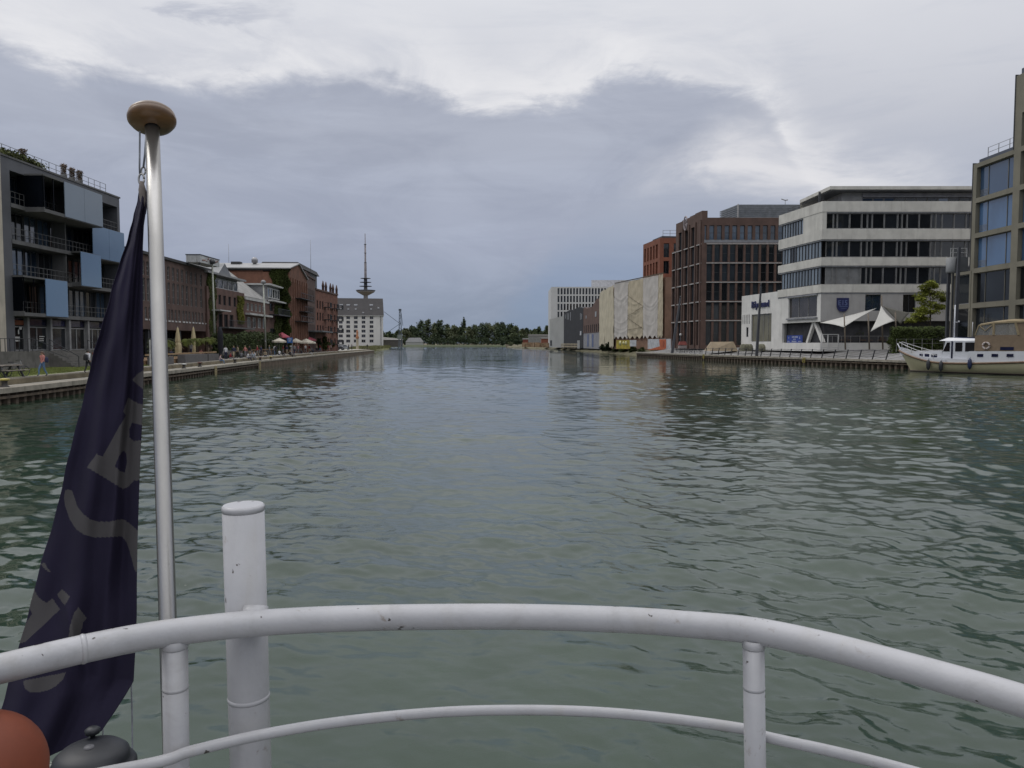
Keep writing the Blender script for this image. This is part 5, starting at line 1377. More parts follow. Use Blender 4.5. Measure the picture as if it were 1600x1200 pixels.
# ---------------- R13 sand coloured grid facade at the right edge
XR = PY(1516.5, 540, 100).x
fg13 = Facade((XR, 104.8), (XR + .5, 58)); sand = mat('sand_concrete', (.185, .172, .132), .8, var=.10, scale=.4, stain=.18)
gb = thing('grid_office', 'sand coloured office building with large blue reflecting windows at the right edge', 'building', (XR, 90, 0))
s_a = fg13.sz(1516.5, 400)[0]; s_b = fg13.sz(1582, 300)[0]; L13 = fg13.L
ztop1 = fg13.sz(1517, 259)[1]; ztop2 = fg13.sz(1583, 122)[1]; zlow = fg13.sz(1517, 423)[1]
slabs = [fg13.sz(1517, y)[1] for y in (478, 424, 370, 315, 262)]
pitch = (slabs[4] - slabs[0]) / 4
zs = [slabs[0] + pitch * k for k in range(8)]; hb = .31
cw = [s_a + .75]
bays13 = []
a = s_a + .75; c1 = fg13.sz(1580.5, 350)[0]; bw = c1 - a; gap = fg13.sz(1591, 350)[0] - c1
k = 0
while a < L13 - 2: bays13.append((a, a + bw)); a += bw + gap
holes = []
for i, (p0, p1) in enumerate(bays13):
    tall = i > 0
    for k in range(-1, 7 if tall else 4):
        z0 = zs[0] + pitch * k + hb if k >= 0 else 2.6; z1 = zs[0] + pitch * (k + 1) - hb
        holes.append((p0, p1, z0, z1, k))
mb = MB(); fg13.wall(mb, s_a, s_b, 2.2, ztop1, [h[:4] for h in holes], .6); fg13.wall(mb, s_b, L13, 2.2, ztop2, [h[:4] for h in holes if h[3] < ztop2 - .2], .6)
mb.build('wall_grid', sand, gb)
mb = MB(); fg13.box(mb, s_a, s_b, 2.2, ztop1 - .01, -16, -1.5); fg13.box(mb, s_b + .003, L13, 2.2, ztop2 - .02, -16, -1.5); mb.build('core', mat('dark_return_wall', (.035, .038, .045), .7), gb)
mb = MB(); fg13.box(mb, s_a - .12, s_a - .003, zlow, ztop1 + .2, -16, .05); fg13.box(mb, s_b - .15, s_b - .003, ztop1, ztop2 + .2, -16, .06); mb.build('dark_edge', mat('dark_return_wall', (.04, .04, .05)), gb)
mb = MB(); fg13.box(mb, s_a + .4, s_b - .16, ztop1 + .003, ztop1 + .55, -12, -.5); fg13.box(mb, s_b + .3, L13, ztop2 + .003, ztop2 + .8, -12, -.4); mb.build('roof_upstand', mat('blue_grey_metal', (.055, .065, .09), .5), gb)
sky_g = mat_glass('blue_reflecting_glass', (.050, .105, .20), .06, 2.0, .35, .3)  # upper panes: the reflected blue sky is put into the base colour
low_g = mat_glass('shaded_office_glass', (.014, .017, .020), .07, 1.45, .5, .5)
holes = [h for h in holes if h[3] < ztop2 - .2]
for h in holes:
    window(fg13, gb, *h[:4], -.5, fw=.10, vs=(.25, .78), nh=0, mats=[mat('bronze_frame', (.13, .12, .095), .5), sky_g if h[4] >= 1 else low_g])
# reading blinds in a few panes
for h in holes[1:6]:
    w = h[1] - h[0]
    for q_ in range(5):
        if h[4] >= 1: 
            mb = MB(); fg13.box(mb, h[0] + .15, h[0] + w * .24, h[2] + .3 + q_ * .16, h[2] + .34 + q_ * .16, -.49, -.465); mb.build('blind_slat', frame_gr, gb)
# lower return part further along
f13b = Facade((XR - .05, 104.8), (XR - .02, 100.2))
hs = [(.45, f13b.L - .5, 2.6, zs[0] - hb), (.45, f13b.L - .5, zs[0] + hb, zs[1] - hb)]
mb = MB(); f13b.wall(mb, 0, f13b.L - .2, 2.2, zlow, hs, .5); f13b.box(mb, 0, f13b.L - .2, 2.2, zlow - .01, -14, -1.2); mb.build('low_wing', sand, gb)
for h in hs: window(f13b, gb, *h, -.4, fw=.1, mats=[frame_gr, low_g])
rl = thing('roof_railing', 'thin steel railing on the lower roof of the sand coloured office', 'railing', fg13.p(s_a + 1, ztop1, -1))
mb = MB(); zz0 = ztop1 + .553; aR0, aR1 = fg13.sz(1532, 240)[0], s_b - .2
for k in range(4):
    q_ = aR0 + (aR1 - aR0) * k / 3; mb.bar(fg13.p(q_, zz0, -1), fg13.p(q_, zz0 + 1.35, -1), .06)
for z in (1.32, .7): mb.bar(fg13.p(aR0, zz0 + z, -1), fg13.p(aR1, zz0 + z, -1), .045)
mb.build('rails', frame_gr, rl)

# ---------------- R11 dark brick office tower
brick11 = mat('office_brick', (.100, .062, .050), .9, var=.18, scale=.6, stain=.2)
C11 = PY(1094.6, 540, 165); fL = Facade(PY(1048.3, 540, 183)[:2], C11[:2]); fF = Facade(C11[:2], (66, 165.0))
bk = thing('brick_office', 'large dark brown brick office with tall windows, stepped parapet and round wall emblem', 'building', (C11.x, 165, 0))
zF = lambda y: fF.sz(1110, y)[1]
bandz = [zF(y) for y in (501, 471.3, 441, 411, 381)]
z352, z375, ztF = zF(352), zF(375.4), zF(340)
cols = []
x = 1103.6
while x < 1245: cols.append((fF.sz(x, 450)[0], fF.sz(x + 8.7, 450)[0])); x += 12.1
hs = []
lv = [2.6] + bandz
for (a, b_) in cols:
    for k in range(len(lv) - 1): hs.append((a, b_, lv[k] + .25, lv[k + 1] - .12))
ups = []
x = 1096.5
while x < 1245: ups.append((fF.sz(x, 360)[0], fF.sz(x + 7.6, 360)[0], z375 + .05, z352)); x += 11.95
LF11 = fF.sz(1240, 400)[0]
mb = MB(); fF.wall(mb, 0, LF11, 2.0, bandz[-1] + .25, hs, .6)
fF.wall(mb, 0.003, LF11, bandz[-1] + .9, ztF, ups, .5)
mb.build('front_wall', brick11, bk)
mb = MB(); fF.box(mb, .5, LF11, bandz[-1] + .253, bandz[-1] + .897, -.7, -.05); mb.build('dark_band', trim, bk)
mb = MB(); fF.box(mb, .3, LF11, 2, ztF - .3, -20, -1.0); mb.build('core', mat('interior_dark', (.045, .045, .05)), bk)
win11 = mat_glass('office_brick_glass', (.022, .028, .034), .07, 1.6, .7, .25)
for i, h in enumerate(hs): window(fF, bk, *h, -.42, fw=.09, nh=1 if i % 3 else 0, mats=[frame_dk, win11])
for h in ups: window(fF, bk, *h, -.35, fw=.08, nh=1, mats=[frame_dk, mat_glass('blue_grey_glass', (.05, .075, .11), .08, 1.7)])
for z in bandz:
    mb = MB(); fF.box(mb, cols[0][0] - .1, LF11, z - .09, z + .10, .003, .10); mb.build('pale_string_course', mat('pale_sill', (.36, .35, .34), .7), bk)
# left face, taller, parapet in steps
colL = [(1050.3, 1054.2), (1059.5, 1064), (1069, 1074), (1078.7, 1084.3), (1088.6, 1093)]
sc11 = [(fL.sz(a, 450)[0], fL.sz(b_, 450)[0]) for a, b_ in colL]
zTL = fL.sz(1094, 330.6)[1]
aS = fL.sz(1055.8, 400)[0]
hs = []
zlev = bandz + []
topw = [fL.sz(1052, 396)[1], fL.sz(1061.5, 364)[1], fL.sz(1071, 361)[1], fL.sz(1081, 356)[1], fL.sz(1090, 384)[1]]
for j, (a, b_) in enumerate(sc11):
    for k in range(len(lv) - 1):
        z1 = lv[k + 1] - .12
        if lv[k] + .3 < topw[j]: hs.append((a, b_, lv[k] + .25, min(z1, topw[j])))
    if topw[j] > lv[-1] + 1: hs.append((a, b_, lv[-1] + .2, topw[j]))
mb = MB(); fL.wall(mb, 0, aS, 2.0, fL.sz(1050, 397)[1] + .5, [h for h in hs if h[1] < aS], .6); fL.wall(mb, aS, fL.L - .003, 2.0, zTL - 1.8, [h for h in hs if h[0] > aS], .6)
st4 = [aS, fL.sz(1066, 350)[0], fL.sz(1078, 350)[0], fL.sz(1086, 350)[0], fL.L - .003]
for k in range(4):
    zst = zTL - (.45, .3, .15, 0)[k]; fL.box(mb, st4[k] + .002, st4[k + 1], zTL - 1.797, zst, -.8, 0)
fF.box(mb, -.0, 1.15, ztF + .003, zTL - .02, -4, 0)
mb.build('side_wall', brick11, bk)
for h in hs: window(fL, bk, *h, -.42, fw=.08, mats=[frame_dk, win11])
for z in bandz: 
    mb = MB(); fL.box(mb, .2, fL.L - .2, z - .09, z + .10, .003, .08); mb.build('pale_string_course', mat('pale_sill', (.36, .35, .34)), bk)
for j in range(5):
    a = (sc11[j][1] + (sc11[j + 1][0] if j < 4 else fL.L)) / 2; mb = MB(); fL.box(mb, a - .25, a + .25, 2, (zTL - 2 if j else fL.sz(1050, 397)[1]), .003, .28); mb.build('pilaster', brick11, bk)
mb = MB(); fL.box(mb, .3, fL.L - 1, 2, zTL - 2.5, -15, -1.0); mb.build('side_core', mat('interior_dark', (.045, .045, .05)), bk)
em, ez = fL.sz(1071.5, 349)
mb = MB(); ring_ = []
for k in range(25):
    t = k * 2 * math.pi / 24; ring_.append(fL.p(em + .95 * math.cos(t), ez + 1.55 * math.sin(t), .06))
mb.tube(ring_, .16, 6); mb.bar(fL.p(em - .1, ez - .9, .06), fL.p(em - .1, ez + .9, .06), .22); mb.bar(fL.p(em, ez + .1, .06), fL.p(em + .55, ez + .7, .06), .18); mb.bar(fL.p(em, ez - .1, .06), fL.p(em + .55, ez - .7, .06), .18)
mb.build('emblem', mat('emblem_pale', (.30, .26, .27), .6), bk)
# louvred plant room on the roof
px0 = PY(1125, 330, 180); px1 = PY(1153, 330, 171)
zl0, zl1 = PY(1153, 341, 171).z, PY(1153, 319, 171).z
pr = thing('plant_room', 'grey louvred plant enclosure on the flat roof of the dark brick office', 'roof plant', (px1.x, 171, zl0))
lm = mat('louvre_grey', (.21, .225, .24), .5, metal=.3)
mb = MB(); mb.prism([(px1.x + .2, 171.2), (66, 171.2), (66, 180), (px0.x + .3, 180)], ztF - 1, zl1 - .1); mb.build('core', trim, pr)
n = 9
for k in range(n):
    z = ztF + (zl1 - ztF) * (k + .5) / n; h = (zl1 - ztF) / n * .30
    mb = MB(); mb.bar((px1.x, 171, z), (66, 171, z), .12, h * 2); mb.bar((px1.x, 171.06, z), (px0.x, 180, z), .12, h * 2); mb.build('louvre', lm, pr)
mb = MB(); mb.bar((px1.x, 171, ztF), (px1.x, 171, zl1), .25); mb.build('corner_post', mat('pale_sill', (.36, .35, .34)), pr)
# gull-like finial: small roof weather station
mb = MB(); p = PY(1227, 313, 176); mb.tube([(p.x, 176, zl1), (p.x, 176, p.z)], .06, 6); mb.tube([(p.x - .9, 176, p.z + .3), (p.x, 176, p.z), (p.x + .6, 176, p.z + .1)], .12, 6)
o = mb.build('weather_vane', frame_gr, at=(p.x, 176, zl1)); tag(o, 'tiny weather vane above the grey louvred roof enclosure', 'weather vane')

# ---------------- R10 orange brick tower behind
orange = mat('orange_brick', (.185, .070, .042), .9, var=.16, scale=.5, stain=.2)
C10 = PY(1030, 500, 214); f10L = Facade(PY(1004, 500, 229)[:2], C10[:2]); f10F = Facade(C10[:2], (C10.x + 9, 214))
ob = thing('orange_brick_tower', 'orange red brick tower block rising behind the wrapped building', 'building', (C10.x, 214, 0))
z10 = f10L.sz(1030, 372)[1]
zF10 = lambda y: f10F.sz(1032, y)[1]
hs = []
colL = [(1006.3, 1008.6), (1010.8, 1013), (1015.3, 1017.8), (1019.8, 1022.2), (1024, 1027)]
rows10 = [(380, 402), (407.5, 427.5), (433.5, 454), (459.5, 480), (485.5, 505), (510.5, 529)]
for a, b_ in colL:
    for y0, y1 in rows10: hs.append((f10L.sz(a, 450)[0], f10L.sz(b_, 450)[0], zF10(y1), zF10(y0)))
mb = MB(); f10L.wall(mb, 0, f10L.L - .003, 2, z10, hs, 1.0); f10L.box(mb, .5, f10L.L - 1.2, 2, z10 - .5, -6, -1.3); mb.build('side_wall', orange, ob)
for h in hs: window(f10L, ob, *h, -.8, fw=.08, mats=WIN)
h2 = [(f10F.sz(1036.4, 450)[0], f10F.sz(1045, 450)[0], zF10(y1), zF10(y0)) for y0, y1 in rows10] + [(f10F.sz(1052, 450)[0], f10F.sz(1060, 450)[0], zF10(y1), zF10(y0)) for y0, y1 in rows10]
mb = MB(); f10F.wall(mb, 0, 9, 2, z10, h2, .8); f10F.box(mb, .8, 9, 2, z10 - .4, -8, -1.6); mb.build('front_wall', orange, ob)
for h in h2: window(f10F, ob, *h, -.6, fw=.1, nv=1, mats=WIN)
mb = MB(); f10L.box(mb, f10L.L * .45, f10L.L + 0, z10 + .003, z10 + .5, -5, -.6); f10F.box(mb, .7, 9, z10 + .003, z10 + .5, -6, -.6); mb.build('roof_upstand', frame_dk, ob)
mb = MB()
for k in range(5): q_ = 1.0 + 8 * k / 4; mb.bar(f10F.p(q_, z10 + .5, -1), f10F.p(q_, z10 + 2.2, -1), .1)
for z in (2.2, 1.3): mb.bar(f10F.p(1, z10 + z, -1), f10F.p(9, z10 + z, -1), .08)
mb.build('roof_railing', frame_gr, ob)

# ---------------- R9 building wrapped in tarpaulins
P1, P2, P3 = PY(1036.5, 530, 200), PY(960, 530, 232), PY(937, 530, 268)
fA = Facade(P2[:2], P1[:2]); fB = Facade(P3[:2], P2[:2])
wr = thing('wrapped_building', 'building under renovation wrapped in creased beige and grey tarpaulins', 'building', (P2.x, 232, 0))
ztA1 = fA.sz(1035, 428.5)[1]; ztA0 = fA.sz(961, 444)[1]; ztB = fB.sz(938, 456)[1]
bks = mat('pinkish_brick', (.25, .15, .105), .9, var=.15, scale=.5)
mb = MB(); fA.box(mb, 0, fA.L, 1.5, min(ztA0, ztA1) - .6, -14, -.5); fB.box(mb, 0, fB.L, 1.5, ztB - .6, -14, -.5); mb.build('wall', bks, wr)
def tarp(fc_, a0, a1, z0, z1a, z1b, m_, seed, vertical=0.0, d0=.15):
    rg = np.random.RandomState(seed); nx, nz = 34, 70; mb = MB()
    s = np.linspace(0, 1, nx)[None, :]; t = np.linspace(0, 1, nz)[:, None]
    d = np.zeros((nz, nx)); w = abs(a1 - a0)
    for k in range(9):      # swags hanging between the tie points
        c = rg.uniform(.05, .95); sag = rg.uniform(.05, .18); d += .13 * rg.uniform(.4, 1) * np.exp(-((t - c + sag * 4 * s * (1 - s)) / .016) ** 2) * (1 - vertical)
    for k in range(5):
        x = rg.uniform(0, 1); d += rg.uniform(.1, .28) * np.exp(-((s - x - .06 * np.sin(t * rg.uniform(4, 9) + k)) / .05) ** 2) * (.3 + vertical)
    d += .10 * np.sin(s * 9 + t * 4 + seed) + .05 * np.sin(t * 31 + 3 * np.sin(s * 6))
    vs = []
    for i in range(nz):
        for j in range(nx):
            zt_ = z1a + (z1b - z1a) * (j / (nx - 1)); z = z0 + (zt_ - z0) * i / (nz - 1)
            if i == 0: z += .4 * math.sin(j * .6 + seed)
            vs.append(fc_.p(a0 + (a1 - a0) * j / (nx - 1), z, d0 + .55 * float(d[i, j])))
    mb.add(vs, [(i * nx + j, i * nx + j + 1, (i + 1) * nx + j + 1, (i + 1) * nx + j) for i in range(nz - 1) for j in range(nx - 1)], 0, True)
    return mb.build('tarpaulin', m_, wr)
t_b = mat('beige_tarpaulin', (.45, .39, .285), .75, var=.10, scale=.5, stain=.2, spec=.3); t_g = mat('grey_tarpaulin', (.47, .44, .41), .75, var=.10, scale=.4, stain=.12, stain_col=(.30, .22, .14), spec=.3); t_y = mat('yellowish_tarpaulin', (.47, .42, .31), .75, var=.1, scale=.5, stain=.2)
zbt = fA.sz(1000, 527)[1]
def zt_on(a): return ztA0 + (ztA1 - ztA0) * a / fA.L
for i, (x0_, x1_, m_) in enumerate(((960.5, 981.5, t_g), (981.8, 1005.3, t_b), (1005.6, 1028.5, t_g), (1028.8, 1036.3, t_b))):
    a, b_ = fA.sz(x0_, 500)[0], fA.sz(x1_, 500)[0]; tarp(fA, a, b_, zbt, zt_on(a), zt_on(b_), m_, 11 + i * 3)
for i, (x0_, x1_) in enumerate(((937.3, 945.5), (945.7, 953.5), (953.7, 960))):
    a, b_ = fB.sz(x0_, 500)[0], fB.sz(x1_, 500)[0]; zz = ztB + (ztA0 - ztB) * (a + b_) / 2 / fB.L; tarp(fB, a, b_, 2.2, zz - .4, zz, t_y, 31 + i, 1.0)
for (x0_, y0_, x1_, y1_) in ((982, 461, 1005, 477), (1005, 480, 982, 494), (982, 496, 1005, 512), (1005, 511, 983, 515)):
    a, za_ = fA.sz(x0_, y0_); b_, zb_ = fA.sz(x1_, y1_); mb = MB(); mb.tube([fA.p(a, za_, .42), fA.p((a + b_) / 2, (za_ + zb_) / 2 - .1, .46), fA.p(b_, zb_, .42)], .055, 6); mb.build('tie_rope', mat('tie_dark', (.10, .085, .06), .8), wr)
mb = MB(); a_ = fA.L; fA.box(mb, fA.sz(962, 500)[0], a_, zt_on(0) + .0, zt_on(0) + .15, -.4, .0)
mb = MB(); mb.bar(fA.p(.5, ztA0 + .25, .1), fA.p(fA.L, ztA1 + .25, .1), .35, .22); mb.build('eaves_rail', mat('tie_dark', (.10, .085, .06)), wr)
# hoardings in front
hd = thing('hoarding', 'yellow and white printed hoarding in front of the wrapped building', 'hoarding', fA.p(2, 2, 2))
fH = Facade(PY(963, 540, 222)[:2], PY(994, 540, 212)[:2]); mb = MB(); fH.box(mb, 0, fH.sz(984, 535)[0], fH.sz(975, 545)[1], fH.sz(975, 531.5)[1], -.1, 0); mb.build('board', mat('yellow_print', (.33, .26, .03), .6, var=.3, scale=.8), hd)
mb = MB(); fH.box(mb, fH.sz(984, 535)[0] + .02, fH.L, fH.sz(975, 541)[1], fH.sz(975, 531.5)[1], -.1, 0); mb.build('white_board', mat('white_print', (.42, .43, .45), .6), hd)
mb = MB(); 
for x_, r__ in ((969, .7), (974, .5), (978, .6)): a, z = fH.sz(x_, 536); mb.lathe([(r__, 0), (r__, .03), (0, .04)], fH.p(a, z, .0), 14, axis=(fH.n.x, fH.n.y, 0))
mb.build('pale_print', mat('cream_print', (.5, .47, .25), .6), hd)
hd2 = thing('hoarding', 'white and orange printed hoarding at the foot of the wrapped building', 'hoarding', (40, 196, 2))
fH2 = Facade(PY(1012, 540, 205)[:2], PY(1049, 540, 190)[:2]); z0_, z1_ = fH2.sz(1030, 545.5)[1], fH2.sz(1030, 529.6)[1]
mb = MB(); fH2.box(mb, 0, fH2.L, z0_, z1_, -.12, 0); mb.build('board', mat('white_print', (.42, .43, .45)), hd2)
mb = MB(); q = lambda x_, y_: fH2.p(fH2.sz(x_, y_)[0], fH2.sz(x_, y_)[1], .02)
mb.add([q(1013, 546.5), q(1031, 541), q(1030, 530), q(1041, 530), q(1041, 544.5), q(1035, 546.5), q(1013, 547)], [(0, 1, 5, 6), (1, 2, 3, 4, 5)]); mb.build('orange_print', mat('orange_print', (.42, .10, .035), .6), hd2)
mb = MB(); mb.add([q(1035.5, 543), q(1038, 543), q(1038.5, 533), q(1036, 533)], [(0, 1, 2, 3)]); mb.v = [(x, y - .03, z) for x, y, z in mb.v]; mb.build('red_print', mat('red_print', (.25, .05, .02), .6), hd2)

# ---------------- R8 gabled brown brick sheds, R7 black sheds, R6 white offices
f8r = Facade(PY(911, 540, 305)[:2], PY(937.5, 540, 268)[:2]); b8r = thing('gabled_shed', 'brown brick shed with pointed gables and blue doors left of the wrapped building', 'building', f8r.p(0, 0))
q8 = [(911.5, 482), (913.5, 480.5), (917, 482), (925.5, 479), (932.5, 466.5), (937.2, 466.5)]
zs8 = [f8r.sz(x, y)[1] for x, y in q8]; as8 = [f8r.sz(x, y)[0] for x, y in q8]
mb = MB(); zbm = f8r.sz(925, 520)[1]
front = [f8r.p(as8[0], zbm, 0)] + [f8r.p(a, z, 0) for a, z in zip(as8, zs8)] + [f8r.p(as8[-1], zbm, 0)]
back = [f8r.p(as8[0], zbm, -12)] + [f8r.p(a, z, -12) for a, z in zip(as8, zs8)] + [f8r.p(as8[-1], zbm, -12)]
n = len(front); mb.add(front + back, [tuple(range(n)), tuple(range(n, 2 * n))[::-1]] + [(i, (i + 1) % n, n + (i + 1) % n, n + i) for i in range(n)])
mb.build('wall', mat('shed_brick', (.105, .062, .050), .9, var=.2, scale=.4), b8r)
mb = MB(); f8r.box(mb, as8[0], as8[-1], 1.2, zbm - .003, -12, -.1); mb.build('ground_floor', mat('shed_grey', (.22, .22, .24), .7), b8r)
for x_ in [914, 917, 920, 923, 926, 929, 932, 935]:
    a = f8r.sz(x_, 510)[0]; window(f8r, b8r, a - .45, a + .45, f8r.sz(925, 519)[1], f8r.sz(925, 507)[1], .03, mats=WIN)
for x_, w_ in ((916, 1), (931, 1.5)):
    a = f8r.sz(x_, 492)[0]; window(f8r, b8r, a - w_, a + w_, f8r.sz(925, 496)[1], f8r.sz(925, 491 if w_ == 1 else 488)[1] , .03, mats=[frame_gr, mat('pale_board', (.33, .34, .36))])
for x_, m_ in ((918.5, 1), (922.5, 0), (926, 1)):
    a = f8r.sz(x_, 530)[0]; mb = MB(); f8r.box(mb, a - .9, a + .9, 1.9, zbm - .5, -.097, .0); mb.build('door', mat('blue_door', (.03, .07, .22), .5) if m_ else mat('pale_board', (.33, .34, .36)), b8r)
f7 = Facade(PY(881, 540, 345)[:2], PY(911.2, 540, 305.5)[:2]); b7 = thing('black_shed', 'black timber sheds with low gables beside the white modern office', 'building', f7.p(0, 0))
q7 = [(881, 489), (886, 486.5), (891, 483.8), (896, 484.5), (896.3, 485), (900.5, 481), (905.5, 479.5), (911, 481.5)]
fr = [f7.p(f7.sz(x, y)[0], f7.sz(x, y)[1], 0) for x, y in q7]; a_l, a_r = f7.sz(881, 500)[0], f7.sz(911, 500)[0]
front = [f7.p(a_l, 1.2)] + fr + [f7.p(a_r, 1.2)]; back = [(p[0] - f7.n.x * 14, p[1] - f7.n.y * 14, p[2]) for p in front]; n = len(front)
mb = MB(); mb.add(front + back, [tuple(range(n)), tuple(range(n, 2 * n))[::-1]] + [(i, (i + 1) % n, n + (i + 1) % n, n + i) for i in range(n)]); mb.build('wall', mat('black_timber', (.018, .019, .024), .8, var=.3, scale=.4), b7)
for x_, h_ in ((883.5, 2), (886.5, 3), (888.5, 3), (891.5, 4), (907, 3), (909, 2.5)):
    a, z = f7.sz(x_, 495); mb = MB(); f7.box(mb, a - .3, a + .3, z - h_ * .4, z + h_ * .5, .003, .08); mb.build('slit_window', mat('pale_board', (.33, .34, .36)), b7)
a, z = f7.sz(907.6, 520.5); mb = MB(); f7.box(mb, a - 1.2, a + 1.2, z - .9, z + .8, .003, .15); mb.build('sign_panel', mat('white_print', (.42, .43, .45)), b7)
f6r = Facade(PY(861, 540, 385)[:2], PY(975, 540, 385)[:2]); b6 = thing('white_office', 'white modern office with tall narrow window slots, furthest building on the right bank', 'building', f6r.p(0, 0))
Z6 = lambda y: f6r.sz(870, y)[1]
hs = []
x = 871.2
while x < 973:
    for y0, y1 in ((450.3, 460), (462.2, 472.2), (474.6, 484.6), (487, 497)):
        hs.append((f6r.sz(x, 470)[0], f6r.sz(x + 2.9, 470)[0], Z6(y1), Z6(y0)))
    x += 4.85
mb = MB(); f6r.wall(mb, 0, f6r.L, 1.5, Z6(448.2), hs, 1.0); f6r.box(mb, 0, f6r.L, 1.5, Z6(449), -30, -1.6); mb.build('wall', mat('white_cladding', (.50, .50, .49), .7, var=.05, scale=.2), b6)
for h in hs: window(f6r, b6, *h, -.8, fw=.06, mats=[frame_dk, glass_mid if (int(h[0] * 3)) % 3 == 0 else glass_dk])
mb = MB(); mb.prism([PY(924, 440, 410)[:2], PY(982, 440, 410)[:2], PY(982, 440, 425)[:2], PY(924, 440, 425)[:2]], 10, PY(950, 437.6, 410).z); mb.build('upper_block', mat('pale_upper', (.42, .42, .44), .7), b6)
lb = thing('grey_annex', 'blank pale grey annex in front of the white modern office', 'building', (PY(858, 540, 358).x, 358, 0))
pa, pb_ = PY(858.5, 540, 360), PY(881, 540, 347); za_, zb_ = PY(858.5, 499, 360).z, PY(881, 493.5, 347).z
mb = MB(); mb.prism([pa[:2], pb_[:2], (pb_.x + 4, 370), (pa.x + 2, 376)], 1.2, [za_, zb_, zb_, za_]); mb.build('wall', mat('grey_cladding_far', (.33, .33, .32), .8, var=.08, scale=.2), lb)
mb = MB(); fx = Facade(pa[:2], pb_[:2]); fx.box(mb, .8, 2.6, 2, 4.6, .003, .05); mb.build('door', frame_dk, lb)

# ================================================================== cabin cruiser moored at the right quay
BO = Vector((46.0, 89.75)); AX = Vector((6.5, -9.8)).normalized(); NB = Vector((AX.y, -AX.x))   # NB points to the camera side?
if NB.dot(-BO) < 0: NB = -NB
cr = thing('cabin_cruiser', 'cream hulled cabin cruiser with tan canopy moored at the right quay', 'boat', (BO.x, BO.y, 0))
def bp(s, t, z): q_ = BO + AX * s + NB * t; return (q_.x, q_.y, z)
def gun(s): return 1.18 + 1.35 * max(0, 1 - s / 6.2) ** 1.7 + .30 * max(0, (s - 7.5) / 7) ** 1.5
def beam(s): return 1.95 * min(1, max(.0, (s + .05) / 5.0)) ** .55 * (1 - .10 * max(0, (s - 10) / 4.8) ** 2)
def hull():
    mb = MB(); NSt = 30; K = 7; rows = []
    for i in range(NSt):
        s = 14.8 * (i / (NSt - 1)) ** 1.25; g_ = gun(s); b_ = beam(s)
        ring = []
        for k in range(K):
            t = k / (K - 1)       # 0 gunwale .. 1 keel
            z = g_ + (-.5 - g_) * t
            rake = 1.75 * t ** .9 * max(0, 1 - s / 4.5)
            w = b_ * (1 - t ** 2.2 * .75) * (1 - .45 * t * max(0, 1 - s / 5))
            ring.append((s + rake, w, z))
        rows.append(ring)
    vs = []
    for ring in rows:
        for (s, w, z) in ring: vs.append(bp(s, w, z))
        for (s, w, z) in ring[::-1]: vs.append(bp(s, -w, z))
    n = 2 * K
    mb.add(vs, [(i * n + k, (i + 1) * n + k, (i + 1) * n + (k + 1) % n, i * n + (k + 1) % n) for i in range(NSt - 1) for k in range(n)], 0, True)
    mb.add([vs[(NSt - 1) * n + k] for k in range(n)], [tuple(range(n))]); mb.add(vs[:n], [tuple(range(n))[::-1]])
    mb.build('hull', mat('cream_hull_paint', (.50, .45, .29), .4, var=.06, scale=.6, stain=.12, coat=.3), cr)
    # dark boot stripe and rubbing strake
    def line(zf, r, off, m_, nm, s0=0.0, s1=14.8):
        for sgn in (1, -1):
            pts = []
            for i in range(40):
                s = s0 + (s1 - s0) * i / 39; g_ = gun(s); z = zf(s); t = (g_ - z) / (g_ + .5)
                rake = 1.75 * max(t, 0) ** .9 * max(0, 1 - s / 4.5); w = beam(s) * (1 - max(t, 0) ** 2.2 * .75) * (1 - .45 * max(t, 0) * max(0, 1 - s / 5))
                pts.append(bp(s + rake, sgn * (w + off), z))
            mb = MB(); mb.tube(pts, r, 8); mb.build(nm, m_, cr)
    line(lambda s: gun(s) - .10, .115, .03, mat('teak_strake', (.15, .09, .05), .5, var=.2, scale=3), 'rubbing_strake')
    line(lambda s: .07, .07, .01, mat('boot_stripe', (.03, .015, .015), .5), 'boot_stripe')
hull()
whb = mat('boat_white', (.56, .57, .60), .3, var=.04, scale=2, coat=.3)
def loft_deck(s0, s1, w0, w1, z0, z1, name, m_, n=10, inset=.0):
    mb = MB(); ring = []
    for i in range(n + 1):
        s = s0 + (s1 - s0) * i / n; w = min(beam(s) - inset, w0 + (w1 - w0) * i / n); ring.append((s, w))
    pts = [bp(s, w, 0)[:2] for s, w in ring] + [bp(s, -w, 0)[:2] for s, w in ring[::-1]]
    zz = [z0 + (z1 - z0) * i / n for i in range(n + 1)]
    mb.prism(pts, [gun(s) - .25 for s, w in ring] + [gun(s) - .25 for s, w in ring[::-1]], zz + zz[::-1]); return mb.build(name, m_, cr)
# white bulwark forward
mb = MB(); vs = []
for sgn in (1, -1):
    vs = []
    for i in range(24):
        s = .1 + 6.2 * i / 23; g_ = gun(s)
        for z in (g_ - .02, g_ + .28 + .05 * (i < 3)): vs.append(bp(s, sgn * (beam(s) - .06), z))
        for z in (g_ + .28 + .05 * (i < 3), g_ - .02): vs.append(bp(s, sgn * (beam(s) - .14), z))
    mb.add(vs, [(4 * i + k, 4 * (i + 1) + k, 4 * (i + 1) + (k + 1) % 4, 4 * i + (k + 1) % 4) for i in range(23) for k in range(4)])
mb.build('bulwark', whb, cr)
loft_deck(.2, 14.6, 1.9, 1.85, 1.9, 1.25, 'deck', whb, 14, .12)
# trunk cabin forward: raised coach roof
loft_deck(1.9, 5.6, .5, 1.35, 2.35, 2.45, 'trunk_cabin', whb, 8, .35)
def face(s): return NB * 1
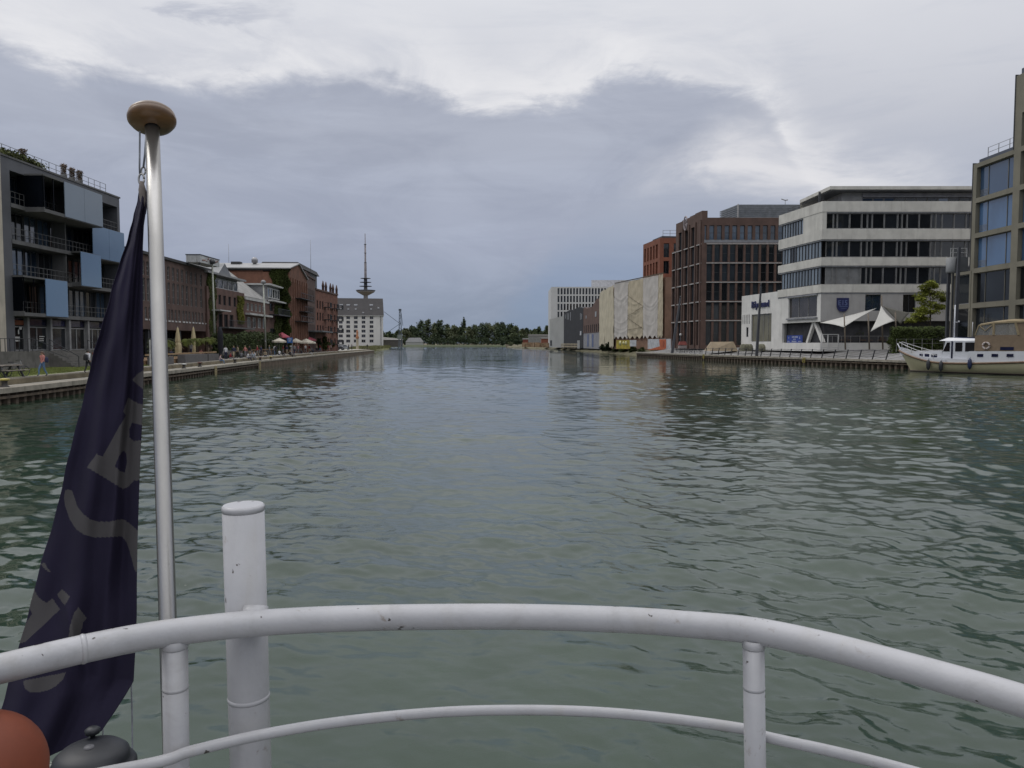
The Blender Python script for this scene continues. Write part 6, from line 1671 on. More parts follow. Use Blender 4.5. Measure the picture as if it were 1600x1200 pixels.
# side windows placed by station on the cabin side
fBt = Facade(bp(0, 1.45, 0)[:2], bp(14.8, 1.45, 0)[:2])
navy = mat('navy_window', (.012, .014, .04), .1)
for x_ in (1434.5, 1445, 1458):
    p = fBt.sz(x_, 551)
    mb = MB(); w = .19 if x_ < 1440 else .26 if x_ < 1450 else .34; t_ = min(.5 + .85 * (p[0] - 1.9) / 3.7, 1.35)
    for (a, b_) in ((-w, w),): mb.hexa([bp(p[0] + a, t_ - .0, 1.72), bp(p[0] + b_, t_ + .05, 1.72), bp(p[0] + b_, t_ + .09, 1.72), bp(p[0] + a, t_ + .05, 1.72), bp(p[0] + a, t_, 2.06), bp(p[0] + b_, t_ + .05, 2.06), bp(p[0] + b_, t_ + .09, 2.06), bp(p[0] + a, t_ + .05, 2.06)])
    mb.build('porthole', navy, cr)
# wheelhouse
sW0, sW1 = fBt.sz(1469, 545)[0] - .0, fBt.sz(1524, 545)[0]
zw0, zw1 = 1.2, fBt.sz(1500, 532.5)[1]
mb = MB(); slope_ = .55; t_ = 1.42
v = [bp(sW0, -t_, zw0), bp(sW1, -t_, zw0), bp(sW1, t_, zw0), bp(sW0, t_, zw0), bp(sW0 + slope_, -t_, zw1), bp(sW1, -t_, zw1), bp(sW1, t_, zw1), bp(sW0 + slope_, t_, zw1)]
mb.hexa(v); mb.build('wheelhouse', whb, cr)
zwin0, zwin1 = fBt.sz(1490, 549)[1], fBt.sz(1490, 535)[1]
for (x0_, x1_, sl) in ((1469.5, 1484, 1), (1492.5, 1503.5, 0), (1508, 1522.5, 0)):
    a, b_ = fBt.sz(x0_, 542)[0], fBt.sz(x1_, 542)[0]; mb = MB(); t0 = t_ + .004; t1 = t_ + .03
    s1_ = .42 if sl else 0
    if sl: a += .28
    mb.hexa([bp(a, t0, zwin0), bp(b_, t0, zwin0), bp(b_, t1, zwin0), bp(a, t1, zwin0), bp(a + s1_, t0, zwin1), bp(b_, t0, zwin1), bp(b_, t1, zwin1), bp(a + s1_, t1, zwin1)]); mb.build('wheelhouse_window', mat_glass('boat_glass', (.012, .012, .014), .05, 1.5), cr)
mb = MB(); a, b_ = fBt.sz(1486.2, 542)[0], fBt.sz(1488.8, 542)[0]; mb.hexa([bp(a, t_ + .004, zw0), bp(b_, t_ + .004, zw0), bp(b_, t_ + .03, zw0), bp(a, t_ + .03, zw0), bp(a, t_ + .004, zw1 - .05), bp(b_, t_ + .004, zw1 - .05), bp(b_, t_ + .03, zw1 - .05), bp(a, t_ + .03, zw1 - .05)]); mb.build('door_gap', navy, cr)
# windscreen
mb = MB()
for (t0, t1) in ((-1.3, -.5), (-.42, .42), (.5, 1.3)):
    q_ = lambda t, z, o: bp(sW0 + slope_ * (z - zw0) / (zw1 - zw0) - o, t, z)
    mb.hexa([q_(t0, 1.95, .004), q_(t1, 1.95, .004), q_(t1, 1.95, .04), q_(t0, 1.95, .04), q_(t0, zwin1, .004), q_(t1, zwin1, .004), q_(t1, zwin1, .04), q_(t0, zwin1, .04)])
mb.build('windscreen', mat_glass('boat_glass', (.012, .012, .014)), cr)
rs0, rs1 = fBt.sz(1466, 532)[0], fBt.sz(1551, 532)[0]
mb = MB(); v0 = [bp(rs0, -1.3, zw1 + .003), bp(rs1, -1.5, zw1 + .003), bp(rs1, 1.5, zw1 + .003), bp(rs0, 1.3, zw1 + .003)]
mb.hexa(v0 + [bp(rs0 + .9, -1.1, zw1 + .36), bp(rs1 - .3, -1.3, zw1 + .2), bp(rs1 - .3, 1.3, zw1 + .2), bp(rs0 + .9, 1.1, zw1 + .36)]); mb.build('cabin_roof', whb, cr)
mb = MB(); a, b_ = fBt.sz(1487, 528)[0], fBt.sz(1518, 528)[0]; mb.hexa([bp(a, -.9, zw1 + .33), bp(b_, -.9, zw1 + .28), bp(b_, .9, zw1 + .28), bp(a, .9, zw1 + .33), bp(a, -.9, zw1 + .42), bp(b_, -.9, zw1 + .38), bp(b_, .9, zw1 + .38), bp(a, .9, zw1 + .42)]); mb.build('solar_panel', mat('solar_blue', (.015, .022, .06), .2), cr)
# aft white bulwark with three windows
sA0 = fBt.sz(1513, 553)[0]; fS = Facade(bp(0, 1.86, 0)[:2], bp(14.8, 1.86, 0)[:2]); zA1 = fS.sz(1560, 549.2)[1]
mb = MB(); mb.hexa([bp(sA0, -1.84, 1.1), bp(14.7, -1.78, 1.1), bp(14.7, 1.78, 1.1), bp(sA0, 1.84, 1.1), bp(sA0 + .2, -1.8, zA1), bp(14.6, -1.74, zA1 + .05), bp(14.6, 1.74, zA1 + .05), bp(sA0 + .2, 1.8, zA1)]); mb.build('aft_cabin', whb, cr)
for x0_, x1_ in ((1526.5, 1536), (1549, 1559), (1572.5, 1583)):
    a, za_ = fS.sz(x0_, 557.5); b_, zb_ = fS.sz(x1_, 553); tt_ = 1.82; mb = MB(); mb.hexa([bp(a, tt_ - .02, za_), bp(b_, tt_ - .03, za_), bp(b_, tt_ + .02, za_), bp(a, tt_ + .03, za_), bp(a, tt_ - .04, zb_), bp(b_, tt_ - .05, zb_), bp(b_, tt_ + .0, zb_), bp(a, tt_ + .01, zb_)]); mb.build('porthole', navy, cr)
# canopy
tan = mat('tan_canvas', (.185, .135, .09), .85, var=.10, scale=2, bump=.01, bscale=6); tan2 = mat('light_tan_canvas', (.27, .215, .13), .85, var=.1, scale=2)
zc0 = zA1 + .06; fC = Facade(bp(0, 1.6, 0)[:2], bp(14.8, 1.6, 0)[:2])
sC = [fC.sz(x_, 530)[0] for x_ in (1523, 1552, 1591)]; zm = fC.sz(1550, 523.5)[1]; zt_a, zt_b = fC.sz(1528, 504.5)[1], fC.sz(1560, 501)[1]
mb = MB(); mb.hexa([bp(sC[0], -1.62, zc0), bp(14.4, -1.6, zc0), bp(14.4, 1.6, zc0), bp(sC[0], 1.62, zc0), bp(sC[0] + .0, -1.55, zm), bp(14.3, -1.55, zm), bp(14.3, 1.55, zm), bp(sC[0], 1.55, zm)]); mb.build('canvas_skirt', tan, cr)
aT = fC.sz(1529, 505)[0]
def arch(s, z, w=1.5, rise=.28): return [bp(s, w * math.cos(t), z - rise + rise * math.sin(t)) for t in [math.pi * k / 10 for k in range(11)]]
mb = MB(); rows = [arch(aT, zt_a), arch(sC[1], zt_b + .05), arch(fC.sz(1575, 500)[0], zt_b + .18), arch(14.3, zt_b + .1)]
vs = [p for r_ in rows for p in r_]; mb.add(vs, [(i * 11 + k, (i + 1) * 11 + k, (i + 1) * 11 + k + 1, i * 11 + k + 1) for i in range(3) for k in range(10)], 0, True)
o = mb.build('canopy_top', tan2, cr); md = o.modifiers.new('t', 'SOLIDIFY'); md.thickness = .06
clearm = bpy.data.materials.new('clear_vinyl'); clearm.use_nodes = True; b_ = clearm.node_tree.nodes['Principled BSDF']; b_.inputs['Base Color'].default_value = (.35, .34, .32, 1); b_.inputs['Alpha'].default_value = .35; b_.inputs['Roughness'].default_value = .15
for sgn in (1, -1):
    W2 = 1.53 * sgn; lo = [(sC[0], zm), (sC[1], zm), (sC[2], zm), (14.3, zm)]; hi = [(aT, zt_a - .3), (sC[1], zt_b - .24), (fC.sz(1586, 500)[0], zt_b - .1), (14.3, zt_b - .15)]
    for i in range(3):
        nm, m_ = ('clear_window', clearm) if i < 2 else ('canvas_side', tan)
        mb = MB(); mb.add([bp(lo[i][0], W2, lo[i][1]), bp(lo[i + 1][0], W2, lo[i + 1][1]), bp(hi[i + 1][0], W2, hi[i + 1][1]), bp(hi[i][0], W2, hi[i][1])], [(0, 1, 2, 3)]); o = mb.build(nm, m_, cr); md = o.modifiers.new('t', 'SOLIDIFY'); md.thickness = .02
    mb = MB()
    for i in range(4): mb.bar(bp(lo[i][0], W2 * 1.02, lo[i][1]), bp(hi[i][0], W2 * 1.02, hi[i][1]), .16 if i else .09)
    mb.bar(bp(aT, W2 * 1.02, zt_a - .28), bp(sC[1], W2 * 1.02, zt_b - .22), .14); mb.bar(bp(sC[1], W2 * 1.02, zt_b - .22), bp(14.3, W2 * 1.02, zt_b - .15), .14)
    mb.tube([bp(aT + .1, W2 * 1.03, zt_a - .3), bp((sC[0] + sC[1]) / 2 + .1, W2 * 1.03, zm + .45), bp(sC[1], W2 * 1.03, zt_b - .3)], .05, 6)
    mb.build('canvas_frame', tan2, cr)
mb = MB(); a, b_ = fC.sz(1563, 545)[0], fC.sz(1584, 545)[0]; mb.hexa([bp(a, 1.6, zc0 + .08), bp(b_, 1.6, zc0 + .08), bp(b_, 1.66, zc0 + .08), bp(a, 1.66, zc0 + .08), bp(a, 1.58, zc0 + .42), bp(b_, 1.58, zc0 + .42), bp(b_, 1.64, zc0 + .42), bp(a, 1.64, zc0 + .42)]); mb.build('canvas_window', navy, cr)
# masts, bow rail, anchor roller
pm_ = fBt.sz(1480.5, 527); zmt = fBt.sz(1480.5, 476)[1]
mb = MB(); mb.tube([bp(pm_[0], 0, zw1 + .2), bp(pm_[0], 0, zmt)], [.085, .06], 10); mb.build('mast', whb, cr)
zc_ = fBt.sz(1483, 503)[1]; mb = MB(); mb.bar(bp(pm_[0] - .1, 0, zc_), bp(pm_[0] + .5, 0, zc_), .06); mb.lathe([(.0, 0), (.09, 0), (.09, .14), (0, .15)], bp(pm_[0] + .45, 0, zc_), 8); mb.build('mast_light', whb, cr)
pm2 = fBt.sz(1513, 527); mb = MB(); mb.tube([bp(pm2[0], .6, zw1 + .2), bp(pm2[0], .6, fBt.sz(1513, 503)[1])], .03, 6); mb.build('antenna', whb, cr)
rm = mat('chrome_rail', (.5, .5, .5), .3, metal=.7)
for sgn in (1, -1):
    mb = MB(); pts = []
    for i in range(12):
        s = .15 + 5.2 * i / 11; pts.append(bp(s, sgn * (beam(s) * .93), gun(s) + .95 - .25 * (i / 11)))
    mb.tube([bp(-.1, 0, gun(0) + .75)] + pts, .032, 6)
    for i in range(1, 12, 3): s = .15 + 5.2 * i / 11; mb.tube([bp(s, sgn * beam(s) * .93, gun(s) + .2), pts[i]], .025, 6)
    mb.build('bow_rail', rm, cr)
mb = MB(); mb.tube([bp(-.25, 0, 3.25), bp(.0, 0, 2.75), bp(.8, 0, 2.4)], [.05, .09, .07], 8); mb.build('anchor_roller', whb, cr)
# fenders and lifebuoy are things of their own
fm = mat('grey_fender', (.028, .030, .035), .5); fb2 = mat('blue_fender', (.012, .022, .07), .45)
for i, (x_, y_, m_, lb_) in enumerate(((1451.5, 570, fm, 'dark grey boat fender nearest the bow of the cabin cruiser'), (1472, 572, fm, 'dark grey boat fender below the wheelhouse windscreen of the cabin cruiser'), (1517, 568.5, fb2, 'navy blue boat fender hanging amidships on the cabin cruiser'))):
    a = fS.sz(x_, y_)[0]; w = beam(a) + .16; z = fS.sz(x_, y_)[1]; c = bp(a, w, z)
    t = thing('fender', lb_, 'fender', c, 'fenders hanging on the cabin cruiser')
    mb = MB(); mb.lathe([(.0, -.62), (.05, -.60), (.09, -.52), (.19, -.38), (.215, -.1), (.215, .1), (.19, .38), (.09, .52), (.05, .60), (0, .62)], c, 14); mb.build('body', m_, t)
    mb = MB(); mb.tube([(c[0], c[1], c[2] + .58), bp(a, beam(a) + .02, max(gun(a) + .1, c[2] + .75))], .02, 6); mb.build('rope', rope_m, t)
p = fC.sz(1541.3, 540); c = bp(p[0], 1.68, p[1])
t = thing('lifebuoy', 'pale lifebuoy with dark bands hung on the tan canvas of the cruiser', 'lifebuoy', c)
mb = MB(); N_ = 28
ringp = [tuple(Vector(c) + Vector((AX.x, AX.y, 0)) * .33 * math.cos(2 * math.pi * k / N_) + Vector((0, 0, 1)) * .33 * math.sin(2 * math.pi * k / N_)) for k in range(N_ + 1)]
mb.tube(ringp, .095, 10); mb.build('ring', mat('lifebuoy_pale', (.46, .40, .38), .6), t)
for k in range(4):
    th_ = math.pi / 4 * (2 * k); q_ = [tuple(Vector(c) + Vector((AX.x, AX.y, 0)) * .33 * math.cos(th_ + e_) + Vector((0, 0, 1)) * .33 * math.sin(th_ + e_)) for e_ in (-.12, 0, .12)]
    mb = MB(); mb.tube(q_, .102, 10); mb.build('band', mat('lifebuoy_band', (.14, .07, .05), .6), t)
# ================================================================== people
def person_mesh(pose, cols):
    """one continuous body grown over a jointed skeleton; cols: shirt, trousers, skin, shoes materials"""
    J = dict(pel=(0, 0, .93, .135), spi=(0, 0, 1.12, .12), che=(0, .0, 1.31, .15), nk=(0, .0, 1.47, .055), hd=(0, .02, 1.57, .088), tp=(0, .015, 1.66, .078))
    for s_, n in ((1, 'R'), (-1, 'L')):
        J['sh' + n] = (.17 * s_, 0, 1.40, .065); J['el' + n] = (.235 * s_, -.02, 1.13, .047); J['wr' + n] = (.25 * s_, .06, .90, .032); J['ha' + n] = (.25 * s_, .09, .81, .036)
        J['hp' + n] = (.085 * s_, 0, .87, .098); J['kn' + n] = (.10 * s_, .01, .48, .064); J['an' + n] = (.10 * s_, -.03, .09, .043); J['to' + n] = (.11 * s_, .12, .04, .036)
    if pose == 'walk':
        J['knR'] = (.09, .20, .52, .064); J['anR'] = (.09, .22, .11, .043); J['toR'] = (.10, .37, .07, .036)
        J['knL'] = (-.09, -.06, .48, .064); J['anL'] = (-.09, -.26, .13, .043); J['toL'] = (-.09, -.13, .04, .036)
        J['elR'] = (.25, -.12, 1.15, .047); J['wrR'] = (.26, -.10, .92, .032); J['haR'] = (.26, -.08, .83, .036)
        J['elL'] = (-.24, .06, 1.14, .047); J['wrL'] = (-.25, .22, .98, .032); J['haL'] = (-.24, .29, .93, .036)
    if pose == 'sit':
        d = -.46
        for k, v in list(J.items()):
            if k[:2] not in ('kn', 'an', 'to'): J[k] = (v[0], v[1], v[2] + d, v[3])
        J['che'] = (0, .08, .84, .15); J['nk'] = (0, .12, .99, .055); J['hd'] = (0, .16, 1.08, .088); J['tp'] = (0, .15, 1.17, .078)
        for s_, n in ((1, 'R'), (-1, 'L')):
            J['sh' + n] = (.17 * s_, .08, .92, .065); J['el' + n] = (.23 * s_, .14, .68, .047); J['wr' + n] = (.15 * s_, .34, .58, .032); J['ha' + n] = (.12 * s_, .42, .56, .036)
            J['kn' + n] = (.13 * s_, .44, .46, .064); J['an' + n] = (.12 * s_, .50, .08, .043); J['to' + n] = (.12 * s_, .64, .03, .036)
    E = [('pel', 'spi'), ('spi', 'che'), ('che', 'nk'), ('nk', 'hd'), ('hd', 'tp')]
    for n in 'RL': E += [('che', 'sh' + n), ('sh' + n, 'el' + n), ('el' + n, 'wr' + n), ('wr' + n, 'ha' + n), ('pel', 'hp' + n), ('hp' + n, 'kn' + n), ('kn' + n, 'an' + n), ('an' + n, 'to' + n)]
    K = list(J); me = bpy.data.meshes.new('skeleton'); me.from_pydata([J[k][:3] for k in K], [(K.index(a), K.index(b)) for a, b in E], [])
    o = bpy.data.objects.new('skeleton', me); COL.objects.link(o)
    o.modifiers.new('skin', 'SKIN'); o.modifiers.new('sub', 'SUBSURF').levels = 1
    for i, k in enumerate(K):
        me.skin_vertices[0].data[i].radius = (J[k][3],) * 2; me.skin_vertices[0].data[i].use_root = (k == 'pel')
    dg = bpy.context.evaluated_depsgraph_get(); dg.update()
    m2 = bpy.data.meshes.new_from_object(o.evaluated_get(dg)); bpy.data.objects.remove(o); bpy.data.meshes.remove(me)
    seg = []
    for a, b in E:
        c = 0
        if a in ('nk', 'hd'): c = 2
        elif a[:2] == 'wr': c = 2
        elif a[:2] == 'an': c = 3
        elif a[:2] in ('hp', 'kn') or b[:2] == 'hp': c = 1
        seg.append((Vector(J[a][:3]), Vector(J[b][:3]), c))
    for m_ in cols: m2.materials.append(m_)
    for p in m2.polygons:
        c = Vector(p.center); best = (9, 0)
        for a, b, ci in seg:
            ab = b - a; t = max(0, min(1, (c - a).dot(ab) / ab.dot(ab))); d = (c - a - ab * t).length
            if d < best[0]: best = (d, ci)
        p.material_index = best[1]; p.use_smooth = True
    return m2, J
skin = mat('skin', (.36, .21, .15), .6, var=.05); shoe = mat('shoes', (.04, .04, .045), .6, var=.1)
def cloth(n, c): return mat('cloth_' + n, c, .85, var=.12, scale=8, bump=.004, bscale=25)
HAIRS = {'dark': mat('dark_hair', (.02, .015, .012), .6), 'brown': mat('brown_hair', (.09, .05, .03), .6), 'fair': mat('fair_hair', (.25, .18, .10), .6)}
def person(loc, h, rz, pose, shirt, trousers, hair, label, group='people along the left quay', long_hair=False):
    m2, J = person_mesh(pose, [shirt, trousers, skin, shoe])
    m2.name = 'person'
    o = bpy.data.objects.new('person', m2); COL.objects.link(o); o.location = loc; o.rotation_euler.z = rz; o.scale = (h / 1.74,) * 3
    tag(o, label, 'person', group)
    hd = J['hd']; c = Vector(hd[:3]) + Vector((0, -.012, .035)); mb = MB()
    N, M = 10, 14; vs = []
    for i in range(N + 1):
        ph = math.pi * .62 * i / N
        for k in range(M):
            t = 2 * math.pi * k / M; cut = max(0, math.cos(t - math.pi / 2)) * .38
            a = ph * (1 - cut); vs.append((c.x + .098 * math.sin(a) * math.cos(t), c.y + .108 * math.sin(a) * math.sin(t), c.z + .112 * math.cos(a)))
    mb.add(vs, [(i * M + k, i * M + (k + 1) % M, (i + 1) * M + (k + 1) % M, (i + 1) * M + k) for i in range(N) for k in range(M)], 0, True)
    if long_hair: mb.tube([(c.x, c.y - .07, c.z), (c.x, c.y - .11, c.z - .12), (c.x, c.y - .12, c.z - .26)], [.07, .075, .03], 8)
    hm = mb.build('hair', HAIRS[hair]); hm.parent = o
    mb = MB(); f = Vector(hd[:3]); mb.tube([(f.x, f.y + .080, f.z + .03), (f.x, f.y + .100, f.z - .005), (f.x, f.y + .08, f.z - .02)], [.008, .015, .008], 6); 
    n_ = mb.build('nose', skin); n_.parent = o
    for s_ in (1, -1):
        mb = MB(); mb.lathe([(0, -.006), (.011, 0), (0, .006)], (f.x + .032 * s_, f.y + .078, f.z + .03), 8); e_ = mb.build('eye', HAIRS['dark']); e_.parent = o
    return o
def ground_at(px, py, z): return PZ(px, py, z)
pk = cloth('pink', (.42, .17, .15)); jn = cloth('jeans', (.10, .17, .28)); bk_ = cloth('black', (.018, .018, .022)); wt = cloth('white', (.52, .52, .54)); gy = cloth('grey', (.16, .16, .17)); pn = cloth('pale_pink', (.46, .36, .35)); rd = cloth('red', (.26, .03, .04)); nv = cloth('navy', (.02, .025, .06)); bg_ = cloth('beige', (.35, .29, .20))
p = PZ(67, 588.5, ZU + .03); p = Vector((p.x - .4, p.y, ZU)) if False else PZ(67, 588, ZU)
person(tuple(p), 1.56, math.pi - .35, 'walk', pk, jn, 'brown', 'person in pink jacket and blue jeans walking on the lawn edge', long_hair=True)
def bag(loc, rz, col, label, w=.30, h=.42, d=.17):
    t = thing('backpack', label, 'bag', loc); t.rotation_euler.z = rz; ROOT[t.name] = Vector((0, 0, 0))
    mb = MB(); vs = []
    rows = [(0, .8), (.08, 1), (.5, 1), (.8, .9), (.95, .6), (1, .2)]
    for z, k in rows:
        for a in range(12):
            t_ = 2 * math.pi * a / 12; cx_ = math.copysign(abs(math.cos(t_)) ** .5, math.cos(t_)); sy = math.copysign(abs(math.sin(t_)) ** .5, math.sin(t_)); vs.append((cx_ * w / 2 * k, sy * d / 2 * k, z * h))
    mb.add(vs, [(i * 12 + k, i * 12 + (k + 1) % 12, (i + 1) * 12 + (k + 1) % 12, (i + 1) * 12 + k) for i in range(5) for k in range(12)] + [tuple(range(12))[::-1], tuple(range(60, 72))], 0, True)
    o = mb.build('sack', col); o.parent = t
    mb = MB(); mb.tube([(.02, 0, h * .97), (0, .02, h * 1.1), (-.02, 0, h * .97)], .015, 6); o = mb.build('handle', col); o.parent = t
    return t
bag((p.x + .30, p.y - .06, ZU + .85), .3, nv, 'dark shoulder bag carried by the person in the pink jacket', .2, .34, .13)
p = PZ(138, 583, ZU)
person(tuple(p), 1.62, -.2, 'walk', wt, bk_, 'dark', 'person in white top and black trousers walking away, half hidden by the flag')
bag((p.x - .01, p.y - .24, ZU + .88), -.2, bk_, 'black backpack on the person in the white top')
def seatp(px, py, z, h, rz, *a): 
    q = PZ(px, py, z); return person((q.x, q.y, z), h, rz, 'sit', *a)
def on_wall(px, back=0.0):
    """seat on top of the low wall under this pixel column"""
    best = None
    for i in range(len(EL_) - 1):
        A, B = Vector(offs(EL_, 1.7)[i]), Vector(offs(EL_, 1.7)[i + 1])
        for k in range(60):
            q = A.lerp(B, k / 60)
            if q.y > 5:
                e_ = abs(800 + F_PX * q.x / q.y - px)
                if best is None or e_ < best[0]: best = (e_, q, (B - A).normalized())
    return best[1], best[2]
def sitter(px, h, shirt, tr, hair, label, turn=0, grp='people along the left quay', lh=False):
    q, u = on_wall(px); n = Vector((u.y, -u.x)); rz = math.atan2(-n.x, n.y) + turn
    return person((q.x + n.x * .1, q.y + n.y * .1, ZU + .03 - .43), h, rz, 'sit', shirt, tr, hair, label, grp, lh)
sitter(341, 1.7, pn, jn, 'dark', 'person in pale top and jeans sitting on the low wall beside the tall black column', .2)
sitter(386, 1.75, wt, nv, 'dark', 'person in white shirt sitting on the quay wall, left of a seated pair', .5)
sitter(391, 1.7, gy, nv, 'brown', 'person in grey sitting close beside the one in white on the quay wall', 1.9)
sitter(395, 1.7, cloth('pale_blue', (.30, .36, .42)), gy, 'fair', 'person in pale blue top sitting at the right end of the seated trio', -.5)
sitter(440, 1.7, bk_, gy, 'dark', 'person in black sitting on the quay wall below the blue sign, left one', .2)
sitter(452, 1.7, bk_, bk_, 'brown', 'person all in black sitting on the quay wall right below the blue sign', -.3)
sitter(456, 1.7, nv, gy, 'dark', 'person in navy top sitting just right of the blue sign post', .4)
sitter(483, 1.7, bk_, wt, 'brown', 'person in black top and white trousers sitting below the pink parasol', .1)
def stander(px, y_, z, h, rz, shirt, tr, hair, label, pose='stand'):
    q = PZ(px, y_, z); return person((q.x, q.y, z), h, rz, pose, shirt, tr, hair, label)
def along(px, off):
    """point on the upper promenade, off metres behind the edge, in this pixel column"""
    P_ = offs(EL_, off); best = None
    for i in range(len(P_) - 1):
        A, B = Vector(P_[i]), Vector(P_[i + 1])
        for k in range(200):
            q = A.lerp(B, k / 200)
            if q.y > 5:
                e_ = abs(800 + F_PX * q.x / q.y - px)
                if best is None or e_ < best[0]: best = (e_, q)
    return best[1]
for px, off, sh_, tr, hr, lb_, po in ((466, 3.2, nv, bk_, 'fair', 'standing person in navy under the cream parasol', 'stand'), (500, 3.0, rd, jn, 'dark', 'person in red top walking between parasols and bushes', 'walk'), (513, 2.6, rd, bk_, 'dark', 'person in dark red top near the bushes, left of a pair', 'stand'), (517.5, 2.8, pn, bk_, 'fair', 'person in pale pink top near the bushes, right of a pair', 'walk'), (545, 2.2, bk_, bk_, 'brown', 'person in black far along the left quay below the pale car', 'walk'), (550, 2.0, gy, bk_, 'dark', 'person in grey far along the left quay left of the pale totem', 'stand'), (574, 1.9, bk_, bk_, 'dark', 'person in black furthest along the left quay, right of the totem', 'walk'), (430, 3.4, wt, jn, 'dark', 'person in white top standing by the cream parasol, left of the blue sign', 'stand')):
    q = along(px, off); person((q.x, q.y, ZU), 1.74, 1.2 + px * .7, po, sh_, tr, hr, lb_)

tops_ = {'black': bk_, 'white': wt, 'red': rd, 'navy': nv, 'beige': bg_, 'grey': gy, 'pink': pk}
k_ = 0
for where_, x0_, x1_, n_ in (('under the parasols', 428, 498, 12), ('before the dark shrubbery', 350, 424, 12), ('on the timber terrace', 246, 336, 6)):
    for i in range(n_):
        tn = list(tops_)[(i + k_) % 7]; pn_ = ['black', 'navy', 'grey', 'beige'][(i // 7 * 2 + i + k_) % 4]; x = x0_ + (x1_ - x0_) * (i + .5) / n_; q = along(x, random.uniform(2.3, 3.5) + (2.0 if k_ == 2 else 0))
        person((q.x, q.y, ZU - (.30 if i % 3 == 1 else 0) + (.45 if k_ == 2 else 0)), 1.72, random.uniform(0, 6.3), ['stand', 'sit', 'walk'][i % 3], tops_[tn], tops_[pn_], ['dark', 'brown', 'fair'][i % 3], '%s person in %s top and %s trousers %s' % (['standing', 'sitting', 'walking'][i % 3], tn, pn_, where_))
    k_ += 1

# ================================================================== left quay furniture
blk_m = mat('bollard_black', (.035, .03, .026), .6, var=.3, scale=4); yel = mat('bollard_yellow', (.42, .35, .09), .6, var=.2, scale=4); rst = mat('rusty_red', (.12, .045, .03), .8, var=.3, scale=4)
def bollard(px, capm, label, off=.45, s=1.0):
    q = along(px, off); z = ZL
    t = thing('bollard', label, 'bollard', (q.x, q.y, z), 'mooring bollards on the left quay')
    mb = MB(); mb.lathe([(.22 * s, 0), (.20 * s, .05), (.13 * s, .10), (.13 * s, .30), (.17 * s, .36)], (q.x, q.y, z), 14); mb.build('post', blk_m, t)
    mb = MB(); mb.lathe([(.17 * s, .36), (.24 * s, .38), (.24 * s, .45), (.1, .48), (0, .48)], (q.x, q.y, z), 14); mb.build('cap', capm, t)
bollard(6, yel, 'black bollard with yellow top at the left edge of the picture', s=1.1)
bollard(287, frame_wh, 'bollard with pale cap just right of the flagpole'); bollard(312, rst, 'rusty bollard below the grey planters'); bollard(367, blk_m, 'plain black bollard between two groups of sitting people'); bollard(407, rst, 'rusty red bollard above the cream ladder'); bollard(423, yel, 'small yellowish bollard where the sheet piling ends', s=.9)
for px, lb_ in ((337, 'cream painted ladder on the quay wall below the sitting person in pale top'), (406, 'cream painted ladder on the quay wall where the sheet piling ends')):
    q = along(px, -.26); t = thing('quay_ladder', lb_, 'ladder', (q.x, q.y, 0)); cmat = mat('ladder_cream', (.36, .30, .17), .6, var=.2)
    u = Vector((-.08, 1)).normalized()
    for s_ in (-.22, .22):
        mb = MB(); mb.bar((q.x + u.x * s_, q.y + u.y * s_, -.05), (q.x + u.x * s_, q.y + u.y * s_, ZL - .03), .09); mb.build('rail', cmat, t)
    for k in range(4):
        mb = MB(); mb.bar((q.x - u.x * .18, q.y - u.y * .18, .0 + k * .25), (q.x + u.x * .18, q.y + u.y * .18, .0 + k * .25), .05); mb.build('rung', cmat, t)
# picnic tables and a bicycle at the left edge
wood_g = mat('grey_wood', (.24, .21, .18), .8, var=.2, scale=3, stain=.3); 
def picnic(px, y_, rz, label, w=1.9):
    q = PZ(px, y_, ZU); t = thing('picnic_table', label, 'table', (q.x, q.y, ZU)); t.rotation_euler.z = rz; ROOT[t.name] = Vector((0, 0, 0))
    def ch(mb, n, m_): o = mb.build(n, m_); o.parent = t
    mb = MB(); mb.box(-w / 2, w / 2, -.38, .38, .70, .75); ch(mb, 'table_top', wood_g)
    for s_ in (-1, 1):
        mb = MB(); mb.box(-w / 2, w / 2, s_ * .68 - .14, s_ * .68 + .14, .42, .46); ch(mb, 'bench_seat', wood_g)
        for x in (-w * .36, w * .36):
            mb = MB(); mb.bar((x, s_ * .62, 0), (x, s_ * .22, .70), .09); ch(mb, 'leg', frame_dk)
    for x in (-w * .36, w * .36): mb = MB(); mb.bar((x, -.7, .40), (x, .7, .40), .07); ch(mb, 'crossbar', frame_dk)
picnic(9, 590, 1.45, 'grey wooden picnic table on the lawn at the left edge')
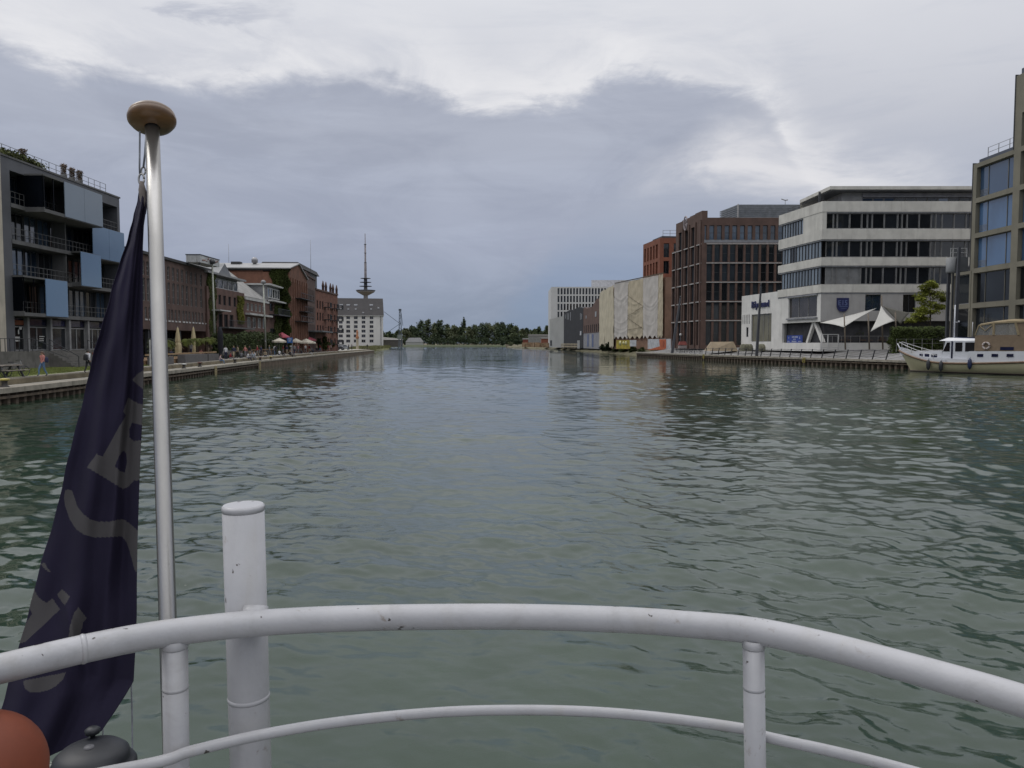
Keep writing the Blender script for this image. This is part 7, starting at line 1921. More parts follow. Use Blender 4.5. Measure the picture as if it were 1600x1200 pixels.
def bicycle(loc, rz, label, col, grp=None, sc=1.0):
    t = thing('bicycle', label, 'bicycle', loc, grp); t.rotation_euler.z = rz; t.scale = (sc,) * 3; ROOT[t.name] = Vector((0, 0, 0))
    for x in (-.52, .52):
        mb = MB(); r_ = [(x + .33 * math.cos(2 * math.pi * k / 20), 0, .34 + .33 * math.sin(2 * math.pi * k / 20)) for k in range(21)]; mb.tube(r_, .022, 6)
        for k in range(0, 20, 4): mb.tube([r_[k], (x, 0, .34)], .006, 4)
        o = mb.build('wheel', frame_dk); o.parent = t
    mb = MB()
    for a, b in (((-.52, 0, .34), (-.12, 0, .34)), ((-.12, 0, .34), (-.22, 0, .86)), ((-.12, 0, .34), (.34, 0, .82)), ((-.2, 0, .80), (.34, 0, .84)), ((.52, 0, .34), (.32, 0, .98)), ((-.52, 0, .34), (-.2, 0, .78))): mb.tube([a, b], .02, 6)
    o = mb.build('frame', col); o.parent = t
    mb = MB(); mb.tube([(.22, -.28, 1.0), (.34, -.1, 1.02), (.34, .1, 1.02), (.22, .28, 1.0)], .018, 6); o = mb.build('handlebar', frame_dk); o.parent = t
    mb = MB(); mb.hexa([(-.36, -.09, .87), (-.08, -.03, .87), (-.08, .03, .87), (-.36, .09, .87), (-.36, -.09, .93), (-.08, -.03, .92), (-.08, .03, .92), (-.36, .09, .93)]); o = mb.build('saddle', frame_dk); o.parent = t
    return t
q = PZ(24, 589, ZU); bicycle((q.x, q.y, ZU), 1.1, 'dark bicycle parked beside the picnic table on the lawn', frame_gr)
# tall black column, white post
q = along(345, 1.95); mb = MB(); c = (q.x, q.y, ZU); mb.lathe([(.28, 0), (.22, .1), (.2, 1.0), (.3, 1.4), (.33, 2.6), (.28, 3.4), (.12, 3.9), (0, 4.0)], c, 14); o = mb.build('furled_parasol', mat('black_canvas', (.012, .012, .018), .9), at=c); tag(o, 'tall furled black parasol on the quay beside the sitting person', 'parasol')
for px, off, h, lb_ in ((411, 7, 3.3, 'furled black parasol under the second lamp mast'), (417.5, 7, 3.6, 'furled black parasol just right of the second lamp mast'), (432, 5.5, 3.4, 'furled black parasol below the first pink parasol, left one'), (447, 5.5, 3.5, 'furled black parasol left of the blue sign')):
    q = along(px, off); c = (q.x, q.y, ZU); mb = MB(); mb.lathe([(.3, 0), (.05, .1), (.05, .9), (.32, 1.1), (.36, 2.2), (.25, h * .85), (.06, h), (0, h)], c, 12); o = mb.build('furled_parasol', mat('black_canvas', (.012, .012, .018), .9), at=c); tag(o, lb_, 'parasol', 'furled black parasols')
q = along(236.5, 2.2); mb = MB(); mb.box(q.x - .12, q.x + .12, q.y - .12, q.y + .12, ZU, ZU + 2.35); o = mb.build('info_post', frame_wh, at=(q.x, q.y, ZU)); tag(o, 'slim white post just left of the flagpole on the left quay', 'post')
# timber deck, cream furled umbrellas, palms in planters
beam_m = mat('deck_timber', (.20, .12, .06), .8, var=.2, scale=3); grey_pl = mat('grey_planter', (.105, .10, .10), .8, var=.15, scale=2)
dk = thing('timber_terrace', 'raised terrace edged with orange brown timber in front of the brick warehouse', 'terrace', (-34, 80, ZU))
A_ = [along(x, 3.2) for x in (228, 262, 300, 338)]; B_ = [along(x, 3.2) + Vector((-5.5, 0)) for x in (228, 262, 300, 338)]
mb = MB()
for i in range(3): mb.prism([tuple(A_[i]), tuple(A_[i + 1]), tuple(B_[i + 1]), tuple(B_[i])], ZU, ZU + .45)
mb.build('deck', beam_m, dk)
mb = MB()
for i in range(3): mb.bar((A_[i].x, A_[i].y, ZU + .95), (A_[i + 1].x, A_[i + 1].y, ZU + .95), .10, .16)
mb.build('rail', mat('light_timber', (.33, .22, .12), .8, var=.15), dk)
def planter(px, off, w, d, h, label):
    q = along(px, off); u = Vector((-.07, 1)).normalized(); mb = MB(); mb.obox(q, u, w / 2, d / 2, ZU, ZU + h); v0 = len(mb.v)
    o = mb.build('planter', grey_pl, at=(q.x, q.y, ZU)); tag(o, label, 'planter', 'grey planters on the left quay'); return q
planter(252, 2.5, 4.2, .8, .75, 'brown grey planter nearest the flagpole on the left quay'); planter(294, 2.5, 3.6, .8, .85, 'grey planter below the first palm'); planter(311, 2.5, 3.2, .8, .85, 'grey planter below the second palm'); planter(329, 2.5, 3.6, .8, .8, 'grey planter left of the sitting person in pale top')
cream_c = mat('cream_canvas', (.44, .37, .22), .85, var=.10, scale=2, vscale=(3, 3, .4))
def furled(px, off, ytop, label):
    q = along(px, off); z0 = ZU + .5; zt_ = PY(px, ytop, q.y).z; h = zt_ - z0; t = thing('furled_umbrella', label, 'umbrella', (q.x, q.y, z0), 'cream furled umbrellas')
    mb = MB(); N_, M_ = 22, 20; vs = []
    for i in range(N_ + 1):
        f = i / N_; r_ = .30 if f < .12 else (.34 - .12 * f if f < .4 else .26 * (1 - (f - .4) / .6) ** .6 + .02)
        if .38 < f < .42: r_ *= .72
        for k in range(M_): a = 2 * math.pi * k / M_; rr_ = r_ * (1 + .16 * math.sin(a * 5 + f * 2)); vs.append((q.x + rr_ * math.cos(a), q.y + rr_ * math.sin(a), z0 + h * (.12 + .86 * f)))
    mb.add(vs, [(i * M_ + k, i * M_ + (k + 1) % M_, (i + 1) * M_ + (k + 1) % M_, (i + 1) * M_ + k) for i in range(N_) for k in range(M_)], 0, True); mb.build('canopy', cream_c, t)
    mb = MB(); mb.tube([(q.x, q.y, z0), (q.x, q.y, zt_)], .035, 8); mb.build('pole', frame_gr, t)
furled(279, 4.6, 510, 'left one of two tall cream furled umbrellas beside the flagpole'); furled(303.5, 4.6, 509.5, 'right one of two cream furled umbrellas, behind a palm')
palm_l = leafmat('palm_leaf', (.085, .10, .018), .4); palm_t = mat('palm_trunk', (.06, .042, .028), .9, var=.3, scale=6)
def palm(px, off, ytop, label, seed):
    rg = random.Random(seed); q = along(px, off); z0 = ZU + .4; zt_ = PY(px, ytop, q.y).z - .35; t = thing('palm_tree', label, 'palm', (q.x, q.y, z0), 'potted palms')
    mb = MB(); mb.tube([(q.x, q.y, z0), (q.x + .03, q.y, (z0 + zt_) / 2), (q.x, q.y, zt_)], [.15, .13, .15], 8); mb.build('trunk', palm_t, t)
    mb = MB()
    for k in range(34):
        a = rg.uniform(0, 6.283); e0 = rg.uniform(-.4, 1.2); L_ = rg.uniform(.7, 1.05); pts = []
        for i in range(6):
            f = i / 5; r_ = L_ * (math.sin(min(f * 1.2, 1.5)) if e0 < .8 else f * .8); z = zt_ + .1 + L_ * (e0 * .5 * f - .62 * f * f); pts.append(Vector((q.x + r_ * math.cos(a), q.y + r_ * math.sin(a), z)))
        side = Vector((-math.sin(a), math.cos(a), 0))
        for i in range(5):
            for s_ in (-1, 1):
                for j in range(2):
                    b0 = pts[i].lerp(pts[i + 1], j * .5); tip = b0 + side * s_ * (.26 * (1 - .5 * i / 5)) + (pts[i + 1] - pts[i]) * .5 + Vector((0, 0, -.12)); b1 = b0 + (pts[i + 1] - pts[i]) * .35
                    mb.add([b0, b1, tip], [(0, 1, 2)])
    mb.build('fronds', palm_l, t)
for i, (x, y) in enumerate(((262, 529), (295, 527), (308, 526), (329, 525), (323, 527))):
    palm(x, 3.4 + .5 * (i % 2), y, ['palm partly behind the flagpole', 'palm in front of the right cream umbrella, first of the row', 'palm beside the cream umbrella, second of the row', 'palm nearest the tall black parasol', 'bushy palm between its two neighbours, right of the umbrellas'][i], 40 + i)
# lamp masts on the left quay
gal = mat('galvanised', (.30, .31, .27), .55, metal=.4, var=.12, scale=2)
for (xt, yt, xb, lb_, off) in ((331.5, 408, 337, 'tall pale lamp mast in front of the ivy at the brick warehouse corner', 6.0), (411.5, 440, 416, 'tall pale lamp mast between the white banded house and the balcony house', 5.0)):
    q = along(xb, off); top = PY(xt, yt, q.y); t = thing('lamp_mast', lb_, 'street lamp', (q.x, q.y, ZU), 'lamp masts on the left quay')
    mb = MB(); mb.tube([(q.x, q.y, ZU), (top.x, q.y, top.z - .4)], [.17, .11], 10); mb.build('mast', gal, t)
    mb = MB(); mb.lathe([(.1, -.4), (.38, -.3), (.42, 0), (.2, .25), (0, .28)], tuple(top), 12); mb.build('lamp_head', frame_gr if xt > 400 else frame_dk, t)
# cafe parasols open
def parasol(px, ytop, w_px, off, m_, label, h_px=7, grp='open parasols on the left quay'):
    q = along(px, off); zt_ = PY(px, ytop, q.y).z; k = q.y / F_PX; W_ = w_px * k / 2; H_ = h_px * k; t = thing('parasol', label, 'parasol', (q.x, q.y, ZU), grp)
    mb = MB(); n = 8; ring = [(q.x + W_ * math.cos(2 * math.pi * i / n + .39), q.y + W_ * math.sin(2 * math.pi * i / n + .39), zt_ - H_) for i in range(n)]
    vs = [(q.x, q.y, zt_)] + ring + [(x, y, z - .25) for x, y, z in ring]; mb.add(vs, [(0, 1 + i, 1 + (i + 1) % n) for i in range(n)] + [(1 + i, 1 + n + i, 1 + n + (i + 1) % n, 1 + (i + 1) % n) for i in range(n)])
    o = mb.build('canopy', m_, t); md = o.modifiers.new('t', 'SOLIDIFY'); md.thickness = .02
    mb = MB(); mb.tube([(q.x, q.y, ZU), (q.x, q.y, zt_)], .04, 6); mb.build('pole', frame_gr, t)
pinkc = mat('pink_canvas', (.40, .085, .115), .8, var=.12, scale=1); crm = mat('offwhite_canvas', (.50, .46, .38), .8, var=.08, scale=1)
parasol(441, 519, 24, 5.5, pinkc, 'pink parasol left of the blue sign', 7); parasol(478, 523, 32, 5.2, pinkc, 'big pink parasol, left of two joined ones', 7.5); parasol(493, 524, 26, 6.5, pinkc, 'pink parasol behind, right end above the bushes', 6.5)
parasol(437, 528, 22, 3.6, crm, 'off white parasol left of the blue sign', 5); parasol(463, 528.5, 20, 4.2, crm, 'off white parasol right of the blue sign', 5); parasol(479, 529, 30, 3.4, crm, 'wide off white parasol in front of the big pink one', 6)
q = along(453.5, 1.7); k = q.y / F_PX; zb_ = PY(453, 536, q.y).z; t = thing('blue_sign', 'square blue sign on a post in front of the parasols', 'sign', (q.x, q.y, ZU))
mb = MB(); mb.box(q.x - 4.2 * k, q.x + 4.2 * k, q.y - .05, q.y, zb_, zb_ + 8.5 * k); mb.build('sign_board', mat('sign_blue_mid', (.03, .12, .36), .5), t)
mb = MB()
for r_, (x0, x1) in enumerate(((.2, .8), (.12, .88), (.25, .7))): 
    z = zb_ + 8.5 * k * (.75 - r_ * .22)
    for j in range(7):
        xx = q.x - 4.2 * k + 8.4 * k * (x0 + (x1 - x0) * j / 7); mb.box(xx, xx + .05, q.y - .07, q.y - .053, z, z + 1.0 * k)
mb.build('sign_writing', whs, t)
mb = MB(); mb.bar((q.x + 3.6 * k, q.y + .04, ZU), (q.x + 3.6 * k, q.y + .04, zb_ + .2), .09); mb.build('post', frame_gr, t)
mb = MB(); mb.box(q.x - 2 * k, q.x + 2 * k, q.y + .6, q.y + .65, zb_ - 6.2 * k, zb_ - 3.4 * k); mb.bar((q.x, q.y + .7, ZU), (q.x, q.y + .7, zb_ - 3.5 * k), .08); o = mb.build('small_sign', frame_wh, at=(q.x, q.y + .6, ZU)); tag(o, 'small white notice on a short post below the blue sign', 'sign')
# benches, terrace fences and dark hedges under the houses
hedge_m = leafmat('hedge_leaf', (.032, .045, .014), .5, 1.0)
def hedge(xs, off, y_top, depth, label, seed, m_=None, n=5200, size=.16):
    rg = random.Random(seed); mb = MB(); P = [along(x, off) for x in xs]
    for i in range(n):
        k = rg.randrange(len(P) - 1); f = rg.random(); q = P[k].lerp(P[k + 1], f) + Vector((-depth * rg.random(), 0)); zt_ = PY(xs[0] + (xs[-1] - xs[0]) * (k + f) / (len(P) - 1), y_top, q.y).z + .35 * math.sin(q.y * 1.7) * math.sin(q.y * .6 + 1)
        z = ZU + (zt_ - ZU) * rg.random() ** .7; s_ = size * rg.uniform(.6, 1.5); A = Vector((rg.gauss(0, 1), rg.gauss(0, 1), rg.gauss(0, 1))).normalized() * s_; B = A.orthogonal().normalized() * s_ * .7; c = Vector((q.x, q.y, z)); kk = len(mb.v); mb.v += [tuple(c - A), tuple(c + B), tuple(c + A), tuple(c - B)]; mb.f.append((kk, kk + 1, kk + 2, kk + 3)); mb.m.append(0); mb.sm.append(False)
    o = mb.build('hedge', m_ or hedge_m, at=(P[0].x, P[0].y, ZU)); tag(o, label, 'hedge'); return o
hedge([348, 362, 380], 4.0, 524, 1.6, 'dark shrubbery under the balcony of the brown brick house', 3)
hedge([381, 396, 409], 4.4, 521, 1.6, 'dark green shrubbery in front of the white banded house', 4, n=2600)
hedge([420, 432, 446], 5, 522, 2, 'overgrown greenery at the foot of the balcony house', 5, n=1800, size=.2)
hedge([246, 262, 276], 7.5, 530, 1.2, 'grey green bushes behind the cream umbrella beside the flagpole', 6, leafmat('grey_green_leaf', (.06, .07, .045)), 1500, .13)
ter2 = thing('terrace_fence', 'low dark terrace fence with pale benches behind the sitting people', 'fence', (-36, 110, ZU))
for x0_, x1_, off in ((350, 372, 4), (384, 404, 4.2), (404, 427, 4.4), (240, 262, 6.5)):
    a, b_ = along(x0_, off), along(x1_, off); mb = MB()
    mb.bar((a.x, a.y, ZU + 1.0), (b_.x, b_.y, ZU + 1.0), .10); 
    n = int((b_ - a).length / 1.2)
    for k in range(n + 1): q = a.lerp(b_, k / n); mb.bar((q.x, q.y, ZU), (q.x, q.y, ZU + 1.0), .08)
    mb.build('rail', beam_m if x0_ > 380 else frame_dk, ter2); mb = MB(); mb.prism([(a.x - .1, a.y), (b_.x - .1, b_.y), (b_.x - .2, b_.y), (a.x - .2, a.y)], ZU + .1, ZU + .8); mb.build('panel', mat('dark_panel', (.03, .025, .022), .8), ter2)
rgc = random.Random(21)
def chair_proto():
    t = thing('cafe_chair', 'cafe chair', 'chair', (0, 0, 0), 'cafe chairs on the left quay'); t.scale = (1.1,) * 3
    mb = MB(); mb.box(-.22, .22, -.22, .22, .43, .47); mb.build('seat', grey_pl, t); mb = MB(); mb.box(-.22, .22, .2, .24, .5, .9); mb.build('backrest', grey_pl, t)
    for x in (-.2, .2):
        for y in (-.2, .2): mb = MB(); mb.bar((x, y, 0), (x, y, .43 if y < 0 else .9), .035); mb.build('leg', frame_dk, t)
    return t
ch0 = chair_proto(); first = True
for i, x in enumerate((352, 358, 364, 372, 378, 384, 392, 400, 408, 416, 424, 462, 470, 476, 488, 496)):
    q = along(x, rgc.uniform(2.8, 3.8)); lb_ = 'dark cafe chair %s' % ('under the big pink and off white parasols' if x > 450 else 'before the dark shrubbery left of the blue sign')
    if first: ch0.location = (q.x, q.y, ZU); ch0.rotation_euler.z = 1; ch0['label'] = lb_; first = False
    else: copy_tree(ch0, (q.x, q.y, ZU), rgc.uniform(0, 6), lb_)
tl = thing('cafe_terrace_sign', 'string of round lamps hung over the cafe terrace', 'lamp string', (-38, 112, 4))
for k, x in enumerate((350, 359, 415, 426)):
    q = along(x, 5); z = PY(x, 525 if x < 400 else 533, q.y).z; mb = MB(); mb.lathe([(0, -.12), (.12, 0), (0, .12)], (q.x, q.y, z), 10); mb.build('lamp', frame_wh, tl)
mb = MB(); pts = [along(x, 5) for x in (350, 359, 385, 415, 426)]; mb.tube([(p.x, p.y, PY(x_, 523 if x_ < 400 else 531, p.y).z) for p, x_ in zip(pts, (350, 359, 385, 415, 426))], .02, 5); mb.build('cable', frame_dk, tl)

# ================================================================== vegetation
bark = mat('bark', (.07, .055, .04), .9, var=.3, scale=3)
def tree(x, y, z0, h, w, name, label, leaf, n, size, seed, grp=None, trunk_r=None, clumps=9, low=.12, tall=False, cat='tree'):
    rg = random.Random(seed); t = thing(name, label, cat, (x, y, z0), grp)
    mb = MB(); r0 = trunk_r or h * .018; mb.tube([(x, y, z0), (x + rg.uniform(-.02, .02) * h, y, z0 + h * .35), (x, y, z0 + h * .8)], [r0, r0 * .7, r0 * .2], 7)
    for k in range(5):
        a = rg.uniform(0, 6.28); mb.tube([(x, y, z0 + h * (.2 + .08 * k)), (x + w * .3 * math.cos(a), y + w * .3 * math.sin(a), z0 + h * (.42 + .08 * k))], [r0 * .45, r0 * .15], 5)
    mb.build('trunk', bark, t)
    mb = MB()
    for k in range(clumps):
        f = (k + .5) / clumps; zc = z0 + h * (low + (1 - low) * (.18 + .70 * f)); prof_ = (.62 + .38 * math.sin(math.pi * min(1, f * 1.1))) * (1 - max(0, f - .55) ** 2 * 1.6) if not tall else .9 * math.sin(math.pi * min(.97, .2 + .7 * f))
        for j in range(2 if clumps > 5 else 1):
            a = rg.uniform(0, 6.28); r_ = w * .5 * prof_ * rg.uniform(.15, .62); cw_ = w * .5 * prof_ * rg.uniform(.42, .7); leafblob(mb, (x + r_ * math.cos(a), y + r_ * math.sin(a), zc), cw_, cw_, h * rg.uniform(.09, .15) * (1.5 if tall else 1), n // (clumps * (2 if clumps > 5 else 1)), size, rg, shell=.25)
    mb.build('crown', leaf, t); return t
lf = [leafmat('far_leaf_dark', (.050, .070, .034), .35, .15), leafmat('far_leaf_mid', (.080, .100, .048), .35, .15), leafmat('far_leaf_light', (.11, .125, .065), .35, .15)]
FT = [(598, 517, 14, 1), (609, 516, 15, 0), (621, 514, 15, 1), (634, 511, 17, 2), (645, 507, 16, 0), (656, 498.5, 20, 0), (668, 497, 19, 1), (679, 503, 14, 2), (687, 498, 18, 0), (699, 505, 16, 1), (709, 506, 17, 2), (718, 509, 14, 0), (724.8, 496, 9, 0), (733, 509, 15, 2), (743, 506, 18, 1), (753, 503.5, 19, 0), (764, 502.5, 20, 2), (775, 502, 20, 1), (785, 501.5, 18, 0), (796, 503.5, 19, 0), (806, 508, 16, 1), (816, 512, 15, 2), (825, 511, 15, 0), (834, 514, 14, 1), (843, 509, 16, 0), (853, 507.5, 17, 1), (863, 508, 17, 2), (872, 511, 16, 0)]
desc = ['dark', 'mid green', 'pale olive']
pos_words = {5: 'tall dark tree left of the twin crowns right of the crane', 6: 'tall mid green crown, right one of the tallest pair by the crane', 12: 'narrow dark poplar standing above its neighbours at the middle'}
for i, (x, y, w, c) in enumerate(FT):
    Y_ = 815 + (i * 37 % 5) * 7; p = PY(x, y, Y_); z0 = 1.3; h = p.z - z0; W_ = w * Y_ / F_PX * 1.5
    lb_ = pos_words.get(i, '%s far bank tree, %s place from the left in the row' % (desc[c], ['first', 'second', 'third', 'fourth', 'fifth', 'sixth', 'seventh', 'eighth', 'ninth', 'tenth', 'eleventh', 'twelfth', 'thirteenth', 'fourteenth', 'fifteenth', 'sixteenth', 'seventeenth', 'eighteenth', 'nineteenth', 'twentieth', 'twenty-first', 'twenty-second', 'twenty-third', 'twenty-fourth', 'twenty-fifth', 'twenty-sixth', 'twenty-seventh', 'twenty-eighth'][i]))
    tree(p.x, Y_, z0, h, W_, 'poplar_tree' if i == 12 else 'broadleaf_tree', lb_, lf[c], 1500, .95, 100 + i, 'trees on the far bank', clumps=9, low=.0, tall=(i == 12))
# understorey on the far bank: a wood that reads as one mass
mb = MB(); rg = random.Random(77)
for k in range(90):
    x = 596 + 275 * k / 89; Y_ = rg.uniform(806, 812); p = PY(x, 530 - rg.uniform(-2, 6), Y_); leafblob(mb, (p.x, Y_, 1.0 + (p.z - 1) * .5), 4.5, 3, (p.z - 1) * .55, 120, .8, rg, shell=.1)
o = mb.build('undergrowth', lf[0]); o['kind'] = 'stuff'
mb = MB(); pa, pb_ = PY(634, 533, 800), PY(661, 533, 800); zz_ = PY(640, 529.5, 800).z; bt = thing('boat_shed', 'low white roofed shed on the far bank below the tall trees', 'building', (pa.x, 800, 1.3))
mb.prism([(pa.x, 800), (pb_.x, 800), (pb_.x, 806), (pa.x, 806)], 1.3, 4.2); mb.build('wall', mat('shed_white', (.36, .36, .34), .8), bt)
mb = MB(); mb.hexa([(pa.x - .5, 799.5, 4.203), (pb_.x + .5, 799.5, 4.203), (pb_.x + .5, 806.5, 4.203), (pa.x - .5, 806.5, 4.203), (pa.x + 3, 802, zz_ + 1.2), (pb_.x - 3, 802, zz_ + 1.2), (pb_.x - 3, 804, zz_ + 1.2), (pa.x + 3, 804, zz_ + 1.2)]); mb.build('roof', mat('shed_grey_roof', (.22, .22, .22), .8), bt)
# bushes beside the quay on the left
for i, (x, y, w, off, lb_, c) in enumerate(((499, 527, 9, 3.6, 'dark round bush at the right end of the parasols', 0), (509, 524, 15, 3.8, 'leafy olive bush standing by the canopy of the mill', 1), (518, 528, 10, 4.0, 'rightmost leafy bush before the pale car', 1))):
    q = along(x, off); h = PY(x, y, q.y).z - ZU; tree(q.x, q.y, ZU, h, w * q.y / F_PX * 1.2, 'bush', lb_, leafmat('bush_leaf_%d' % c, ((.03, .042, .014), (.055, .068, .018))[c], .4), 1500, .17, 300 + i, 'bushes at the parasols', clumps=6, low=0, cat='bush')
# trees beyond the granary
# grasses on the banks
mb = MB(); rg = random.Random(31)
for k in range(5200):
    f = rg.random(); 
    if k % 2: P_ = [(-48, 262), (-54, 280), (-62, 345), (-68, 415), (-77, 470)]
    else: P_ = [(-52, 262), (-60, 300), (-66, 345), (-72, 415), (-82, 470)]
    s_ = f * (len(P_) - 1); i = min(int(s_), len(P_) - 2); q = Vector(P_[i]).lerp(Vector(P_[i + 1]), s_ - i); x, y = q.x + rg.uniform(-4, 1.0), q.y + rg.uniform(-4, 4); h = rg.uniform(.5, 1.6); w = .35; a = rg.uniform(0, 3.14)
    kk = len(mb.v); mb.v += [(x - w * math.cos(a), y - w * math.sin(a), .6), (x + w * math.cos(a), y + w * math.sin(a), .6), (x + rg.uniform(-.3, .3), y, .7 + h)]; mb.f.append((kk, kk + 1, kk + 2)); mb.m.append(0); mb.sm.append(False)
o = mb.build('reeds', mat('bank_grass', (.15, .15, .065), .9, var=.35, scale=.4)); o['kind'] = 'stuff'
# bushes on the right bank
for i, (x, y0_, y1_, w, Y_, lb_, c) in enumerate(((941, 537, 550, 11, 255, 'dark bush at the water left of the yellow hoarding', 0), (951, 533, 551, 14, 243, 'tallest dark bush at the water below the wrapped building', 0), (962, 540, 549, 12, 236, 'low green bush just left of the yellow hoarding', 1), (974, 538, 550, 14, 226, 'green bush half covering the yellow hoarding', 1), (988, 540, 550, 14, 216, 'green bush below the white hoarding', 1), (1003, 542, 550, 14, 206, 'low green bush at the left end of the orange hoarding', 1))):
    p = PY(x, y0_, Y_); zb_ = .35; tree(p.x, Y_, zb_, p.z - zb_, w * Y_ / F_PX * 1.2, 'bush', lb_, leafmat('bank_bush_%d' % c, ((.02, .032, .012), (.06, .075, .025))[c], .4), 1300, .2, 400 + i, 'bushes on the right bank', clumps=6, low=0, cat='bush')
for i, (x, y0_, w, Y_, lb_, c) in enumerate(((785, 531, 8, 640, 'small dark bush on the spit at the right bank', 0), (809, 525.5, 13, 560, 'round dark bush on the right bank spit', 0), (797, 534, 10, 600, 'low yellowish bush left of the round dark bush', 2))):
    p = PY(x, y0_, Y_); tree(p.x, Y_, 1.0, p.z - 1, w * Y_ / F_PX * 1.2, 'bush', lb_, lf[c], 900, .6, 500 + i, 'bushes on the spit', clumps=6, low=0, cat='bush')
# rubble heap and low buildings beyond the grey annex
mb = MB(); rg = random.Random(8); rubble = mat('rubble', (.24, .16, .095), .95, var=.4, scale=.5)
for k in range(260):
    x = rg.uniform(818, 905); Y_ = 470 - (x - 818) * 1.35 + rg.uniform(-10, 10); q = PY(x, 540, Y_); s_ = rg.uniform(.6, 1.8); z0 = .9
    if x > 860: q.x = max(q.x, 27)
    a = rg.uniform(0, 3); h = s_ * rg.uniform(.4, .8) + (.9 if x < 880 else .2)
    mb.obox((q.x, Y_), (math.cos(a), math.sin(a)), s_, s_ * .7, z0, z0 + h + .6)
o = mb.build('rubble_heap', rubble); o['kind'] = 'stuff'
for x0_, x1_, yt, Y_, c, lb_ in ((826, 858, 522.5, 540, (.20, .20, .19), 'long low grey shed beyond the rubble on the right bank'), (817, 825, 528.5, 520, (.17, .045, .03), 'small red hut on the right bank spit'), (846, 858, 527, 440, (.22, .08, .05), 'small reddish site cabin left of the grey annex')):
    a, b_ = PY(x0_, 536, Y_), PY(x1_, 536, Y_); z = PY(x0_, yt, Y_).z; t = thing('low_shed', lb_, 'shed', (a.x, Y_, 1.5)); mb = MB(); mb.prism([(a.x, Y_), (b_.x, Y_), (b_.x, Y_ + 8), (a.x, Y_ + 8)], 1.2, z - .8); mb.build('wall', mat('shed_%d' % x0_, c, .8), t)
    mb = MB(); mb.hexa([(a.x - .3, Y_ - .3, z - .797), (b_.x + .3, Y_ - .3, z - .797), (b_.x + .3, Y_ + 8.3, z - .797), (a.x - .3, Y_ + 8.3, z - .797), (a.x - .3, Y_ + 3.5, z), (b_.x + .3, Y_ + 3.5, z), (b_.x + .3, Y_ + 4.5, z), (a.x - .3, Y_ + 4.5, z)]); mb.build('roof', mat('shed_roof_d', (.07, .065, .06), .8), t)
# pale barrier fence and white site sign
t = thing('site_fence', 'pale yellowish site fence on the bank below the black sheds', 'fence', (PY(878, 540, 330).x, 330, 1))
A = PY(877, 541, 335); B = PY(902, 541, 292)
for k in range(13):
    q = Vector(A).lerp(Vector(B), k / 12); mb = MB(); mb.box(q.x - .12, q.x + .12, q.y - .1, q.y + .1, 1.2, 3.1); mb.build('post', mat('pale_timber', (.38, .32, .22), .8), t)
for z in (1.9, 2.9): mb = MB(); mb.bar((A.x, A.y, z), (B.x, B.y, z), .15, .3); mb.build('rail', mat('pale_timber', (.38, .32, .22)), t)
q = PY(903.5, 540, 285); mb = MB(); mb.box(q.x - .35, q.x + .55, 285, 285.2, 1.2, 4.3); o = mb.build('site_sign', frame_wh, at=(q.x, 285, 1.2)); tag(o, 'upright white site sign at the right end of the pale fence', 'sign')
# pale car and dark car by the white warehouse
def car(px, Y_, col, label, rz):
    q = PY(px, 540, Y_); t = thing('parked_car', label, 'car', (q.x, Y_, ZU), 'cars parked far along the left quay'); t.rotation_euler.z = rz; ROOT[t.name] = Vector((0, 0, 0))
    def ch(mb, n, m_, par=t): o = mb.build(n, m_); o.parent = par; return o
    mb = MB(); prof_ = [(-2.1, .35), (-2.15, .8), (-1.7, .95), (-1.1, 1.0), (1.2, .98), (2.0, .85), (2.15, .6), (2.1, .3)]; n = len(prof_)
    mb.add([(x, -.85, z) for x, z in prof_] + [(x, .85, z) for x, z in prof_], [tuple(range(n)), tuple(range(n, 2 * n))[::-1]] + [(i, n + i, n + (i + 1) % n, (i + 1) % n) for i in range(n)]); ch(mb, 'body', col)
    mb = MB(); mb.hexa([(-1.7, -.8, .96), (1.2, -.8, .985), (1.2, .8, .985), (-1.7, .8, .96), (-1.2, -.65, 1.45), (.5, -.65, 1.45), (.5, .65, 1.45), (-1.2, .65, 1.45)]); ch(mb, 'cabin_windows', glass_dk)
    mb = MB(); mb.box(-1.15, .45, -.63, .63, 1.453, 1.5); ch(mb, 'roof', col)
    for x in (-1.35, 1.35):
        for s_ in (-.8, .8): mb = MB(); mb.lathe([(0, -.1), (.33, -.1), (.33, .1), (0, .1)], (x, s_, .33), 14, axis=(0, 1, 0)); ch(mb, 'wheel', frame_dk)
car(536.5, 225, mat('silver_paint', (.36, .38, .41), .3, metal=.3), 'silver car parked where the left quay ends', 1.3); car(527, 215, mat('black_paint', (.02, .02, .025), .3), 'black car parked left of the silver one', 1.35)
q = PY(558.5, 543, 248); t = thing('totem', 'slender cream and red totem post near the far end of the left quay', 'totem', (q.x, 248, ZU)); zt_ = PY(558, 516, 248).z
mb = MB(); mb.lathe([(.55, 0), (.4, .3), (.36, (zt_ - ZU) * .55)], (q.x, 248, ZU), 10); mb.build('base', mat('totem_cream', (.34, .30, .22), .8), t)
mb = MB(); mb.lathe([(.36, (zt_ - ZU) * .55), (.6, (zt_ - ZU) * .6), (.3, (zt_ - ZU) * .72), (.34, (zt_ - ZU) * .9), (.2, zt_ - ZU), (0, zt_ - ZU)], (q.x, 248, ZU), 10); mb.build('top', mat('totem_red', (.36, .16, .08), .8), t)
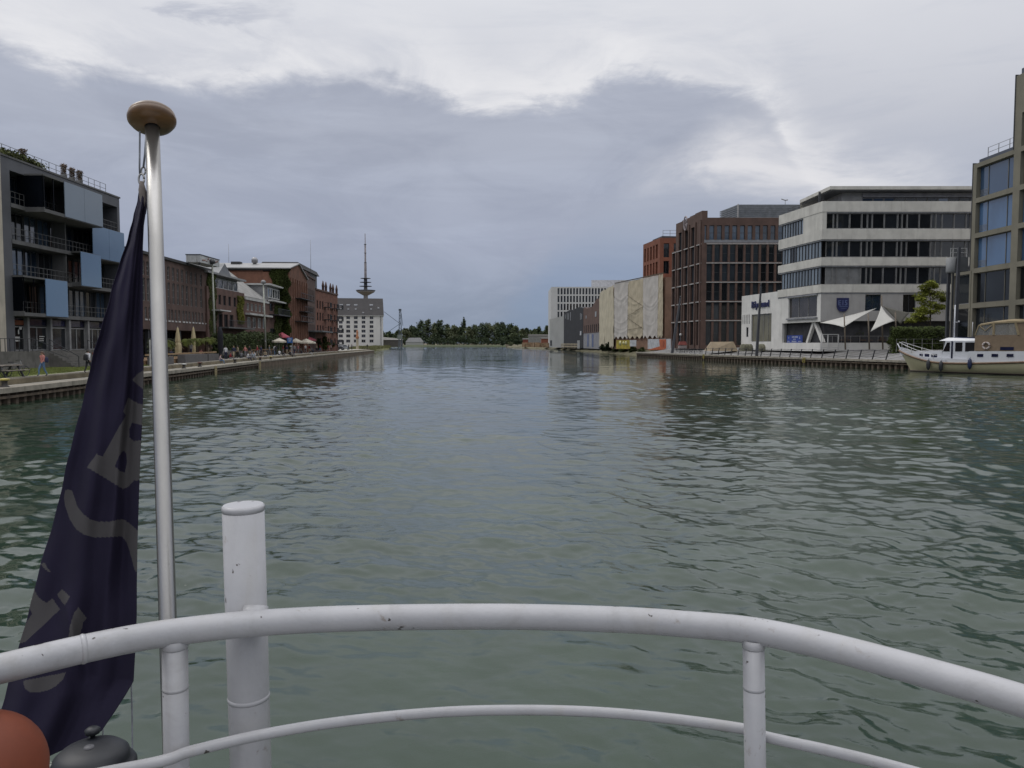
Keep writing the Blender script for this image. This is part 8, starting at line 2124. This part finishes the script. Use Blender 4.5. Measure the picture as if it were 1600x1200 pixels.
# harbour crane
cm_ = mat('crane_blue_grey', (.07, .09, .11), .6, var=.2, scale=1); qx = PY(625.5, 540, 430); zt_ = PY(625, 485.5, 430).z
t = thing('harbour_crane', 'thin dark harbour crane with slanting stays beside the white warehouse', 'crane', (qx.x, 430, 0))
mb = MB()
for s_ in (-.55, .55):
    for d in (-.55, .55): mb.bar((qx.x + s_ * 1.5, 430 + d * 1.5, -.5), (qx.x + s_ * .7, 430 + d * .7, zt_), .26)
n = 12
for k in range(n):
    z0, z1 = zt_ * k / n, zt_ * (k + 1) / n; w0, w1 = .83 - .45 * k / n, .83 - .45 * (k + 1) / n; s_ = 1 if k % 2 else -1; mb.bar((qx.x - w0 * s_, 429.3, z0), (qx.x + w1 * s_, 429.4, z1), .16)
mb.build('mast', cm_, t)
mb = MB(); mb.box(qx.x - 1.4, qx.x + 1.0, 428.6, 431, PY(622, 530, 430).z, PY(622, 523, 430).z); mb.build('cab', mat('crane_cab', (.17, .19, .17), .6), t)
for (x0_, y0_, x1_, y1_) in ((600, 487, 624, 505), (606, 519, 626, 505), (626.5, 487, 629.5, 509)): mb = MB(); mb.bar(tuple(PY(x0_, y0_, 430)), tuple(PY(x1_, y1_, 430)), .22); mb.build('stay', cm_, t)
mb = MB(); mb.box(qx.x - .7, qx.x + .7, 429.2, 430.8, zt_, zt_ + 1); mb.build('head', cm_, t)

# ================================================================== right promenade
def alongR(px, off):
    P_ = offs(ER_, -off); best = None
    for i in range(1, len(P_) - 1):
        A, B = Vector(P_[i]), Vector(P_[i + 1])
        for k in range(300):
            q = A.lerp(B, k / 300); e_ = abs(800 + F_PX * q.x / q.y - px)
            if best is None or e_ < best[0]: best = (e_, q, (B - A).normalized())
    return best[1], best[2]
fpm = mat('fence_post_dark', (.035, .037, .045), .6)
fr = thing('promenade_fence', 'row of slanting dark posts with cables along the right quay edge', 'fence', (49, 97, ZR))
xs = [1388, 1366.5, 1346, 1325.5, 1306, 1287.5, 1270, 1253.5, 1237.5, 1222, 1207, 1192.5, 1178, 1168, 1157, 1146, 1136, 1126, 1116, 1106]
tops = []
for x in xs:
    q, u = alongR(x - 4, .35); n = Vector((-u.y, u.x)); n = -n if n.dot(q) > 0 else n      # n towards the water
    b = Vector((q.x, q.y, ZR)); lean = Vector((-u.x, -u.y)) * .45; tp = Vector((q.x + lean.x, q.y + lean.y, ZR + 1.28)); tops.append(tp)
    mb = MB(); mb.bar(tuple(b), tuple(tp), .14, .08); mb.build('post', fpm, fr)
for f in (.95, .3):
    mb = MB(); pts = []
    for i, tp in enumerate(tops):
        pts.append(Vector((tp.x, tp.y, ZR + 1.28 * f)))
        if i < len(tops) - 1: m_ = (tp + tops[i + 1]) / 2; pts.append(Vector((m_.x, m_.y, ZR + 1.28 * f - .07)))
    mb.tube(pts, .03, 5); mb.build('cable', fpm, fr)
lamp_m = mat('mast_dark_steel', (.05, .052, .06), .55, var=.15, scale=1)
for (xb, yb, xt, yt, lb_, off) in ((1182, 553.5, 1189, 447, 'dark leaning lamp mast in front of the white wing of the office block', .9), (1050, 549, 1063, 466, 'dark leaning lamp mast in front of the orange hoarding', 1.6), (1490, 545, 1499, 386, 'dark leaning mast before the sand coloured office, behind the boat', 2.2)):
    q, u = alongR(xb, off); top = PY(xt, yt, q.y + .2); t = thing('lamp_mast', lb_, 'lamp mast', (q.x, q.y, ZR), 'leaning dark lamp masts on the right quay'); w = 5.2 * q.y / F_PX / 2 if xb < 1400 else .31
    b = Vector((q.x, q.y, ZR)); mb = MB(); mb.tube([b, b.lerp(top, .5), top], [w * 1.05, w * .85, w * .6], 4, smooth=False); mb.build('mast', lamp_m, t)
    if xb < 1400: mb = MB(); d_ = (top - b).normalized(); mb.tube([top, top + d_ * .5], [w * .45, w * .3], 8); mb.build('lamp_head', frame_dk, t)
# silver vessel with guard rail beside the tallest mast
q, u = alongR(1490, 3.6); sl = thing('silver_tank', 'silver box with guard rail on a dark column behind the cruiser mast', 'tank', (q.x, q.y, ZR)); k = q.y / F_PX
zA, zB = PY(1490, 426, q.y).z, PY(1490, 402, q.y).z; xa, xb = PY(1482.5, 420, q.y).x, PY(1497, 420, q.y).x; xe = PY(1514, 420, q.y).x
mb = MB(); mb.lathe([(0, 0), ((xb - xa) * .40, .0), ((xb - xa) * .46, .2), ((xb - xa) * .46, zB - zA - .02), (0, zB - zA)], ((xa + xb) / 2, q.y + .6, zA), 18); mb.build('tank_body', mat('tank_silver', (.22, .225, .23), .6, metal=.0, var=.08), sl)
mb = MB(); mb.box(xb + .02, xe, q.y + .2, q.y + 1.2, zA + .2, zB + .1); mb.build('side_box', mat('dark_steel_box', (.08, .085, .09), .6), sl)
mb = MB()
for x in (xa + .3, (xa + xb) / 2, xb, xe - .2): mb.bar((x, q.y + .2, zB), (x, q.y + .2, zB + 1.15), .05)
for z in (1.12, .6): mb.bar((xa + .3, q.y + .2, zB + z), (xe - .2, q.y + .2, zB + z), .05)
mb.build('guard_rail', frame_wh, sl)
mb = MB(); mb.bar((xa + .35, q.y + .6, ZP), (xa + .35, q.y + .6, zA + .4), .3); mb.bar((xa + .9, q.y + .6, ZP), (xa + .9, q.y + .6, zA + .2), .16); mb.build('column', frame_dk, sl)
# shade sails with their poles
sail_m = mat('sail_white', (.46, .45, .42), .8, var=.04, scale=1); sail_g = mat('sail_grey_brown', (.13, .125, .105), .85, var=.06, scale=1)  # one white cloth, one grey brown cloth
def sail(corners, m_, label, sag=.12, N_=10):
    """taut triangular cloth with hollow edges"""
    P0, P1, P2 = [PY(x, y, Y_) for x, y, Y_ in corners]; C_ = (P0 + P1 + P2) / 3; vs = []; idx = {}
    for i in range(N_ + 1):
        for j in range(N_ + 1 - i):
            a, b = i / N_, j / N_; c = 1 - a - b; p = P0 * a + P1 * b + P2 * c; e = 27 * a * b * c; ed = (a * b + b * c + c * a) * 3
            pull = sag * (ed - e * .75) * 1.3; p = p.lerp(C_, max(0, pull)); p.z -= sag * .8 * e; idx[(i, j)] = len(vs); vs.append(p)
    fs = []
    for i in range(N_):
        for j in range(N_ - i):
            fs.append((idx[(i, j)], idx[(i + 1, j)], idx[(i, j + 1)]))
            if j < N_ - i - 1: fs.append((idx[(i + 1, j)], idx[(i + 1, j + 1)], idx[(i, j + 1)]))
    mb = MB(); mb.add(vs, fs, 0, True); o = mb.build('shade_sail', m_, at=tuple(P0)); md = o.modifiers.new('t', 'SOLIDIFY'); md.thickness = .03; tag(o, label, 'shade sail', 'shade sails over the terrace'); return o
sail([(1281, 504.5, 114), (1370, 481.5, 118), (1318, 511.5, 109.5)], sail_m, 'long white shade sail stretched below the shield sign', .10)
sail([(1377, 478, 113), (1398, 501.5, 109), (1360, 518.5, 108.5)], sail_m, 'bright white upright shade sail beside the tree', .16)
sail([(1379, 478, 113.5), (1421, 489, 118), (1407, 507.5, 114)], sail_g, 'grey brown shade sail between white sail and tree', .08)
for x, y0_, Y_, lb_ in ((1319, 490, 110, 'short pole crossing the long white shade sail'), (1356.5, 490, 111, 'wooden pole between the two white shade sails'), (1377.5, 462, 113.2, 'tall pole carrying the bright upright shade sail'), (1399, 487, 109.2, 'thin pole right of the bright upright shade sail')):
    p = PY(x, y0_, Y_); b = PY(x + 1, 540, Y_); mb = MB(); mb.tube([(b.x + .1, Y_, ZP), (p.x, Y_, p.z)], [.12, .09], 8); o = mb.build('sail_pole', mat('pole_wood', (.16, .13, .10), .8, var=.2), at=(b.x, Y_, ZP)); tag(o, lb_, 'pole')
# terrace behind plinth: furniture, planting, glass rail
tf_ = thing('terrace_railing', 'pale railing with gate frame along the white plinth of the terrace', 'railing', (52, 118, ZP)); zpl2 = zpl
mb = MB(); a, b_ = ff2.sz(1286, 520)[0], ff2.sz(1400, 520)[0]
for q_ in [a + (b_ - a) * k / 8 for k in range(9)]: mb.bar(ff2.p(q_, zpl2, .15), ff2.p(q_, zpl2 + 1.05, .15), .05)
mb.bar(ff2.p(a, zpl2 + 1.05, .15), ff2.p(b_, zpl2 + 1.05, .15), .06); mb.build('rails', frame_gr, tf_)
mb = MB(); g0, g1 = ff2.sz(1279, 520)[0], ff2.sz(1305, 520)[0]
for q_ in (g0, g0 + 1.0, g1): mb.bar(ff2.p(q_, ZP - .2, 1.2), ff2.p(q_, zpl2 + 1.3, 1.2), .14)
mb.bar(ff2.p(g0, zpl2 + 1.3, 1.2), ff2.p(g1, zpl2 + 1.3, 1.2), .1); mb.bar(ff2.p(g0, ZP + .2, 1.2), ff2.p(g1 + 1.8, ZP + .2, 1.2), .1); mb.build('gate_frame', frame_wh, tf_)
rg = random.Random(14)
stool = None
for k in range(16):
    a = ff2.sz(1318 + k * 4.6, 530)[0]; d_ = -rg.uniform(.7, 1.6); c = ff2.p(a, zpl2 - .01, d_)
    if stool is None:
        stool = thing('terrace_chair', 'brown wicker chair on the restaurant terrace behind the railing', 'chair', c, 'brown chairs on the restaurant terrace'); mb = MB(); x, y, z = c
        mb.box(x - .25, x + .25, y - .25, y + .25, z + .38, z + .48); mb.build('seat', mat('wicker_brown', (.12, .075, .05), .8, var=.3, scale=8), stool); mb = MB(); mb.box(x - .25, x + .25, y + .2, y + .27, z + .48, z + .95); mb.build('backrest', mat('wicker_brown', (.12, .075, .05)), stool)
        for sx in (-.22, .22):
            for sy in (-.22, .22): mb = MB(); mb.bar((x + sx, y + sy, z), (x + sx, y + sy, z + .38), .04); mb.build('leg', frame_dk, stool)
    else: copy_tree(stool, c, rg.uniform(-1.5, 1.5))
for i, (x, y, w, Y_, lb_, c) in enumerate(((1296, 512, 16, 123, 'dark plant under the overhang below the long sail', 0), (1340, 505, 26, 122, 'spreading green plant under the overhang between sail poles', 1), (1362, 507, 16, 122.5, 'small green plant behind the bright sail', 1), (1395, 518, 17, 116, 'bamboo like bush at the right end of the terrace', 1), (1407, 508, 26, 115, 'low leafy shrub below the young tree', 1))):
    p = PY(x, y, Y_); z0 = zpl2 if Y_ > 118 else ZP; tree(p.x, Y_, z0, p.z - z0, w * Y_ / F_PX * 1.1, 'terrace_plant', lb_, leafmat('terrace_leaf_%d' % c, ((.025, .035, .014), (.065, .085, .02))[c], .4), 900, .11, 600 + i, 'plants on the restaurant terrace', clumps=6, low=0, cat='plant')
# young layered tree
YT = 112; pt_ = PY(1453, 439, YT); base = PY(1451.5, 540, YT); lt = leafmat('young_tree_leaf', (.20, .22, .035), .35, .8)
t = thing('young_tree', 'young yellow green tree with layered crown beside the sand coloured office', 'tree', (base.x, YT, ZP)); rg = random.Random(90)
mb = MB(); mb.tube([(base.x, YT, ZP), (base.x + .1, YT, (ZP + pt_.z) / 2), (pt_.x, YT, pt_.z - .5)], [.13, .09, .03], 8)
lay = [(1453, 443, 13, 2.0), (1447, 449, 17, 2.2), (1462, 447, 12, 1.6), (1442, 463, 22, 2.2), (1464, 461, 24, 2.6), (1452, 456, 20, 2), (1436, 468, 15, 1.4), (1476, 468, 14, 1.6), (1452, 475, 30, 2.4), (1468, 480, 22, 2.0), (1438, 484, 20, 1.8), (1452, 487, 30, 1.7), (1432, 492, 20, 1.6), (1425, 500, 20, 1.8), (1444, 498, 22, 1.6)]
for (x, y, w, hh_) in lay: 
    p = PY(x, y, YT); mb.tube([(base.x + .05, YT, p.z - 1.2), (p.x, YT, p.z - .1)], [.05, .015], 5)
mb.build('trunk', bark, t)
mb = MB()
for (x, y, w, hh_) in lay: p = PY(x, y, YT); leafblob(mb, (p.x, YT + rg.uniform(-.6, .6), p.z), w * YT / F_PX * .5, w * YT / F_PX * .5, hh_ * .26, 620, .12, rg, shell=.2)
mb.build('crown', lt, t)
# hedge behind the bow, with wire fence
mb = MB(); rg = random.Random(66); zt_ = PY(1440, 511, 108).z
for k in range(9000):
    x = rg.uniform(1396, 1480); p = PY(x, 520, 108); Y_ = 108 + rg.uniform(0, 1.4); z = ZP - .6 + (zt_ - ZP + .6) * rg.random() + .12 * math.sin(x * .6); s_ = .13 * rg.uniform(.6, 1.4); c = Vector((p.x, Y_, z)); A = Vector((rg.gauss(0, 1), rg.gauss(0, 1), rg.gauss(0, 1))).normalized() * s_; B = A.orthogonal().normalized() * s_ * .7; kk = len(mb.v); mb.v += [tuple(c - A), tuple(c + B), tuple(c + A), tuple(c - B)]; mb.f.append((kk, kk + 1, kk + 2, kk + 3)); mb.m.append(0); mb.sm.append(False)
p = PY(1440, 540, 108); o = mb.build('hedge', leafmat('trimmed_hedge', (.055, .075, .018), .35, 1.5), at=(p.x, 108, ZP)); tag(o, 'long trimmed dark green hedge behind the bow of the cruiser', 'hedge')
fx = thing('wire_fence', 'thin grey wire fence in front of the trimmed hedge', 'fence', (PY(1400, 530, 106.5).x, 106.5, ZP)); mb = MB(); xs_ = [PY(x, 530, 106.5).x for x in (1401, 1416, 1428, 1441, 1457, 1475, 1492, 1510)]
for x in xs_: mb.bar((x, 106.5, ZP - .3), (x, 106.5, ZP + 1.55), .05)
for z in (1.5, .9): mb.bar((xs_[0], 106.5, ZP + z), (xs_[-1], 106.5, ZP + z), .03)
mb.build('rails', frame_gr, fx)
# things on the promenade in front of the brick office
q, u = alongR(1066, 5.5); t = thing('market_cart', 'small stall with red white canopy in front of the brick office', 'stall', (q.x, q.y, ZP)); k = q.y / F_PX
mb = MB(); z1 = PY(1066, 533.5, q.y).z; w = 6.5 * k; mb.hexa([(q.x - w, q.y - .6, z1 - .8), (q.x + w, q.y - .6, z1 - .8), (q.x + w, q.y + .6, z1 - .8), (q.x - w, q.y + .6, z1 - .8), (q.x - w * .7, q.y - .3, z1), (q.x + w * .7, q.y - .3, z1), (q.x + w * .7, q.y + .3, z1), (q.x - w * .7, q.y + .3, z1)]); mb.build('canopy', mat('stall_red', (.22, .06, .05), .8), t)
mb = MB(); mb.box(q.x - w * .9, q.x + w * .9, q.y - .5, q.y + .5, ZP - .3, ZP + .35); mb.build('counter', mat('stall_pale', (.30, .27, .26), .8), t)
for s_ in (-w * .9, w * .9): mb = MB(); mb.bar((q.x + s_, q.y, ZP - .2), (q.x + s_, q.y, z1 - .7), .09); mb.build('post', frame_wh, t)
q, u = alongR(1063, 7); z1 = PY(1063, 523, q.y).z; t = thing('globe_lamp', 'white globe lamp before the brick office', 'street lamp', (q.x, q.y, ZP)); mb = MB(); mb.lathe([(.02, -.32)] + [(.32 * math.sin(a), -.32 * math.cos(a)) for a in [math.pi * k / 10 for k in range(1, 11)]], (q.x, q.y, z1), 14); mb.build('globe', mat('globe_white', (.45, .45, .44), .4), t); mb = MB(); mb.tube([(q.x, q.y, ZP), (q.x, q.y, z1 - .3)], .05, 6); mb.build('post', frame_dk, t)
b0 = None
for i, x in enumerate((1059, 1064, 1069, 1075, 1080, 1085, 1090, 1095)):
    q, u = alongR(x, 2.6 + .5 * (i % 3)); lb_ = 'bicycle parked in the row on the promenade in front of the brick office'
    zb_ = ZR + (ZP - ZR) * max(0, (2.6 + .5 * (i % 3) - 3.2)) / 9
    if b0 is None: b0 = bicycle((q.x, q.y, zb_), .5, lb_, frame_dk, 'bicycles on the right promenade', 1.05)
    else: copy_tree(b0, (q.x, q.y, zb_), .4 + .5 * (i % 3))
for x, lb_ in ((1099, 'yellow ladder on the right quay wall below the bicycles'), (1256, 'yellow ladder on the right quay wall below the blue banner')):
    q, u = alongR(x, -.25); t = thing('quay_ladder', lb_, 'ladder', (q.x, q.y, 0), 'yellow ladders on the right quay')
    for s_ in (-.22, .22): mb = MB(); mb.bar((q.x + u.x * s_, q.y + u.y * s_, .35), (q.x + u.x * s_, q.y + u.y * s_, ZR + .1), .08); mb.build('rail', mat('ladder_yellow', (.34, .28, .06), .6, var=.2), t)
    for k in range(3): mb = MB(); mb.bar((q.x - u.x * .18, q.y - u.y * .18, .4 + k * .25), (q.x + u.x * .18, q.y + u.y * .18, .4 + k * .25), .05); mb.build('rung', mat('ladder_yellow', (.34, .28, .06)), t)
# covered heap and sacks
tarpc = mat('sand_tarp', (.27, .215, .145), .9, var=.15, scale=1, bump=.03)
a, b_ = PY(1104, 540, 150), PY(1151, 540, 146); mb = MB(); z1 = PY(1125, 534.2, 148).z; mb.hexa([(a.x, 148, ZP - .6), (b_.x, 145, ZP - .6), (b_.x + 1, 150, ZP - .6), (a.x, 152, ZP - .6), (a.x + .9, 149, z1), (b_.x - .6, 146, z1 + .05), (b_.x, 149, z1 + .05), (a.x + 1, 151, z1)]); o = mb.build('covered_heap', tarpc, at=(a.x, 148, ZP)); tag(o, 'long sand coloured covered heap in front of the brick office', 'heap')
rg = random.Random(12)
for i, x in enumerate((1161, 1166.5, 1172, 1190, 1198)):
    p = PY(x, 541, 139); w = (1.0 if i < 3 else 1.6) * .55; mb = MB(); N_ = 8; vs = []
    z1 = PY(x, 537.5, 139).z - (ZP - .5)
    mb.lathe([(w * 1.0, 0), (w * 1.15, z1 * .35), (w * 1.0, z1 * .75), (w * .5, z1), (0, z1)], (p.x, 139 + rg.uniform(-.5, .5), ZP - .5), 9)
    o = mb.build('covered_bale', mat('olive_bale', (.15, .145, .10), .9, var=.3, scale=2, bump=.03), at=(p.x, 139, ZP)); tag(o, ['leftmost olive covered bale at the white wing', 'second olive covered bale at the white wing', 'olive covered bale just left of the leaning mast', 'olive covered bale just right of the leaning mast', 'rightmost olive covered bale before the big curtained window'][i], 'bale', 'olive covered bales')
